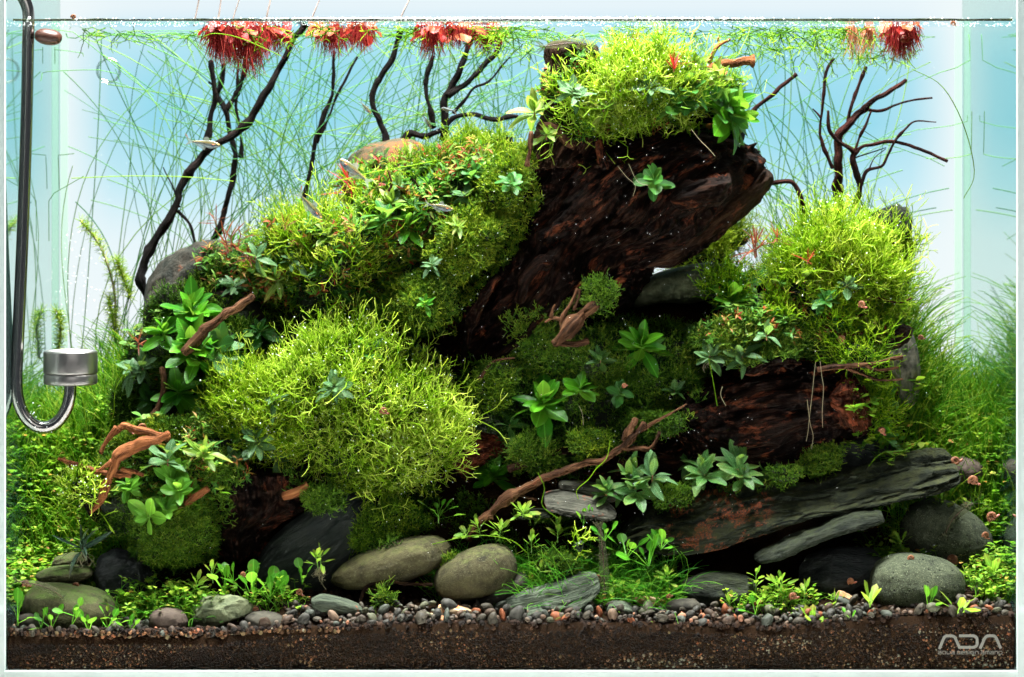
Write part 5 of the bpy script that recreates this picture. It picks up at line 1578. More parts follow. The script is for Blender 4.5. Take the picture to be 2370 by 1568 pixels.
for (x_, y_, n_, l_, lb, ax) in (
        (42, 1440, 3, 66, 'tall pale sprout leaning on the left glass', (0.2, -0.1, 1)), (95, 1452, 3, 50, 'first round sprout on the left pebbles', (-0.2, -0.2, 1)),
        (120, 1452, 3, 54, 'second round sprout on the left pebbles', (0.0, -0.2, 1)), (165, 1448, 3, 48, 'third sprout, before the big green stone', (0.05, -0.2, 1)),
        (205, 1460, 4, 50, 'slanted sprout before the big green stone', (-0.3, -0.2, 1)), (250, 1452, 4, 54, 'long-stalked sprout rising right before the green stone', (0.4, -0.2, 1)),
        (300, 1462, 4, 36, 'small sprout between green and brown stone', (0, -0.3, 1)), (175, 1425, 2, 40, 'round dark leaf lying on the green stone', (0.1, -0.7, 0.7)),
        (1748, 1420, 4, 46, 'sprout on the pebbles under the rusty rock', (-0.2, -0.2, 1)), (1880, 1450, 7, 52, 'forked sprout rooted in the soil at the right', (0, -0.2, 1)),
        (1965, 1440, 4, 40, 'thin leaf pair left of the right boulder', (0.1, -0.2, 1)), (2015, 1400, 5, 52, 'sprouts leaning on the left of the right boulder', (0.1, -0.3, 1)),
        (2150, 1410, 4, 60, 'long thin leaf before the right boulder', (0.5, -0.2, 1)), (2215, 1420, 6, 60, 'sprawling sprout at the right foot of the boulder', (0.4, -0.2, 1)),
        (2290, 1390, 8, 48, 'leafy tuft against the right glass', (0, -0.2, 1)), (2300, 1330, 9, 44, 'yellowish leaf tuft right of the pitted boulders', (0, -0.2, 1))):
    rosette(x_, y_, n_ + (n_ < 5), l_ * 1.25, 'spoon' if n_ < 5 else 'glosso', lb, y=0.007 if y_ > 1395 else 0.03, name='sprout', axis=ax, e=(4, 45), stem=0.1, cat='sprout')

for (x_, y_, n_, l_, k_, lb, yy) in (
        (355, 1395, 12, 44, 'glosso', 'orange-tinged leafy stem at the left of the carpet patch', 0.03), (410, 1375, 12, 46, 'glosso', 'yellowish leafy stem before the moss column', 0.03),
        (455, 1350, 10, 44, 'glosso', 'reddish-tipped leafy stem behind the pale angular stone', 0.034), (490, 1320, 6, 40, 'glosso', 'four yellow clover leaves on a tall stalk', 0.03),
        (1160, 1220, 12, 44, 'glosso', 'bright leafy stem above the egg-shaped boulder', 0.045), (1290, 1225, 12, 42, 'glosso', 'leafy stem right of the long central branch foot', 0.045),
        (1105, 1215, 10, 40, 'glosso', 'leafy stem left of the central branch foot', 0.05), (1230, 1250, 12, 40, 'glosso', 'low leafy stem at the grass edge', 0.04),
        (1545, 1330, 12, 40, 'glosso', 'leafy stem at the rusty end of the slate', 0.028), (1400, 1250, 6, 60, 'spoon', 'round leaves peeping over the grass', 0.035),
        (1350, 1215, 5, 56, 'spoon', 'single round leaf in front of the striped slate', 0.04), (1530, 1270, 8, 64, 'spoon', 'dark round leaves in front of the slate end', 0.034),
        (700, 1350, 5, 60, 'spoon', 'two yellow spoon leaves left of the rooted plant', 0.036), (540, 1345, 7, 66, 'spoon', 'short spoon leaves in front of the driftwood foot', 0.034),
        (250, 1420, 8, 40, 'glosso', 'leafy sprig at the right end of the green stone', 0.02), (320, 1430, 9, 40, 'glosso', 'leafy sprig above the round brown stone', 0.022),
        (1690, 1390, 7, 34, 'glosso', 'sprig against the dark green fractured rock', 0.022), (1770, 1380, 10, 40, 'glosso', 'leafy stem right of the fractured rock', 0.022),
        (1865, 1365, 10, 40, 'glosso', 'leafy stem below the rust patch of the black rock', 0.025), (1930, 1385, 8, 34, 'glosso', 'small sprig at the rust and tan shard', 0.02),
        (2240, 1330, 10, 42, 'glosso', 'leafy stem between boulder and right glass', 0.04), (2180, 1160, 10, 44, 'glosso', 'leafy stem above the rear pitted boulder', 0.08)):
    rosette(x_, y_, n_, l_, k_, lb, y=yy, name='carpet_plant' if k_ == 'glosso' else 'spoon_leaf_plant', axis=(rng.normal() * 0.15, -0.2, 1), spread=14, e=(5, 80) if k_ == 'glosso' else (4, 40), stem=0.8 if k_ == 'glosso' else 0.05)
for (x_, y_, n_, l_, k_, lb) in (
        (640, 640, 10, 44, 'olive', 'small olive plant inside the slope cushion'), (720, 760, 9, 44, 'broadD', 'dark leaves in the shade above the largest cushion'),
        (600, 760, 10, 46, 'broadD', 'dark leaves between the brown root and the cushion'), (380, 760, 11, 50, 'broad', 'bright leaves left of the brown diagonal root'),
        (540, 860, 11, 52, 'broadD', 'dark leaves above the dark slate blade'), (350, 920, 10, 46, 'broadD', 'dark leaves at the foot of the left bank'),
        (470, 900, 10, 50, 'broad', 'bright leaves beside the left end of the largest cushion'), (1075, 450, 9, 36, 'frost', 'pale leaves on the lime moss edge'),
        (1390, 830, 9, 36, 'dark', 'small dark plant under the twisted root'), (1560, 900, 9, 34, 'dark', 'small dark plant on the moss bank by the log'),
        (1430, 900, 8, 34, 'broadD', 'small dark leaves in the middle of the moss bank'), (1180, 980, 9, 36, 'dark', 'small dark plant left of the central rosettes'),
        (1590, 1060, 10, 42, 'dark', 'dark leaves under the log above the slate'), (1770, 1090, 10, 40, 'dark', 'dark sprig at the right end of the paired plants'),
        (1400, 1130, 11, 46, 'dark', 'dark leaves hanging over the striped slate'), (300, 1120, 12, 36, 'broadL', 'light leaves before the thick orange branch'),
        (440, 1130, 14, 38, 'broadL', 'light leaves right of the bushy left plant'), (550, 1060, 9, 40, 'frost', 'veined leaves between moss and cushion foot'),
        (640, 1060, 8, 38, 'frost', 'veined leaves hanging from the cushion foot'), (850, 800, 9, 38, 'broadD', 'dark leaves on the crest of the largest cushion')):
    rosette(x_, y_, n_, l_, k_, lb, off=0.010, name='stem_plant' if k_ in ('olive', 'dark', 'frost') else 'broadleaf_plant', spread=12)

for (x_, y_, n_, l_, k_, lb) in (
        (1120, 370, 8, 38, 'olive', 'olive sprig on the crest just left of the trunk moss'), (1180, 420, 8, 34, 'broadD', 'dark sprig on the lime trunk moss'),
        (1060, 520, 9, 36, 'olive', 'olive sprig halfway down the lime trunk moss'), (760, 540, 8, 42, 'olive', 'red-tinged olive sprig in the middle of the slope cushion'),
        (680, 600, 7, 38, 'frost', 'grey-green sprig at the centre of the slope cushion'), (1400, 250, 9, 44, 'olive', 'olive leaves breaking through the top cushion'),
        (1500, 200, 8, 44, 'frost', 'pale leaves breaking through the top cushion'), (1560, 240, 10, 46, 'broadD', 'dark leaves at the lower right of the top cushion'),
        (1860, 640, 8, 40, 'olive', 'olive leaves in the middle of the right cushion'), (2010, 760, 8, 38, 'olive', 'rusty olive leaves over the split driftwood arm'),
        (1620, 760, 9, 40, 'dark', 'dark leaves at the left edge of the right moss slope'), (640, 920, 8, 36, 'frost', 'frosted sprig on the left part of the largest cushion')):
    rosette(x_, y_, n_, l_, k_, lb, off=0.014, name='stem_plant', spread=14, axis=(rng.normal() * 0.3, -0.5, 0.85))
for (a_, lb) in ((ch(8, 4, (690, 600), (720, 560), (735, 510), (760, 470)), 'thin twig standing out of the slope cushion'), (ch(10, 5, (840, 640), (880, 600), (930, 590), (960, 610)), 'crooked twig between slope cushion and trunk moss'),
                 (ch(7, 3, (880, 470), (905, 430), (900, 395)), 'short twig before the rust patched rock'), (ch(9, 4, (1240, 330), (1290, 290), (1330, 285), (1350, 260)), 'twig poking from under the top cushion'),
                 (ch(8, 3, (1980, 700), (2030, 690), (2080, 700), (2110, 690)), 'thin twig at the right rim of the right cushion'), (ch(9, 4, (1110, 880), (1140, 840), (1190, 830)), 'small twig in the olive moss slope')):
    p0_, _ = hit(a_[0][0], a_[0][1])
    wood('driftwood_branch', lb, M['brown'], max(0.02, p0_[1] - 0.008), a_, seed=int(a_[0][0]))

# ------------------------------------------------------------------ uncountable growth
M['grass'] = tint_mat('hair_grass', [(0.0, (0.02, 0.12, 0.01)), (0.5, (0.07, 0.28, 0.015)), (1.0, (0.22, 0.42, 0.04))], 0.45, 0.4)
M['grass_back'] = tint_mat('back_grass', [(0.0, (0.03, 0.15, 0.008)), (0.5, (0.12, 0.30, 0.015)), (1.0, (0.36, 0.44, 0.05))], 0.5, 0.5)
M['thread'] = tint_mat('back_thread', [(0.0, (0.03, 0.15, 0.06)), (0.5, (0.10, 0.27, 0.06)), (0.8, (0.22, 0.38, 0.06)), (1.0, (0.30, 0.42, 0.06))], 0.5, 0.4)
M['carpet'] = tint_mat('carpet_leaf', [(0.0, (0.06, 0.20, 0.015)), (0.5, (0.17, 0.36, 0.03)), (0.85, (0.36, 0.48, 0.06)), (1.0, (0.45, 0.24, 0.08))], 0.4, 0.4)


def blades(A, base, d, L, r, segs=5, curl=0.5, sides=3, tint=None):
    n = len(base)
    L = np.broadcast_to(np.asarray(L, float), (n,))[:, None]
    e = nrm(d)
    cv = nrm(rng.normal(size=(n, 3)) * np.array([1, 1, 0.25])) * curl
    pts = [base]
    q = base
    for k in range(segs):
        e = nrm(e + cv * (0.5 / segs) * (1 + k * 0.6) - np.array([0, 0, 0.35 * curl / segs * k * 0.5]))
        q = q + e * L / segs
        pts.append(q)
    R = r * np.linspace(1.0, 0.45, segs + 1)[None] * np.ones((n, 1))
    A.tubes(np.stack(pts, 1), R, sides, rng.beta(2, 2, n) if tint is None else tint)
    return q


def field(n, x0, x1, y0, y1, fy=None):
    px = rng.uniform(x0, x1, n)
    y = rng.uniform(y0, y1, n) if fy is None else fy(rng.random(n))
    x = (px - XC) * S * (1 + y / D)
    x = np.clip(x, -0.298, 0.298)
    return np.stack([x, y, ground_z(x, y) - 0.001], -1)


def up(n, j=0.35):
    return nrm(rng.normal(size=(n, 3)) * j + np.array([0, 0, 1]))


A = Acc()
b = field(3600, 10, 340, 0.10, 0.285)
blades(A, b, up(len(b), 0.40), rng.uniform(0.016, 0.054, len(b)) * (0.6 + b[:, 1] * 2.0), 0.00042, 5, 0.9)
tagit(A.obj('hair_grass', M['grass_back'], kind='stuff'), 'bright fine grass field at the back left behind the steel diffuser', 'grass')
A = Acc()
b = field(4000, 2060, 2360, 0.10, 0.285)
blades(A, b, up(len(b), 0.40), rng.uniform(0.018, 0.056, len(b)) * (0.6 + b[:, 1] * 2.0), 0.00042, 5, 0.9)
tagit(A.obj('hair_grass', M['grass_back'], kind='stuff'), 'tall fine grass at the back right beside the glass', 'grass')
A = Acc()
b = field(1300, 1200, 1560, 0.025, 0.075)
blades(A, b, up(len(b), 0.75), rng.uniform(0.018, 0.045, len(b)), 0.00030, 6, 1.3)
b = field(420, 1020, 1230, 0.045, 0.085)
blades(A, b, up(len(b), 0.5), rng.uniform(0.014, 0.04, len(b)), 0.00028, 6, 1.2)
tagit(A.obj('hair_grass', M['grass'], kind='stuff'), 'tangled hair grass in the centre above the layered slate', 'grass')
A = Acc()
b = field(150, 270, 500, 0.02, 0.045)
blades(A, b, up(len(b), 0.7), rng.uniform(0.014, 0.032, len(b)), 0.00035, 6, 1.3)
b = field(120, 40, 240, 0.05, 0.09)
blades(A, b, up(len(b), 0.6), rng.uniform(0.018, 0.034, len(b)), 0.00035, 6, 1.3)
b = field(60, 1480, 1560, 0.02, 0.04)
blades(A, b, up(len(b), 0.6), rng.uniform(0.012, 0.03, len(b)), 0.0003, 6, 1.2)
tagit(A.obj('hair_grass', M['grass'], kind='stuff'), 'sparse curved grass blades near the left front stones', 'grass')


def leafy(n, base, h, r, seed=1, A=None, per=4, jit=0.4):
    """many small stems with round leaves"""
    d = up(n, jit)
    tip = blades(A, base, d, h, 0.00032, 3, 0.5, 3, rng.uniform(0, 0.4, n))
    lv = np.array([(0, 0, 0), (0.35, 0.3, 0.05), (0.75, 0.34, 0.0), (1, 0, -0.12), (0.75, -0.34, 0.0), (0.35, -0.3, 0.05), (0.55, 0, 0.0)], float)
    lf = np.array([(0, 6, 1), (1, 6, 2), (2, 6, 3), (3, 6, 4), (4, 6, 5), (5, 6, 0)])
    for k in range(per):
        az = rng.uniform(0, 2 * PI, n)
        el = rng.uniform(-0.1, 0.7, n)
        dd = np.stack([np.cos(az) * np.cos(el), np.sin(az) * np.cos(el), np.sin(el)], -1)
        z = nrm(np.stack([-np.cos(az) * np.sin(el), -np.sin(az) * np.sin(el), np.cos(el)], -1) + rng.normal(size=(n, 3)) * 0.25)
        z = nrm(z - (z * dd).sum(1, keepdims=True) * dd)
        y = np.cross(z, dd)
        s = (r * rng.uniform(0.6, 1.25, n))[:, None]
        m = np.stack([dd * s, y * s, z * s, tip - np.array([0, 0, 1]) * (k // 2) * 0.0018], -1)
        A.scatter(lv, lf, m, np.clip(rng.beta(2, 2.2, n) + (rng.random(n) < 0.08) * 0.5, 0, 1))


A = Acc()
b = field(1300, 10, 320, 0.05, 0.16)
leafy(len(b), b, rng.uniform(0.006, 0.026, len(b)), 0.0040, A=A)
tagit(A.obj('leaf_carpet', M['carpet'], kind='stuff'), 'carpet of small round leaves at the left glass', 'carpet plants')
A = Acc()
b = field(1700, 2010, 2362, 0.06, 0.19)
leafy(len(b), b, rng.uniform(0.006, 0.024, len(b)), 0.0040, A=A)
b = field(130, 2255, 2362, 0.02, 0.06)
leafy(len(b), b, rng.uniform(0.006, 0.02, len(b)), 0.0032, A=A)
tagit(A.obj('leaf_carpet', M['carpet'], kind='stuff'), 'carpet of small leaves right of the slate and boulders', 'carpet plants')
A = Acc()
b = field(620, 1000, 1400, 0.045, 0.085)
leafy(len(b), b, rng.uniform(0.006, 0.02, len(b)), 0.0034, A=A)
b = field(260, 1240, 1560, 0.025, 0.05)
leafy(len(b), b, rng.uniform(0.004, 0.012, len(b)), 0.0030, A=A)
tagit(A.obj('leaf_carpet', M['carpet'], kind='stuff'), 'small-leaved carpet in the centre behind the boulder pair', 'carpet plants')
A = Acc()
b = field(330, 290, 520, 0.022, 0.05)
leafy(len(b), b, rng.uniform(0.006, 0.026, len(b)), 0.0034, A=A)
b = field(120, 1700, 1880, 0.018, 0.035)
leafy(len(b), b, rng.uniform(0.006, 0.018, len(b)), 0.003, A=A)
b = field(110, 470, 700, 0.022, 0.045)
leafy(len(b), b, rng.uniform(0.006, 0.02, len(b)), 0.003, A=A)
tagit(A.obj('leaf_carpet', M['carpet'], kind='stuff'), 'yellowish small-leaved carpet before the left moss column', 'carpet plants')


def in_poly(px, py, pl):
    c = np.zeros(len(px), bool)
    j = len(pl) - 1
    for i in range(len(pl)):
        xi_, yi_ = pl[i]
        xj, yj = pl[j]
        m = ((yi_ > py) != (yj > py)) & (px < (xj - xi_) * (py - yi_) / (yj - yi_ + 1e-9) + xi_)
        c ^= m
        j = i
    return c


def surf_pts(pl, n, thr=None, sc_=45.0, seed=3):
    pl = list(pl)
    xs_, ys_ = [p[0] for p in pl], [p[1] for p in pl]
    px, py = rng.uniform(min(xs_), max(xs_), n * 3), rng.uniform(min(ys_), max(ys_), n * 3)
    k = in_poly(px, py, pl)
    if thr is not None:
        k &= fbm(np.stack([px / sc_, py / sc_, px * 0], -1), 3, seed) > thr
    px, py = px[k][:n], py[k][:n]
    P_, N_ = [], []
    for a, b_ in zip(px, py):
        p, nn = hit(a, b_, -1)
        if p[1] > 0:
            P_.append(p)
            N_.append(nn)
    return np.array(P_), np.array(N_)


def patch(name, label, pl, n, L, r, mat, levels=2, thr=None, up_=0.35, jit=0.7, tint=(0, 1), cat='moss', seed=3, sc_=45.0, spread=0.7):
    p, nn = surf_pts(pl, n, thr, sc_, seed)
    d = nn + np.array([0, 0, up_]) + rng.normal(size=p.shape) * jit * 0.6
    tn = tint[0] + (tint[1] - tint[0]) * np.clip(rng.beta(2, 2, len(p)) + 0.35 * fbm(p * 45, 3, seed + 1), 0, 1)
    A = Acc()
    L = L * np.clip(1 + 0.5 * fbm(p * 120, 2, seed + 4), 0.4, 1.6)[:, None]
    forks(A, p - nn * 0.0008, d, L * S * rng.uniform(0.5, 1.3, (len(p), 1)) / (levels + 0.6), r * S, levels, spread, tn, 0.4)
    return tagit(A.obj(name, M[mat], kind='stuff'), label, cat)


patch('loose_moss', 'ragged moss creeping over the centre wood between the clumps', poly(1080, 830, 1180, 740, 1300, 700, 1440, 740, 1600, 760, 1640, 860, 1600, 980, 1440, 1060, 1300, 1110, 1150, 1100, 1080, 1000), 6500, 33, 1.2, 'moss', thr=-0.3)
patch('loose_moss', 'ragged moss over the left wood and its orange branches', poly(190, 1060, 260, 980, 540, 950, 600, 1040, 540, 1130, 500, 1300, 380, 1340, 300, 1290, 210, 1180), 5250, 33, 1.2, 'moss', thr=-0.4, tint=(0.2, 1))
patch('loose_moss', 'lime moss blending down the trunk edge', poly(1140, 330, 1240, 350, 1250, 470, 1190, 600, 1100, 690, 1050, 780, 900, 790, 860, 660, 980, 560, 1080, 420), 5600, 32, 1.2, 'mossl', thr=-0.5, tint=(0, 1))
patch('loose_moss', 'ragged moss along the right wood under the cushion', poly(1590, 780, 1710, 720, 2060, 740, 2100, 800, 1960, 840, 1800, 830, 1640, 880, 1560, 900), 4500, 33, 1.2, 'moss', thr=-0.4, tint=(0.1, 1))
patch('loose_moss', 'moss shreds along the top of the long slate', poly(1480, 1120, 1600, 1090, 1900, 1050, 1960, 1080, 1860, 1130, 1700, 1150, 1520, 1190), 875, 27, 1.2, 'moss', thr=0.05)
patch('loose_moss', 'dark moss around the foot of the boulders and slate', poly(780, 1150, 1030, 1130, 1260, 1200, 1440, 1200, 1440, 1320, 1240, 1330, 1200, 1270, 1020, 1240, 820, 1290), 1875, 27, 1.2, 'moss', thr=-0.05, tint=(0.1, 0.9))
patch('slope_fronds', 'tangled lime fronds filling the slope between the cushions', poly(560, 560, 700, 450, 860, 400, 980, 340, 1180, 300, 1180, 400, 1080, 460, 1000, 580, 900, 700, 780, 740, 600, 760), 1000, 88, 1.15, 'riccia', 3, thr=0.0, cat='aquatic plant', up_=0.6, tint=(0.1, 1), spread=0.6)
patch('slope_fronds', 'tangled fronds around the feet of the right cushion', poly(1700, 680, 1800, 590, 2100, 560, 2130, 700, 2080, 790, 1900, 790, 1740, 730), 1500, 95, 1.4, 'riccia', 3, thr=-0.3, cat='aquatic plant', up_=0.5, tint=(0.1, 1), spread=0.6)
patch('slope_fronds', 'fronds straggling over the trunk top', poly(1240, 240, 1420, 120, 1620, 130, 1720, 230, 1680, 310, 1400, 330, 1280, 330), 700, 85, 1.5, 'riccia2', 3, thr=-0.2, cat='aquatic plant', up_=0.5, spread=0.6)


patch('long_fronds', 'long straggling fronds standing off the right cushion', poly(1760, 540, 1880, 490, 2040, 500, 2110, 600, 2110, 740, 1980, 760), 260, 170, 1.35, 'riccia2', 3, cat='aquatic plant', up_=0.9, tint=(0.2, 0.9), spread=0.5, jit=0.9)
patch('long_fronds', 'long straggling fronds standing off the largest cushion', poly(520, 900, 620, 810, 780, 760, 960, 820, 1060, 940, 1040, 1040, 900, 1110, 700, 1070), 300, 150, 1.4, 'riccia2', 3, cat='aquatic plant', up_=0.4, tint=(0.2, 1), spread=0.55, jit=1.0)
patch('long_fronds', 'long straggling fronds hanging from the top cushion', poly(1300, 240, 1440, 130, 1600, 150, 1640, 240, 1480, 280, 1360, 330), 230, 150, 1.35, 'riccia2', 3, cat='aquatic plant', up_=0.1, tint=(0.2, 1), spread=0.55, jit=1.2)
patch('long_fronds', 'long straggling fronds over the left slope cushion', poly(600, 560, 700, 490, 860, 540, 860, 660, 700, 690), 200, 140, 1.35, 'riccia', 3, cat='aquatic plant', up_=0.6, tint=(0.2, 1), spread=0.55, jit=1.0)


def leaf_patch(label, pl, n, rr, mat, h=0.006, seed=5, thr=None):
    p, nn = surf_pts(pl, n, thr, 45.0, seed)
    A = Acc()
    leafy(len(p), p, rng.uniform(0.4, 1.4, len(p)) * h, rr, A=A, per=4, jit=0.6)
    return tagit(A.obj('small_leaves', M[mat], kind='stuff'), label, 'small-leaved plants')


patch('loose_moss', 'dark moss on the steep left bank between the broad leaves', poly(300, 760, 400, 640, 560, 620, 680, 740, 640, 880, 520, 990, 350, 1010, 280, 900), 3750, 31, 1.2, 'moss', thr=-0.3, tint=(0, 0.9))
patch('loose_moss', 'moss over the shaded edges of the large cushion and trunk foot', poly(960, 740, 1000, 780, 1040, 870, 1080, 960, 1070, 1100, 980, 1180, 860, 1180, 700, 1150, 560, 1100, 520, 1000, 480, 900, 560, 800), 2250, 31, 1.2, 'moss', thr=0.0, tint=(0, 0.8))
M['leafmix'] = tint_mat('mixed_leaf', [(0.0, (0.03, 0.10, 0.02)), (0.5, (0.09, 0.22, 0.04)), (0.85, (0.20, 0.32, 0.08)), (1.0, (0.32, 0.14, 0.05))], 0.4, 0.35)
def needle_patch(label, pl, n, L, mat, seed=8, thr=0.0):
    """many short stems with narrow leaves"""
    p, nn = surf_pts(pl, n, thr, 40.0, seed)
    d = nrm(nn * 0.5 + np.array([0, 0, 0.9]) + rng.normal(size=p.shape) * 0.45)
    A = Acc()
    t0 = rng.random(len(p))
    lv = np.array([(0, 0, 0), (0.3, 0.11, 0.03), (0.65, 0.10, 0.0), (1, 0, -0.15), (0.65, -0.10, 0.0), (0.3, -0.11, 0.03), (0.5, 0, -0.01)], float)
    lf = np.array([(0, 6, 1), (1, 6, 2), (2, 6, 3), (3, 6, 4), (4, 6, 5), (5, 6, 0)])
    h = L * S * rng.uniform(0.5, 1.3, len(p))
    A.tubes(np.stack([p, p + d * h[:, None] * 0.5, p + d * h[:, None]], 1), 0.9 * S, 3, t0)
    for k in range(9):
        m_ = len(p)
        q = nrm(rng.normal(size=(m_, 3)))
        q = nrm(q - (q * d).sum(1, keepdims=True) * d)
        dd = nrm(q + d * rng.uniform(0.1, 1.1, (m_, 1)))
        z = nrm(d - (d * dd).sum(1, keepdims=True) * dd)
        yv = np.cross(z, dd)
        s_ = (L * S * 0.62 * rng.uniform(0.6, 1.2, m_))[:, None]
        m4 = np.stack([dd * s_, yv * s_, z * s_, p + d * (h * (0.3 + 0.7 * k / 8))[:, None]], -1)
        A.scatter(lv, lf, m4, np.clip(t0 + rng.normal(0, 0.12, m_), 0, 1))
    return tagit(A.obj('narrow_leaves', M[mat], kind='stuff'), label, 'narrow-leaved plants')


M['narrow'] = tint_mat('narrow_leaf', [(0.0, (0.025, 0.09, 0.015)), (0.45, (0.08, 0.22, 0.03)), (0.7, (0.18, 0.32, 0.05)), (0.82, (0.30, 0.20, 0.05)), (1.0, (0.30, 0.05, 0.03))], 0.45, 0.35)
needle_patch('mixed green and rusty narrow leaves all over the left slope', poly(540, 620, 640, 500, 760, 440, 860, 390, 1000, 370, 1130, 360, 1060, 500, 940, 640, 800, 740, 620, 760), 820, 44, 'narrow', thr=-0.25)
needle_patch('narrow leaves on the dark rock and upper left bank', poly(430, 600, 560, 540, 640, 600, 620, 720, 460, 680), 110, 36, 'narrow', seed=12)
needle_patch('narrow leaves around and below the right cushion', poly(1620, 680, 1740, 600, 1900, 680, 2080, 720, 2040, 800, 1800, 800, 1640, 840), 230, 34, 'narrow', seed=10)
needle_patch('narrow leaves on the left heap of moss and branches', poly(240, 1080, 420, 990, 600, 1000, 620, 1080, 480, 1180, 300, 1200), 170, 34, 'narrow', seed=11)
needle_patch('narrow leaves along the trunk top', poly(1230, 240, 1320, 130, 1560, 130, 1740, 180, 1740, 300, 1600, 310, 1260, 340), 160, 38, 'narrow', seed=13)
leaf_patch('mixed small dark leaves scattered over the left slope', poly(560, 640, 700, 480, 860, 400, 1000, 380, 1120, 380, 1040, 540, 900, 700, 700, 780), 330, 0.0062, 'leafmix')
leaf_patch('small leaves on the steep left bank beside the diffuser', poly(300, 760, 380, 720, 560, 800, 560, 900, 480, 980, 330, 1000, 290, 900), 240, 0.0060, 'leafmix')
leaf_patch('bright small leaves on the left moss ridge and wood', poly(300, 1060, 460, 1040, 540, 1100, 480, 1200, 340, 1220), 130, 0.0052, 'carpet')
leaf_patch('small leaves around the right cushion foot', poly(1620, 680, 1800, 640, 1980, 700, 1960, 760, 1700, 800), 130, 0.0056, 'leafmix')
leaf_patch('dark small leaves under the top cushion', poly(1560, 180, 1700, 160, 1740, 300, 1640, 320, 1560, 290), 110, 0.0075, 'leafmix')
leaf_patch('green leaves in the hollow right of the broken wood', poly(1980, 930, 2120, 900, 2180, 1030, 2060, 1080, 1960, 1040), 160, 0.0062, 'carpet')

# long thin threads and floating tangles in the background
A = Acc()
ZW = 0.385


def threads(n, x0, x1, lean, hmin=0.10, y0=0.225, y1=0.285, tint=(0, 0.8), reach=0.9, r=0.00034):
    nc = max(2, n // 7)
    cen = rng.uniform(x0, x1, nc)
    b = field(n, x0, x1, y0, y1)
    px = cen[rng.integers(0, nc, n)] + rng.normal(0, 34, n)
    b[:, 0] = np.clip((px - XC) * S * (1 + b[:, 1] / D), -0.296, 0.296)
    b[:, 2] = ground_z(b[:, 0], b[:, 1]) - 0.001
    L = (ZW - b[:, 2]) * rng.uniform(0.5, 1.25, n)
    K = 20
    pts = [b]
    d = nrm(np.stack([rng.normal(lean, 0.24, n), rng.normal(0, 0.04, n), np.ones(n)], -1))
    cv = rng.normal(0, 0.075, n)
    cw = rng.uniform(-0.02, 0.02, n)
    lim = rng.uniform(0.262, 0.296, n)
    q = b
    for k in range(K):
        cv = cv * 0.97 + cw + rng.normal(0, 0.004, n)
        d[:, 0] += cv
        d[:, 2] += 0.03
        d = nrm(d)
        q = q + d * (L / K * 1.25)[:, None]
        over = q[:, 2] > ZW - 0.004
        q[over, 2] = ZW - 0.004 - rng.random(over.sum()) * 0.004
        q[:, 1] = np.clip(q[:, 1], 0.06, 0.293)
        pts.append(q.copy())
    pts = np.stack(pts, 1)
    pts = pts[np.abs(pts[:, :, 0]).max(1) < 0.294]
    n = len(pts)
    A.tubes(pts, np.full((n, K + 1), r) * rng.uniform(0.6, 1.2, (n, 1)), 3, rng.uniform(*tint, n))


threads(60, 120, 400, 0.25)
threads(62, 330, 700, 0.05)
threads(150, 640, 1260, 0.02)
threads(40, 1200, 1500, 0.05)
threads(85, 1700, 1960, 0.0)
threads(14, 2000, 2200, 0.0, tint=(0.3, 1.0))
threads(14, 60, 700, 0.6)
threads(12, 300, 900, -0.6)
# horizontal strays
n = 44
px = rng.uniform(100, 2150, n)
px = px[(px < 1250) | (px > 1700)]
n = len(px)
y = rng.uniform(0.16, 0.28, n)
q = PA(px, rng.uniform(70, 430, n), y)
d = nrm(np.stack([rng.choice([-1, 1], n) * 1.0, rng.normal(0, 0.1, n), rng.normal(0, 0.45, n)], -1))
pts = [q]
for k in range(9):
    d = nrm(d + np.stack([np.zeros(n), np.zeros(n), rng.normal(0, 0.10, n) - 0.02], -1))
    q = q + d * 0.011
    q[:, 2] = np.minimum(q[:, 2], ZW - 0.003)
    q[:, 0] = np.clip(q[:, 0], -0.296, 0.296)
    pts.append(q.copy())
A.tubes(np.stack(pts, 1), 0.00028, 3, rng.uniform(0.1, 0.6, n))
tagit(A.obj('thread_plants', M['thread'], kind='stuff'), 'long thin green threads criss-crossing in front of the backdrop', 'thread plants')

A = Acc()
for (x0, x1, m_, y0_, y1_, hh) in ((1100, 1300, 70, 0.1, 0.2, 60), (1690, 2080, 260, 0.12, 0.24, 75), (930, 1200, 70, 0.1, 0.22, 40), (430, 930, 60, 0.08, 0.2, 28), (180, 330, 20, 0.15, 0.25, 40), (1380, 1640, 30, 0.12, 0.2, 16)):
    px = rng.uniform(x0, x1, m_)
    yy = rng.uniform(y0_, y1_, m_)
    base = PA(px, 0 * px + 60, yy)
    base[:, 2] = ZW - 0.002 - rng.random(m_) ** 2 * hh * S
    forks(A, base, nrm(rng.normal(size=(m_, 3)) * np.array([1, 0.5, 0.35]) + np.array([0, 0, -0.15])), 0.0085, 0.00034, 2, 0.5, rng.uniform(0.0, 0.55, m_), 0.5, -0.05)
V = np.concatenate(A.V)
V[:, 2] = np.minimum(V[:, 2], ZW - 0.0008)
A.V = [V]
A.T = [np.concatenate(A.T)]
tagit(A.obj('floating_fronds', M['riccia'], kind='stuff'), 'loose yellow-green fronds drifting under the water surface', 'floating fronds')

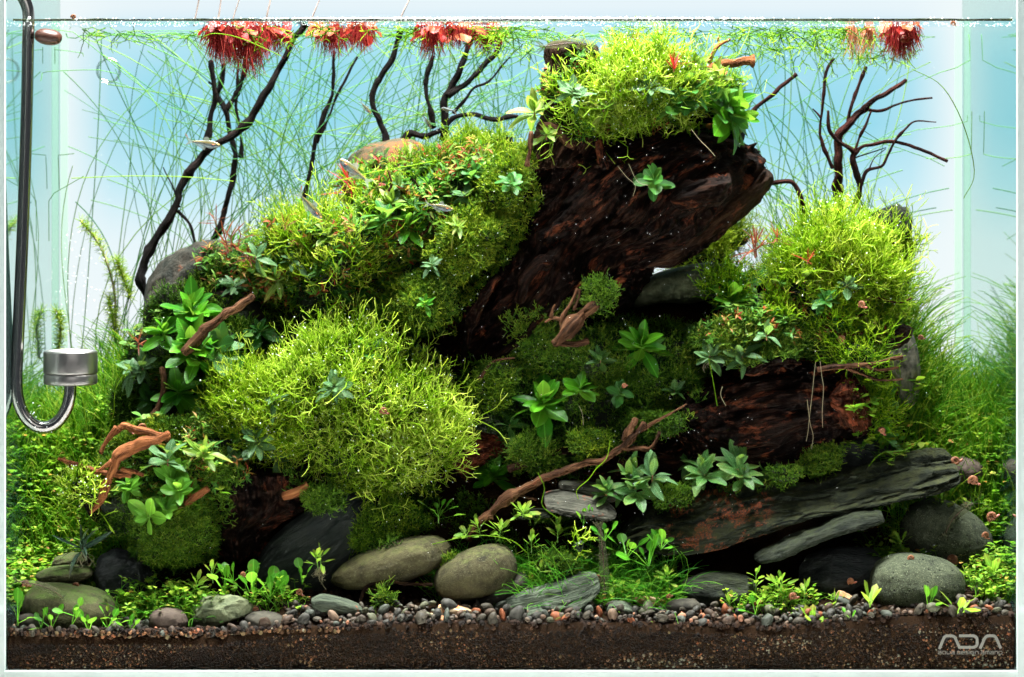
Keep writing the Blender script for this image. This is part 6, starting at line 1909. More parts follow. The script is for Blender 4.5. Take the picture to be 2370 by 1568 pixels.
# feathery stems standing at the far left
for k, (pts_, lb) in enumerate((([(185, 510), (215, 545), (240, 590), (262, 660), (270, 760)], 'tall feathery olive stem leaning left at the back left'), ([(300, 690), (285, 640), (270, 600)], 'short feathery stem beside the tall leaning one'),
                                ([(130, 720), (140, 760), (135, 830)], 'thin feathery stem behind the steel pipe'), ([(250, 690), (262, 740), (270, 800)], 'brown-tipped feathery stem at the left slope'))):
    root = empty('feathery_stem', P(pts_[-1][0], pts_[-1][1], 0.23), lb, 'aquatic plant')
    v = branch([(a, b_, 5) for a, b_ in pts_], 0.23, 0.1, 5, seed=200 + k)
    obj('stem', v[0], v[1], M['stempale'], root, {'grain': v[2]})
    A = Acc()
    Q = catmull(np.array([P(a, b_, 0.23) for a, b_ in pts_]), 70)
    bb_ = np.repeat(Q, 5, 0)
    blades(A, bb_, nrm(rng.normal(size=bb_.shape) + np.array([0, 0, 0.5])), 0.006, 0.00022, 3, 0.5, 3, rng.uniform(0.3, 1, len(bb_)))
    A.obj('leaflets', M['riccia'], root, kind='stuff')

# ------------------------------------------------------------------ pebbles, grains and clods
PM = []
for i, (a, b_) in enumerate((((0.018, 0.018, 0.016), (0.055, 0.053, 0.045)), ((0.022, 0.020, 0.015), (0.066, 0.057, 0.042)), ((0.026, 0.018, 0.013), (0.072, 0.048, 0.034)), ((0.028, 0.032, 0.027), (0.078, 0.088, 0.07)),
                             ((0.045, 0.048, 0.03), (0.11, 0.112, 0.07)), ((0.10, 0.032, 0.014), (0.22, 0.075, 0.035)), ((0.09, 0.06, 0.042), (0.19, 0.13, 0.09)))):
    PM.append(stone_mat('pebble_' + 'abcdefg'[i], a, b_, scale=420, bs=0.25, bd=0.0005, rough=0.55))
PL = ['near-black pebble', 'grey-brown pebble', 'reddish-brown pebble', 'slate-grey pebble', 'olive-grey pebble', 'orange-red pebble', 'pale pinkish pebble']
PSH = ['oval', 'flat', 'egg-shaped', 'long', 'blunt', 'plump', 'slim', 'lopsided']
PB = []
ZX = [110, 220, 340, 440, 570, 680, 760, 850, 950, 1060, 1160, 1260, 1360, 1460, 1560, 1660, 1760, 1860, 1960, 2060, 2180, 2280]
ZONES = ['in the left corner', 'under the green stone', 'right of the green stone', 'by the round brown stone', 'under the pale angular stone', 'by the flat dark disc', 'under the slate wedge',
         'below the long boulder', 'by the moss sprig', 'at the cream shard', 'by the red triangle', 'under the layered slate', 'below the grass', 'by the black and cream shard', 'by the rust shard',
         'by the middle disc stone', 'below the rusty rock', 'by the bushy sprouts', 'by the black rock', 'left of the pitted boulder', 'under the pitted boulder', 'right of the pitted boulder', 'in the right corner']
PMESH = []
for i in range(8):
    n_, m_ = 9, 12
    ph = np.linspace(0, PI, n_)
    th = np.arange(m_) * 2 * PI / m_
    d = np.stack([np.broadcast_to(np.cos(ph)[:, None], (n_, m_)), np.sin(ph)[:, None] * np.cos(th), np.sin(ph)[:, None] * np.sin(th)], -1)
    q = d * (1 + 0.13 * fbm(d * 1.6 + i * 7, 2, i))[..., None] * np.array([1, rng.uniform(0.55, 0.9), rng.uniform(0.4, 0.72)])
    PMESH.append((q.reshape(-1, 3), grid_faces(n_, m_), q.reshape(-1, 3) * 0.005 + i))
pm_cache = {}


def pebble_mesh(i, j):
    if (i, j) not in pm_cache:
        V, F, g = PMESH[i]
        pm_cache[(i, j)] = mkmesh('pebble', V, F, PM[j], {'grain': g})
    return pm_cache[(i, j)]


cand = []
tries = 0
occ = [(389, 45), (512, 66), (616, 46), (165, 95), (2122, 98)]


def place_pebbles(n, pxa, pxb, ya, yb, rmin, rmax, lift, gap=0.80):
    k = 0
    t = 0
    while k < n and t < n * 60:
        t += 1
        px = rng.uniform(pxa, pxb)
        y = ya + (yb - ya) * rng.random()
        r = rng.uniform(rmin, rmax) * S * (0.7 + 0.6 * rng.random() ** 2)
        x = (px - XC) * S * (1 + y / D)
        if abs(x) > 0.298 - r:
            continue
        if y < r * 0.9 + 0.0006:
            y = r * 0.9 + 0.0006
        if any(abs(px - ox) < ow and y > 0.006 for ox, ow in occ):
            continue
        z = float(ground_z(x, y)) + r * 0.35 + lift * rng.random() * S
        ok = True
        for c in cand:
            dd = (c[0] - x) ** 2 + (c[1] - y) ** 2 + (c[2] - z) ** 2
            if dd < (gap * (c[3] + r)) ** 2:
                ok = False
                break
        if not ok:
            continue
        cand.append((x, y, z, r))
        k += 1


place_pebbles(150, 18, 2350, 0.003, 0.012, 9, 17, 12, 0.66)
place_pebbles(120, 560, 2350, 0.010, 0.024, 9, 17, 18, 0.62)
place_pebbles(36, 18, 340, 0.008, 0.024, 10, 18, 8, 0.66)
nbig = len(cand)
place_pebbles(330, 18, 2350, 0.002, 0.022, 5, 9, 16, 0.62)
cand = cand[:]
for i, (x, y, z, r) in enumerate(cand[:nbig]):
    j = int(rng.choice(7, p=[0.30, 0.24, 0.16, 0.13, 0.10, 0.05, 0.02]))
    o_i = int(rng.integers(0, 8))
    me = pebble_mesh(o_i, j)
    R = Matrix.Rotation(rng.uniform(0, 2 * PI), 3, 'Y') @ Matrix.Rotation(rng.normal() * 0.5, 3, 'X') @ Matrix.Rotation(rng.normal() * 0.5, 3, 'Z')
    o = link('pebble', me, None, mtx=Matrix.Translation((x, y, z)) @ (R @ Matrix.Scale(r * 1.12, 3)).to_4x4())
    px_ = XC + x / S / (1 + y / D)
    zone = ZONES[int(np.searchsorted(ZX, px_))]
    size = 'large' if r > 19 * S else ('small' if r < 13 * S else 'medium')
    high = (z - float(ground_z(x, y))) > 0.0042
    row = 'on top' if high else ('against the glass' if y < 0.0068 else ('in the second row' if y < 0.013 else 'in the back row'))
    PB.append((size + ' ' + PL[j].replace('pebble', PSH[o_i] + ' pebble') + ' ' + row + ', ' + zone, px_, o))

same = {}
for lb_, px_, o in PB:
    same.setdefault(lb_, []).append((px_, o))
for lb_, ls in same.items():
    ls.sort(key=lambda t: t[0])
    for i, (px_, o) in enumerate(ls):
        extra = '' if len(ls) == 1 else (', ' + (('left one', 'right one') if len(ls) == 2 else ('left one', 'middle one', 'right one', 'far right one', 'rightmost one'))[min(i, 4)])
        tagit(o, lb_ + extra, 'pebble', 'pebbles along the front glass')
A = Acc()
ct = np.array(cand[nbig:])
A.scatter(ICO2[0], ICO2[1], np.concatenate([rot_mats(len(ct), np.stack([ct[:, 3] * 1.1, ct[:, 3] * 0.85, ct[:, 3] * 0.65], -1)), ct[:, :3, None]], 2), rng.random(len(ct)))
M['smallpebble'] = tint_mat('small_pebble', [(0.0, (0.025, 0.024, 0.02)), (0.4, (0.06, 0.05, 0.04)), (0.7, (0.10, 0.065, 0.045)), (0.85, (0.09, 0.10, 0.08)), (0.95, (0.28, 0.10, 0.05)), (1.0, (0.3, 0.2, 0.13))], 0.6, 0.0, bumpy=0.3)
tagit(A.obj('small_pebbles', M['smallpebble'], kind='stuff'), 'tiny pebbles filling the gaps of the pebble band', 'pebbles')

GRAIN = [(0.0, (0.003, 0.002, 0.0015)), (0.48, (0.012, 0.006, 0.003)), (0.66, (0.035, 0.017, 0.007)), (0.80, (0.07, 0.03, 0.012)), (0.88, (0.11, 0.085, 0.04)), (0.95, (0.21, 0.07, 0.03)), (0.985, (0.26, 0.18, 0.10)), (1.0, (0.18, 0.19, 0.14))]
M['grain'] = tint_mat('gravel_grain', GRAIN, 0.55, 0.0, bumpy=0.3)


def grains(n, x0, x1, zlo, zhi, y0, y1, s0, s1, mat, label, name, tintf=None):
    A = Acc()
    x = rng.uniform(x0, x1, n)
    u = rng.random(n)
    y = rng.uniform(y0, y1, n)
    z0 = ground_z(x, y * 0 + 0.001)
    z = zlo + (z0 + zhi - zlo) * u
    s = rng.uniform(s0, s1, n) * (0.6 + 0.8 * rng.random(n) ** 2)
    sc3 = np.stack([s, s * rng.uniform(0.6, 1, n), s * rng.uniform(0.6, 1, n)], -1)
    m = np.concatenate([rot_mats(n, sc3), np.stack([x, np.maximum(y, s), z], -1)[:, :, None]], 2)
    t = rng.random(n) ** 1.1 if tintf is None else tintf(x, z, u, n)
    A.scatter(ICO1[0], ICO1[1], m, t)
    o = A.obj(name, mat, kind='stuff')
    return tagit(o, label, 'gravel')


def gt(x, z, u, n):
    f = fbm(np.stack([x * 25, z * 60, x * 0], -1), 3, 4)
    t = np.clip(rng.random(n) ** 2.0 * 0.95 + f * 0.34 - 0.03, 0, 1)
    return t


grains(15000, -0.2985, 0.2985, 0.0006, -0.004, 0.0004, 0.0016, 0.00055, 0.00115, M['grain'], 'fine brown and orange gravel grains pressed against the front glass', 'gravel', gt)
grains(260, -0.297, -0.10, 0.022, 0.000, 0.0008, 0.004, 0.0012, 0.0021, M['grain'], 'orange and tan small gravel under the left pebbles', 'gravel', lambda x, z, u, n: rng.uniform(0.5, 1.0, n))
M['clod'] = tint_mat('soil_clod', [(0.0, (0.004, 0.0025, 0.0015)), (0.7, (0.018, 0.009, 0.005)), (1.0, (0.05, 0.024, 0.012))], 0.9, 0.0, 0.2, bumpy=0.8)
grains(2600, -0.2985, 0.2985, 0.0235, 0.0015, 0.0006, 0.010, 0.0009, 0.0021, M['clod'], 'dark crumbly soil clods just under the pebble band', 'soil_clods')
A = Acc()
n = 3000
x = rng.uniform(-0.298, 0.298, n)
y = rng.uniform(0.004, 0.075, n)
s = rng.uniform(0.0007, 0.0019, n)
m = np.concatenate([rot_mats(n, s), np.stack([x, y, ground_z(x, y) + s * 0.3], -1)[:, :, None]], 2)
A.scatter(ICO1[0], ICO1[1], m, rng.random(n))
tagit(A.obj('soil_clods', M['clod'], kind='stuff'), 'dark soil granules scattered on the ground between the stones', 'soil')

# ------------------------------------------------------------------ water surface, waterline and bubbles
M['water'] = clear_mix('water_surface', (0.97, 1.0, 1.0), (0.9, 0.97, 0.98), 0.9, 0.04, True, 6.0)
gx = np.linspace(-xi + 0.0002, xi - 0.0002, 160)
gy = np.concatenate([[0.0003, 0.0008, 0.0014, 0.0022, 0.0035], np.linspace(0.005, 0.2992, 90)])
X, Y = np.meshgrid(gx, gy, indexing='ij')
men = 0.0016 * np.exp(-(Y - 0.0003) / 0.0011) + 0.0013 * np.exp(-(xi - np.abs(X)) / 0.0016)
Zs = ZW + men + 0.00018 * fbm(np.stack([X * 25, Y * 25, X * 0], -1), 2, 3)
o = obj('water_surface', np.stack([X, Y, Zs], -1).reshape(-1, 3), grid_faces(len(gx), len(gy), False), M['water'])
tagit(o, 'still water surface seen from just below, with its raised rim at the glass', 'water', kind='structure')
# dark green film of the waterline on the front glass
M['film'] = tint_mat('waterline_film', [(0.0, (0.03, 0.05, 0.018)), (0.5, (0.10, 0.15, 0.05)), (1.0, (0.5, 0.56, 0.40))], 0.25, 0.0, 0.6)
xs = np.linspace(-xi + 0.004, xi - 0.002, 700)
prof = np.array([(0.0, 0.0011), (0.0003, 0.0009), (0.0004, 0.0004), (0.0003, 0.0), (0.0, -0.0002)])
nz = 1 + 0.25 * fbm(np.stack([xs * 70, xs * 0, xs * 0], -1), 3, 6)
V = np.stack([np.broadcast_to(xs[:, None], (700, 5)), 0.00012 + prof[None, :, 0] * nz[:, None], ZW + 0.0004 + prof[None, :, 1] * nz[:, None]], -1)
A = Acc()
A.add(V, grid_faces(700, 5, False), np.repeat(np.clip(rng.random(700) * 0.5 + 0.3 * fbm(np.stack([xs * 40, xs * 0, xs * 0], -1), 2, 8), 0, 1), 5))
tagit(A.obj('waterline_film', M['film'], kind='stuff'), 'thin dark green film along the waterline on the front glass', 'film')
A = Acc()
n = 4200
px = np.where(rng.random(n) < 0.93, rng.triangular(540, 1150, 1820, n), rng.uniform(15, 2350, n))
z = ZW + rng.uniform(0.0001, 0.0022, n) - 0.0004 * (rng.random(n) < 0.3)
s = rng.uniform(0.7, 2.0, n) * S * np.where(rng.random(n) < 0.04, 2.0, 1.0)
spheres(A, np.stack([(px - XC) * S, rng.uniform(0.0004, 0.0012, n), z], -1), s)
n = 1100
px = rng.uniform(16, 2350, n)
spheres(A, np.stack([(px - XC) * S, rng.uniform(0.0006, 0.004, n), ZW - rng.uniform(0.0008, 0.0030, n)], -1), rng.uniform(0.5, 1.1, n) * S)
tagit(A.obj('foam', M['bubble'], kind='stuff'), 'line of white foam bubbles along the waterline', 'foam')
A = Acc()
n = 420
px = rng.uniform(60, 2200, n)
sel = rng.random(n) < 0.5
px[sel] = rng.uniform(900, 1750, sel.sum())
pt = PA(px, rng.uniform(90, 1300, n), rng.uniform(0.01, 0.05, n))
spheres(A, pt, rng.uniform(0.35, 0.8, n) * S)
n = 100
px = rng.normal(170, 34, n)
spheres(A, PA(px, rng.uniform(640, 815, n) - np.abs(rng.normal(size=n)) * 60, rng.uniform(0.02, 0.05, n)), rng.uniform(0.5, 1.3, n) * S)
n = 22
spheres(A, PA(rng.normal(78, 16, n), rng.uniform(930, 1005, n), rng.uniform(0.012, 0.02, n)), rng.uniform(0.7, 1.5, n) * S)
tagit(A.obj('micro_bubbles', M['bubble'], kind='stuff'), 'tiny white gas bubbles drifting through the water', 'bubbles')

# ------------------------------------------------------------------ steel diffuser, ring and cup
M['steel'] = simple_mat('polished_steel', (0.36, 0.35, 0.34), 0.16, 1.0)
M['steelcap'] = simple_mat('brushed_steel', (0.30, 0.29, 0.28), 0.34, 1.0)


def lathe(prof, c, n=48):
    th = np.arange(n) * 2 * PI / n
    pr = np.array(prof)
    V = np.stack([c[0] + pr[:, 0:1] * np.cos(th), c[1] + pr[:, 0:1] * np.sin(th), np.broadcast_to(c[2] + pr[:, 1:2], (len(pr), n))], -1)
    return V.reshape(-1, 3), grid_faces(len(pr), n)


df = empty('co2_diffuser', P(100, 1003, 0.03), 'polished steel gas diffuser with a J-shaped pipe and round head', 'diffuser')
yd = 0.032
pp = [(36, -40), (50, -12), (62, 14), (66, 40), (65, 100), (62, 250), (56, 450), (48, 650), (41, 800), (38, 880), (42, 925), (56, 962), (80, 985), (106, 990), (132, 978), (152, 950), (161, 920), (163, 886)]
pts = catmull(np.array([P(a, b_, yd) for a, b_ in pp]), 110)
t = nrm(np.gradient(pts, axis=0))
a_ = nrm(np.cross(t, [0, 1, 0]))
b2_ = np.cross(t, a_)
th = np.arange(24) * 2 * PI / 24
V = pts[:, None] + (a_[:, None] * np.cos(th)[:, None] + b2_[:, None] * np.sin(th)[:, None]) * (14.5 * S)
obj('pipe', V.reshape(-1, 3), grid_faces(110, 24), M['steel'], df)
c = P(163, 890, yd)
k = S
V, F = lathe([(0, 0), (58 * k, 0), (62 * k, 1.5 * k), (63 * k, 4 * k), (63 * k, 22 * k), (61 * k, 24.5 * k), (0, 24.5 * k)], c + np.array([0, 0, 0]))
obj('head_base', V, F, M['steelcap'], df)
V, F = lathe([(0, 25 * k), (60 * k, 25 * k), (63 * k, 27.5 * k), (63.5 * k, 30 * k), (63.5 * k, 74 * k), (62 * k, 78 * k), (58 * k, 79.5 * k), (54 * k, 79.5 * k), (53 * k, 77 * k), (0, 77 * k)], c)
obj('head_cap', V, F, M['steelcap'], df)
V, F = lathe([(0, 76.8 * k), (52.5 * k, 76.8 * k), (52.5 * k, 78.5 * k), (0, 78.5 * k)], c)
obj('ceramic_disc', V, F, simple_mat('ceramic', (0.3, 0.3, 0.29), 0.8), df)
M['cup'] = simple_mat('brown_cup', (0.05, 0.014, 0.007), 0.4, nscale=300)
o = thing('suction_cup', 'dark brown suction cup on the left glass just under the waterline', 'suction cup')(stone_v(112, 86, 32, 19, -8, 0.03, 0.008, seed=300, amp=0.02, reg=False), M['cup'])
rc = P(251, 164, 0.285)
th = np.arange(48) * 2 * PI / 48
ph = np.arange(10) * 2 * PI / 10
V = np.stack([rc[0] + (29 * S + 3.6 * S * np.cos(ph)[None]) * np.cos(th)[:, None], rc[1] + 2.5 * S * np.sin(ph)[None] + 0 * th[:, None], rc[2] + (30 * S + 3.6 * S * np.cos(ph)[None]) * np.sin(th)[:, None]], -1)
i = np.arange(480).reshape(48, 10)
j = np.roll(i, -1, 1)
F = np.stack([i, j, np.roll(j, -1, 0), np.roll(i, -1, 0)], -1).reshape(-1, 4)
tagit(obj('glass_ring', V.reshape(-1, 3), F, clear_mix('ring_glass', (0.75, 0.86, 0.88), (0.7, 0.75, 0.72), 0.45, 0.2)), 'translucent ring hanging near the back glass at the upper left', 'ring')

# ------------------------------------------------------------------ red floating plants
M['floatleaf'] = leaf_mat('floating_leaf', (0.20, 0.035, 0.015), (0.34, 0.10, 0.04), None, 0.3, 0.35, tr=(0.45, 0.13, 0.06))
M['redroot'] = tint_mat('red_root', [(0.0, (0.10, 0.006, 0.008)), (0.5, (0.26, 0.016, 0.016)), (1.0, (0.45, 0.07, 0.05))], 0.5, 0.35, trmul=1.2)
M['paleroot'] = tint_mat('pale_red_root', [(0.0, (0.35, 0.12, 0.07)), (1.0, (0.8, 0.45, 0.25))], 0.5, 0.4)
fl = [leaf_mesh('floating_leaf', 0.42, 0.05, 0.25 * g3, 0.12, 0.95, 0.6, 7, M['floatleaf'], 0.25, q) for q, g3 in enumerate((0.3, 1.0, 1.8))]
M['floatleafdeep'] = leaf_mat('deep_red_leaf', (0.17, 0.007, 0.006), (0.27, 0.02, 0.012), None, 0.3, 0.35, tr=(0.4, 0.025, 0.018))
fd = [leaf_mesh('deep_red_leaf', 0.42, 0.05, 0.25 * g3, 0.12, 0.95, 0.6, 7, M['floatleafdeep'], 0.25, q) for q, g3 in enumerate((0.3, 1.0, 1.8))]


def floater(cx, w, depth, y, nl, nr, label, rmat='redroot', ll=34, deep=0.35):
    top = np.array([(cx - XC) * S * (1 + y / D), y, ZW])
    root = empty('floating_plant', top - np.array([0, 0, depth * S]), label, 'floating plant')
    o0 = np.array(root.location)
    hw = w / 2 * S
    for i in range(nl):
        a = rng.uniform(0, 2 * PI)
        rr = math.sqrt(rng.random())
        pos = top + np.array([math.cos(a) * rr * hw * 0.82, math.sin(a) * rr * min(hw, 0.02), rng.uniform(-0.0035, 0.0012) - 0.004 * (i % 3 == 0)])
        d = np.array([math.cos(a + rng.normal() * 0.5), math.sin(a) * 0.8, -0.18 if i % 3 else -0.55])
        ln = ll * S * rng.uniform(0.7, 1.25)
        d = nrm(d)
        z = nrm(np.array([rng.normal() * 0.2, -0.35, 1.0]) - (np.array([0, -0.35, 1.0]) @ d) * d)
        yv = np.cross(z, d)
        m = Matrix(((d[0] * ln, yv[0] * ln, z[0] * ln, pos[0] - o0[0]), (d[1] * ln, yv[1] * ln, z[1] * ln, pos[1] - o0[1]), (d[2] * ln, yv[2] * ln, z[2] * ln, pos[2] - o0[2]), (0, 0, 0, 1)))
        link('leaf', (fd if rng.random() < deep else fl)[i % 3], root, mtx=m)
    A = Acc()
    u = rng.normal(0, 0.45, nr).clip(-1, 1)
    v = rng.uniform(-1, 1, nr)
    base = top + np.stack([u * hw * 0.92, v * min(hw, 0.018), rng.uniform(-0.005, 0, nr)], -1)
    Ls = depth * S * (1 - 0.62 * np.abs(u) ** 1.7) * rng.uniform(0.35, 1.08, nr)
    q = base
    pts = [q]
    d = nrm(np.stack([u * 0.30 + rng.normal(0, 0.12, nr), v * 0.2, -np.ones(nr)], -1))
    for k in range(4):
        d = nrm(d + rng.normal(0, 0.09, (nr, 3)))
        q = q + d * (Ls / 4)[:, None]
        pts.append(q)
    A.tubes(np.stack(pts, 1), np.array([0.95, 0.9, 0.75, 0.6, 0.35])[None] * S * np.ones((nr, 1)), 3, rng.beta(2, 2, nr))
    A.obj('roots', M[rmat], root, kind='stuff')
    return root


floater(515, 95, 92, 0.10, 17, 420, 'left half of the biggest red floating cluster with crimson hanging roots', deep=0.8)
floater(575, 110, 118, 0.115, 19, 560, 'right half of the biggest red floating cluster above the black branches', deep=0.6)
floater(640, 60, 70, 0.14, 8, 160, 'small red floating plant right beside the biggest cluster', deep=0.7)
floater(772, 110, 72, 0.17, 14, 300, 'dusky red floating plant left of the zigzag branch', deep=0.3)
floater(838, 80, 60, 0.13, 10, 170, 'salmon floating plant with short brown roots', deep=0.1)
floater(1000, 80, 78, 0.11, 12, 200, 'red floating plant with a hanging leaf above the forked branch', deep=0.8, ll=38)
floater(1055, 100, 50, 0.13, 14, 220, 'orange-pink floating leaves above the middle branch', deep=0.2, ll=40)
floater(1125, 100, 62, 0.18, 12, 300, 'brownish red floating plant right of the orange-pink leaves', deep=0.3)
floater(2085, 90, 82, 0.12, 15, 520, 'crimson-rooted floating plant at the upper right', deep=0.4, ll=34)
floater(1975, 26, 82, 0.13, 3, 60, 'pale floating plantlet with long straw roots, left one', 'paleroot', ll=20, deep=0)
floater(2010, 34, 84, 0.14, 4, 70, 'pale floating plantlet with long straw roots, beside the crimson one', 'paleroot', ll=22, deep=0)
# drooping big leaves of the middle floating plants
for (px_, py_, yy, k_, dd_, ln_) in ():
    pass

# ------------------------------------------------------------------ fish, shrimps, snails
m_, nt = newmat('fish_body')
tc = nt.nodes.new('ShaderNodeTexCoord').outputs['Object']
sx = nt.nodes.new('ShaderNodeSeparateXYZ')
nt.links.new(tc, sx.inputs[0])
c = ramp(nt, [(0.40, (0.26, 0.32, 0.33)), (0.50, (0.16, 0.19, 0.16)), (0.58, (0.30, 0.22, 0.06)), (0.70, (0.10, 0.11, 0.06))], mth(nt, 'ADD', mth(nt, 'MULTIPLY', sx.outputs[2], 2.2), 0.5))
pr = surf(nt, c, 0.25, spec=0.8)
tp = nt.nodes.new('ShaderNodeBsdfTransparent')
mx_ = nt.nodes.new('ShaderNodeMixShader')
mx_.inputs[0].default_value = 0.68
nt.links.new(tp.outputs[0], mx_.inputs[1])
nt.links.new(pr, mx_.inputs[2])
finish(nt, mx_.outputs[0])
M['fish'] = m_
M['fin'] = clear_mix('fish_fin', (0.95, 0.97, 0.95), (0.62, 0.68, 0.6), 0.38, glossy=False)
M['redfin'] = clear_mix('fish_tail_tip', (0.9, 0.9, 0.9), (0.75, 0.16, 0.04), 0.85, glossy=False)
M['belly'] = simple_mat('fish_belly', (0.05, 0.07, 0.11), 0.25, nscale=300)
M['organ'] = simple_mat('fish_organ', (0.8, 0.18, 0.06), 0.4)
M['eye'] = simple_mat('eye_black', (0.008, 0.008, 0.008), 0.1)
M['iris'] = simple_mat('eye_gold', (0.6, 0.35, 0.08), 0.25)
M['spine'] = simple_mat('fish_stripe', (0.03, 0.04, 0.05), 0.4)


def ell(c, r, n=10):
    V, F = ICO2
    return V * np.array(r) + np.array(c), F


def fish_meshes():
    xs = np.linspace(0, 1, 22)     # 0 = nose, 1 = tail root
    top = np.interp(xs, [0, 0.04, 0.12, 0.3, 0.5, 0.75, 1], [0.0, 0.045, 0.085, 0.125, 0.115, 0.07, 0.035])
    bo = np.interp(xs, [0, 0.04, 0.12, 0.3, 0.5, 0.75, 1], [-0.0, -0.04, -0.09, -0.15, -0.125, -0.06, -0.03])
    wd = np.interp(xs, [0, 0.06, 0.2, 0.35, 0.6, 1], [0.004, 0.035, 0.058, 0.055, 0.035, 0.01])
    th = np.arange(14) * 2 * PI / 14
    V = np.stack([np.broadcast_to(-xs[:, None] + 0.5, (22, 14)), wd[:, None] * np.sin(th), (top + bo)[:, None] / 2 + (top - bo)[:, None] / 2 * np.cos(th)], -1)
    me = {'body': mkmesh('fish_body', V.reshape(-1, 3), grid_faces(22, 14), M['fish'])}

    def fin(pts, mat, nm, t=0.004):
        p = np.array(pts, float)
        n = len(p)
        V = np.concatenate([np.stack([p[:, 0], np.full(n, -t), p[:, 1]], -1), np.stack([p[:, 0], np.full(n, t), p[:, 1]], -1)])
        i = np.arange(n)
        F3 = np.stack([np.zeros(n - 2, int), i[1:-1], i[2:]], -1)
        return mkmesh(nm, V, [np.vstack([F3, F3[:, ::-1] + n]), np.stack([i, np.roll(i, -1), np.roll(i, -1) + n, i + n], -1)], mat, smooth=False)
    me['tail_fin'] = fin([(-0.48, 0.02), (-0.60, 0.09), (-0.74, 0.17), (-0.70, 0.09), (-0.62, 0.0), (-0.70, -0.10), (-0.76, -0.18), (-0.60, -0.09), (-0.48, -0.02)], M['fin'], 'tail_fin')
    me['tail_tip'] = fin([(-0.66, 0.125), (-0.745, 0.185), (-0.80, 0.27), (-0.72, 0.20)], M['redfin'], 'tail_tip', 0.006)
    me['dorsal_fin'] = fin([(0.10, 0.115), (0.02, 0.24), (-0.10, 0.22), (-0.13, 0.09)], M['fin'], 'dorsal_fin')
    me['anal_fin'] = fin([(0.0, -0.12), (-0.04, -0.24), (-0.16, -0.19), (-0.40, -0.07), (-0.38, -0.04)], M['fin'], 'anal_fin')
    V, F = ell((0.22, 0, -0.045), (0.13, 0.060, 0.07))
    me['belly'] = mkmesh('belly', V, F, M['belly'])
    V, F = ell((0.235, -0.012, 0.0), (0.075, 0.056, 0.018))
    me['organ'] = mkmesh('organ', V, F, M['organ'])
    V, F = ell((0.41, 0, 0.01), (0.042, 0.052, 0.042))
    me['iris'] = mkmesh('iris', V, F, M['iris'])
    V, F = ell((0.413, 0, 0.01), (0.027, 0.060, 0.027))
    me['eye'] = mkmesh('eye', V, F, M['eye'])
    V, F = ell((-0.12, 0, 0.004), (0.34, 0.034, 0.007))
    me['stripe'] = mkmesh('stripe', V, F, M['spine'])
    return me


FM = fish_meshes()


def fish(px, py, ln, ang, y, label, flip=1):
    Lm = ln * S
    c = P(px, py, y)
    root = empty('fish', c, label, 'fish', 'small transparent fish')
    R = Matrix.Rotation(-math.radians(ang), 3, 'Y')
    m = (R @ Matrix.Diagonal((flip, 1, 1)) @ Matrix.Rotation(0.15, 3, 'Z') @ Matrix.Scale(Lm, 3)).to_4x4()
    for k, me in FM.items():
        link(k, me, root, mtx=m)


fish(478, 333, 68, -8, 0.05, 'transparent fish facing right on the tall forked black branch')
fish(815, 392, 80, -38, 0.06, 'largest transparent fish facing up-left by the crimson needles', -1)
fish(722, 482, 72, -48, 0.05, 'transparent fish diving down-right over the slope cushion')
fish(1022, 480, 58, -12, 0.06, 'transparent fish facing right beside the trunk moss')
fish(848, 252, 34, -48, 0.12, 'tiny fish left of the zigzag branch')
fish(990, 285, 34, -58, 0.12, 'tiny fish before the middle branch stem')
fish(1034, 254, 32, 180 - 10, 0.12, 'tiny pale fish above the middle branch fork')

M['shrimp'] = clear_mix('shrimp_body', (0.90, 0.93, 0.86), (0.13, 0.13, 0.08), 0.26, glossy=False)
M['shrimp_line'] = simple_mat('shrimp_line', (0.05, 0.012, 0.008), 0.5)


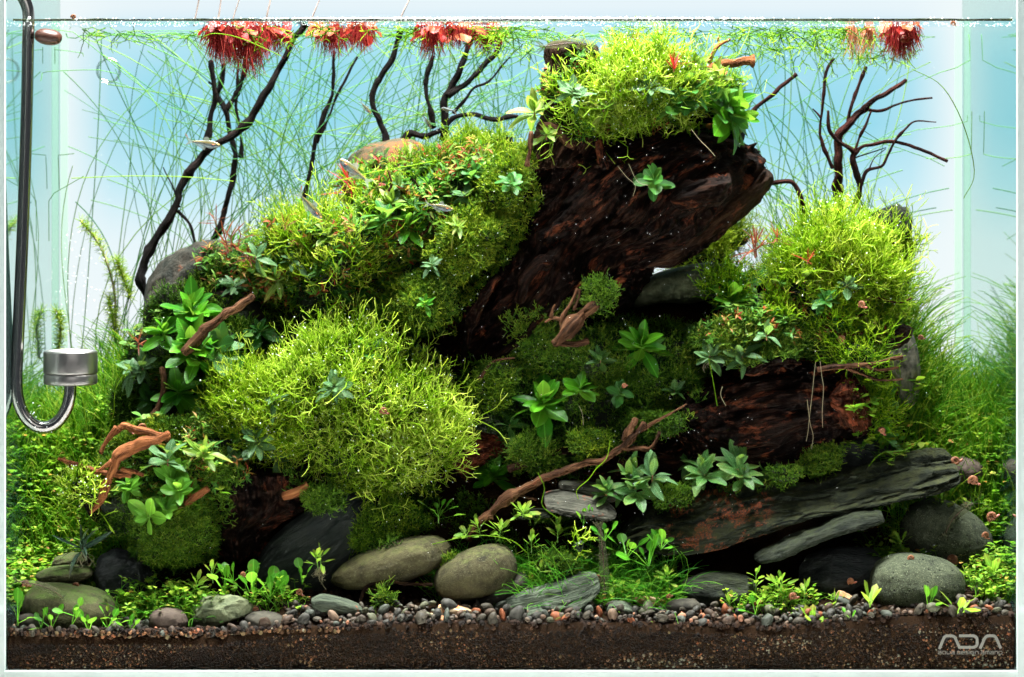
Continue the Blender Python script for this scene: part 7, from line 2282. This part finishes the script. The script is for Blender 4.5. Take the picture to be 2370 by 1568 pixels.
def shrimp(pts, y, label, w=20, blue=False):
    """pts from tail to head in reference pixels"""
    root = empty('shrimp', P(*pts[len(pts) // 2], y), label, 'shrimp')
    n = len(pts)
    ws = np.interp(np.linspace(0, 1, n), [0, 0.15, 0.6, 0.85, 1], [0.35, 0.6, 1.0, 0.9, 0.25]) * w
    v = branch([(a, b_, w_) for (a, b_), w_ in zip(pts, ws)], y, 0.02, 12, 3.0, seed=7, kn=0)
    obj('body', v[0], v[1], M['shrimp'], root, {'grain': v[2]})
    q = catmull(np.array([P(a, b_, y - w * S * 0.42) for a, b_ in pts]), 14)
    A = Acc()
    A.tubes(q[None], np.full((1, 14), 0.9 * S), 4)
    A.obj('back_line', M['shrimp_line'], root)
    t0, t1 = np.array(pts[0], float), np.array(pts[1], float)
    d = nrm(t0 - t1)
    pn = np.array([-d[1], d[0]])
    A = Acc()
    for a in (-0.7, -0.25, 0.25, 0.7):
        e = t0 + d * w * 0.8 + pn * a * w * 0.8
        A.tubes(np.array([P(*t0, y), P(*(t0 * 0.5 + e * 0.5), y), P(*e, y)])[None], np.array([[2.2, 2.6, 1.2]]) * S, 5)
    A.obj('tail_fan', M['shrimp'], root)
    h, h1 = np.array(pts[-1], float), np.array(pts[-2], float)
    d = nrm(h - h1)
    pn = np.array([-d[1], d[0]])
    A = Acc()
    for s_ in (-1, 1):
        A.tubes(np.array([P(*h, y), P(*(h + d * w * 0.9 + pn * s_ * w * 0.35), y - 0.003), P(*(h + d * w * 1.3 + pn * s_ * w), y - 0.004)])[None], np.array([[0.7, 0.6, 0.4]]) * S, 3)
    for i in range(5):
        b0 = np.array(pts[int(n * 0.45) + i % 3], float)
        for s_ in (-1, 1):
            e = b0 + pn * s_ * w * 0.75 + d * (i - 2) * w * 0.15
            A.tubes(np.array([P(*b0, y), P(*(b0 * 0.4 + e * 0.6), y - 0.002), P(*e, y + 0.003)])[None], np.array([[0.9, 0.8, 0.5]]) * S, 3)
    A.obj('legs', M['shrimp'], root)
    A = Acc()
    spheres(A, np.array([P(*(h - d * 2 + pn * 4), y - 0.002), P(*(h - d * 2 - pn * 4), y - 0.002)]), 1.8 * S)
    A.obj('eye', M['eye'], root)


shrimp([(1388, 1225), (1392, 1250), (1396, 1290), (1398, 1330), (1399, 1360), (1400, 1375)], 0.022, 'translucent brown shrimp standing upright in the middle grass', 24)
shrimp([(2190, 1232), (2200, 1210), (2218, 1188), (2238, 1172), (2252, 1166)], 0.055, 'translucent shrimp on top of the rear pitted boulder', 24)
shrimp([(1262, 108), (1285, 104), (1315, 100), (1345, 102), (1372, 110), (1384, 118)], 0.09, 'large translucent shrimp resting on the stump top', 26)
shrimp([(40, 1345), (70, 1350), (100, 1358), (130, 1372), (145, 1385)], 0.012, 'pale blue-grey shrimp behind the left glass corner', 20)

M['shell'] = stone_mat('snail_shell', (0.13, 0.05, 0.025), (0.30, 0.13, 0.07), scale=500, rough=0.3, bs=0.2)
M['snailfoot'] = simple_mat('snail_foot', (0.30, 0.09, 0.05), 0.4)
n = 46
u = np.linspace(0, 1, n)
ang = u * 2.6 * 2 * PI
rad = 0.62 * (0.16 + 0.84 * u) ** 1.3
tr_ = 0.36 * (0.12 + 0.88 * u) ** 1.3
th = np.arange(10) * 2 * PI / 10
cx_, cz_ = rad * np.cos(ang), rad * np.sin(ang)
V = np.stack([cx_[:, None] + tr_[:, None] * np.cos(th) * np.cos(ang)[:, None], -0.10 * (1 - u)[:, None] + tr_[:, None] * np.sin(th), cz_[:, None] + tr_[:, None] * np.cos(th) * np.sin(ang)[:, None]], -1)
SHELL = mkmesh('shell', V.reshape(-1, 3), grid_faces(n, 10), M['shell'], {'grain': V.reshape(-1, 3) * 0.004})
V, F = ell((0.75, 0.05, -0.45), (0.5, 0.25, 0.22))
FOOT = mkmesh('foot', V, F, M['snailfoot'])


def snail(px, py, r, label, y=None, flip=1, rot=None):
    c = hit(px, py)[0] + np.array([0, -0.0025, 0]) if y is None else P(px, py, y)
    root = empty('snail', c, label, 'snail', 'small ramshorn snails')
    m = (Matrix.Rotation(rng.uniform(-0.8, 0.8) if rot is None else rot, 3, 'Y') @ Matrix.Rotation(rng.uniform(-0.6, 0.6), 3, 'Z') @ Matrix.Diagonal((flip, 1, 1)) @ Matrix.Scale(r * S, 3)).to_4x4()
    link('shell', SHELL, root, mtx=m)
    link('foot', FOOT, root, mtx=m)


snail(2202, 1296, 17, 'bright red-footed snail on the right boulder', flip=-1, rot=0.2)
snail(2212, 1068, 15, 'brown snail at the upper end of the long slate', y=0.07)
snail(2253, 1113, 15, 'brown snail in the right carpet', y=0.05)
snail(2296, 1196, 15, 'snail on the right glass beside the boulders', y=0.05)
snail(2281, 1240, 11, 'small snail right of the rear pitted boulder', y=0.05)
snail(2108, 1292, 10, 'tiny snail at the top left of the front boulder')
snail(1969, 1345, 11, 'snail on the black layered rock')
snail(1836, 1381, 12, 'snail in the bushy small-leaved plant', y=0.02)
snail(177, 1355, 10, 'orange snail on top of the biggest left stone')
snail(60, 1352, 12, 'snail at the left glass by the pale shrimp', y=0.02)
snail(563, 1330, 8, 'tiny snail on a spoon leaf', y=0.025)
snail(694, 1372, 11, 'red snail on the soil before the slate', y=0.03)
snail(672, 1428, 10, 'red snail on the flat dark disc stone', y=0.01)
snail(745, 1440, 9, 'dark snail on the right side of the disc stone', y=0.012) if False else None
snail(516, 1414, 10, 'small brown snail on top of the pale angular stone') if False else None
snail(592, 1412, 9, 'brown snail beside the pale angular stone', y=0.02)
snail(888, 952, 12, 'orange snail in the largest cushion', y=0.045)
snail(2042, 998, 11, 'brown snail by the leaves near the speckled stone', y=0.07)
snail(1948, 786, 12, 'pale snail on the lower edge of the right cushion', y=0.06)
snail(2132, 782, 9, 'snail at the back right grass', y=0.12)
snail(1995, 706, 12, 'brown snail buried in the right cushion', y=0.055)
snail(1385, 1338, 9, 'twin-banded snail on the pebbles behind the slate', y=0.03)
snail(1600, 1075, 8, 'tiny snail on the pitted stone near the log', y=0.05) if False else None
snail(330, 990, 12, 'round brown snail on the moss ridge', y=0.055)
snail(303, 995, 11, 'pale snail beside the round brown one on the ridge', y=0.055)
snail(170, 40, 8, 'amber snail on the waterline at the left', y=0.004)
snail(2207, 55, 8, 'amber snail on the waterline at the right', y=0.004)
snail(1445, 893, 8, 'pale snail in the central moss', y=0.06)
snail(1548, 1380, 8, 'small snail at the foot of the slate', y=0.02)

# roots and fine stems hanging on the wood
A = Acc()
for pts_ in ([(1868, 925), (1872, 960), (1876, 985), (1882, 1010), (1878, 1040)], [(1888, 838), (1884, 870), (1880, 910), (1874, 960), (1870, 1000), (1866, 1022)], [(1898, 835), (1902, 870), (1906, 900), (1903, 950), (1904, 990)],
             [(1672, 895), (1668, 915), (1680, 940)], [(1600, 300), (1620, 325), (1640, 345), (1655, 362)], [(1455, 380), (1475, 420), (1500, 430)], [(1430, 385), (1450, 410), (1470, 430), (1465, 455)],
             [(1340, 940), (1348, 960), (1350, 985)]):
    q = catmull(np.array([P(a, b_, 0.048) for a, b_ in pts_]), 16)
    A.tubes(q[None], np.full((1, 16), 0.7 * S), 4, rng.uniform(0.4, 1))
tagit(A.obj('hanging_roots', M['stempale'], kind='stuff'), 'thin pale roots dangling in front of the dark wood', 'roots')
# single long arching fronds
A = Acc()
for pts_, yy in (([(1340, 1160), (1335, 1135), (1362, 1110), (1380, 1085), (1404, 1060), (1412, 1020)], 0.045), ([(760, 425), (800, 415), (860, 400), (960, 382), (1010, 372)], 0.09),
                 ([(165, 413), (300, 408), (430, 410), (540, 420)], 0.20), ([(1000, 1260), (1100, 1240), (1180, 1250), (1220, 1280)], 0.035), ([(300, 850), (268, 900), (262, 960), (240, 1020)], 0.09),
                 ([(2010, 1080), (2040, 1050), (2100, 1040), (2140, 1010)], 0.06), ([(1640, 830), (1650, 880), (1660, 940)], 0.05), ([(1245, 1095), (1260, 1130), (1255, 1170), (1290, 1200)], 0.035),
                 ([(2110, 160), (2180, 200), (2230, 290), (2255, 400), (2230, 460)], 0.1), ([(1710, 420), (1715, 330), (1750, 200), (1780, 150)], 0.2), ([(470, 85), (500, 78), (560, 90), (650, 130)], 0.07), ([(1220, 390), (1500, 60), (1640, 60)], 0.3)):
    q = catmull(np.array([P(a, b_, yy) for a, b_ in pts_[:]]), 20)
    if pts_[0] == (1220, 390):
        continue
    A.tubes(q[None], np.full((1, 20), 1.2 * S), 4, rng.uniform(0.1, 0.6))
tagit(A.obj('long_fronds', M['riccia2'], kind='stuff'), 'single long green fronds arching over wood and gaps', 'fronds')
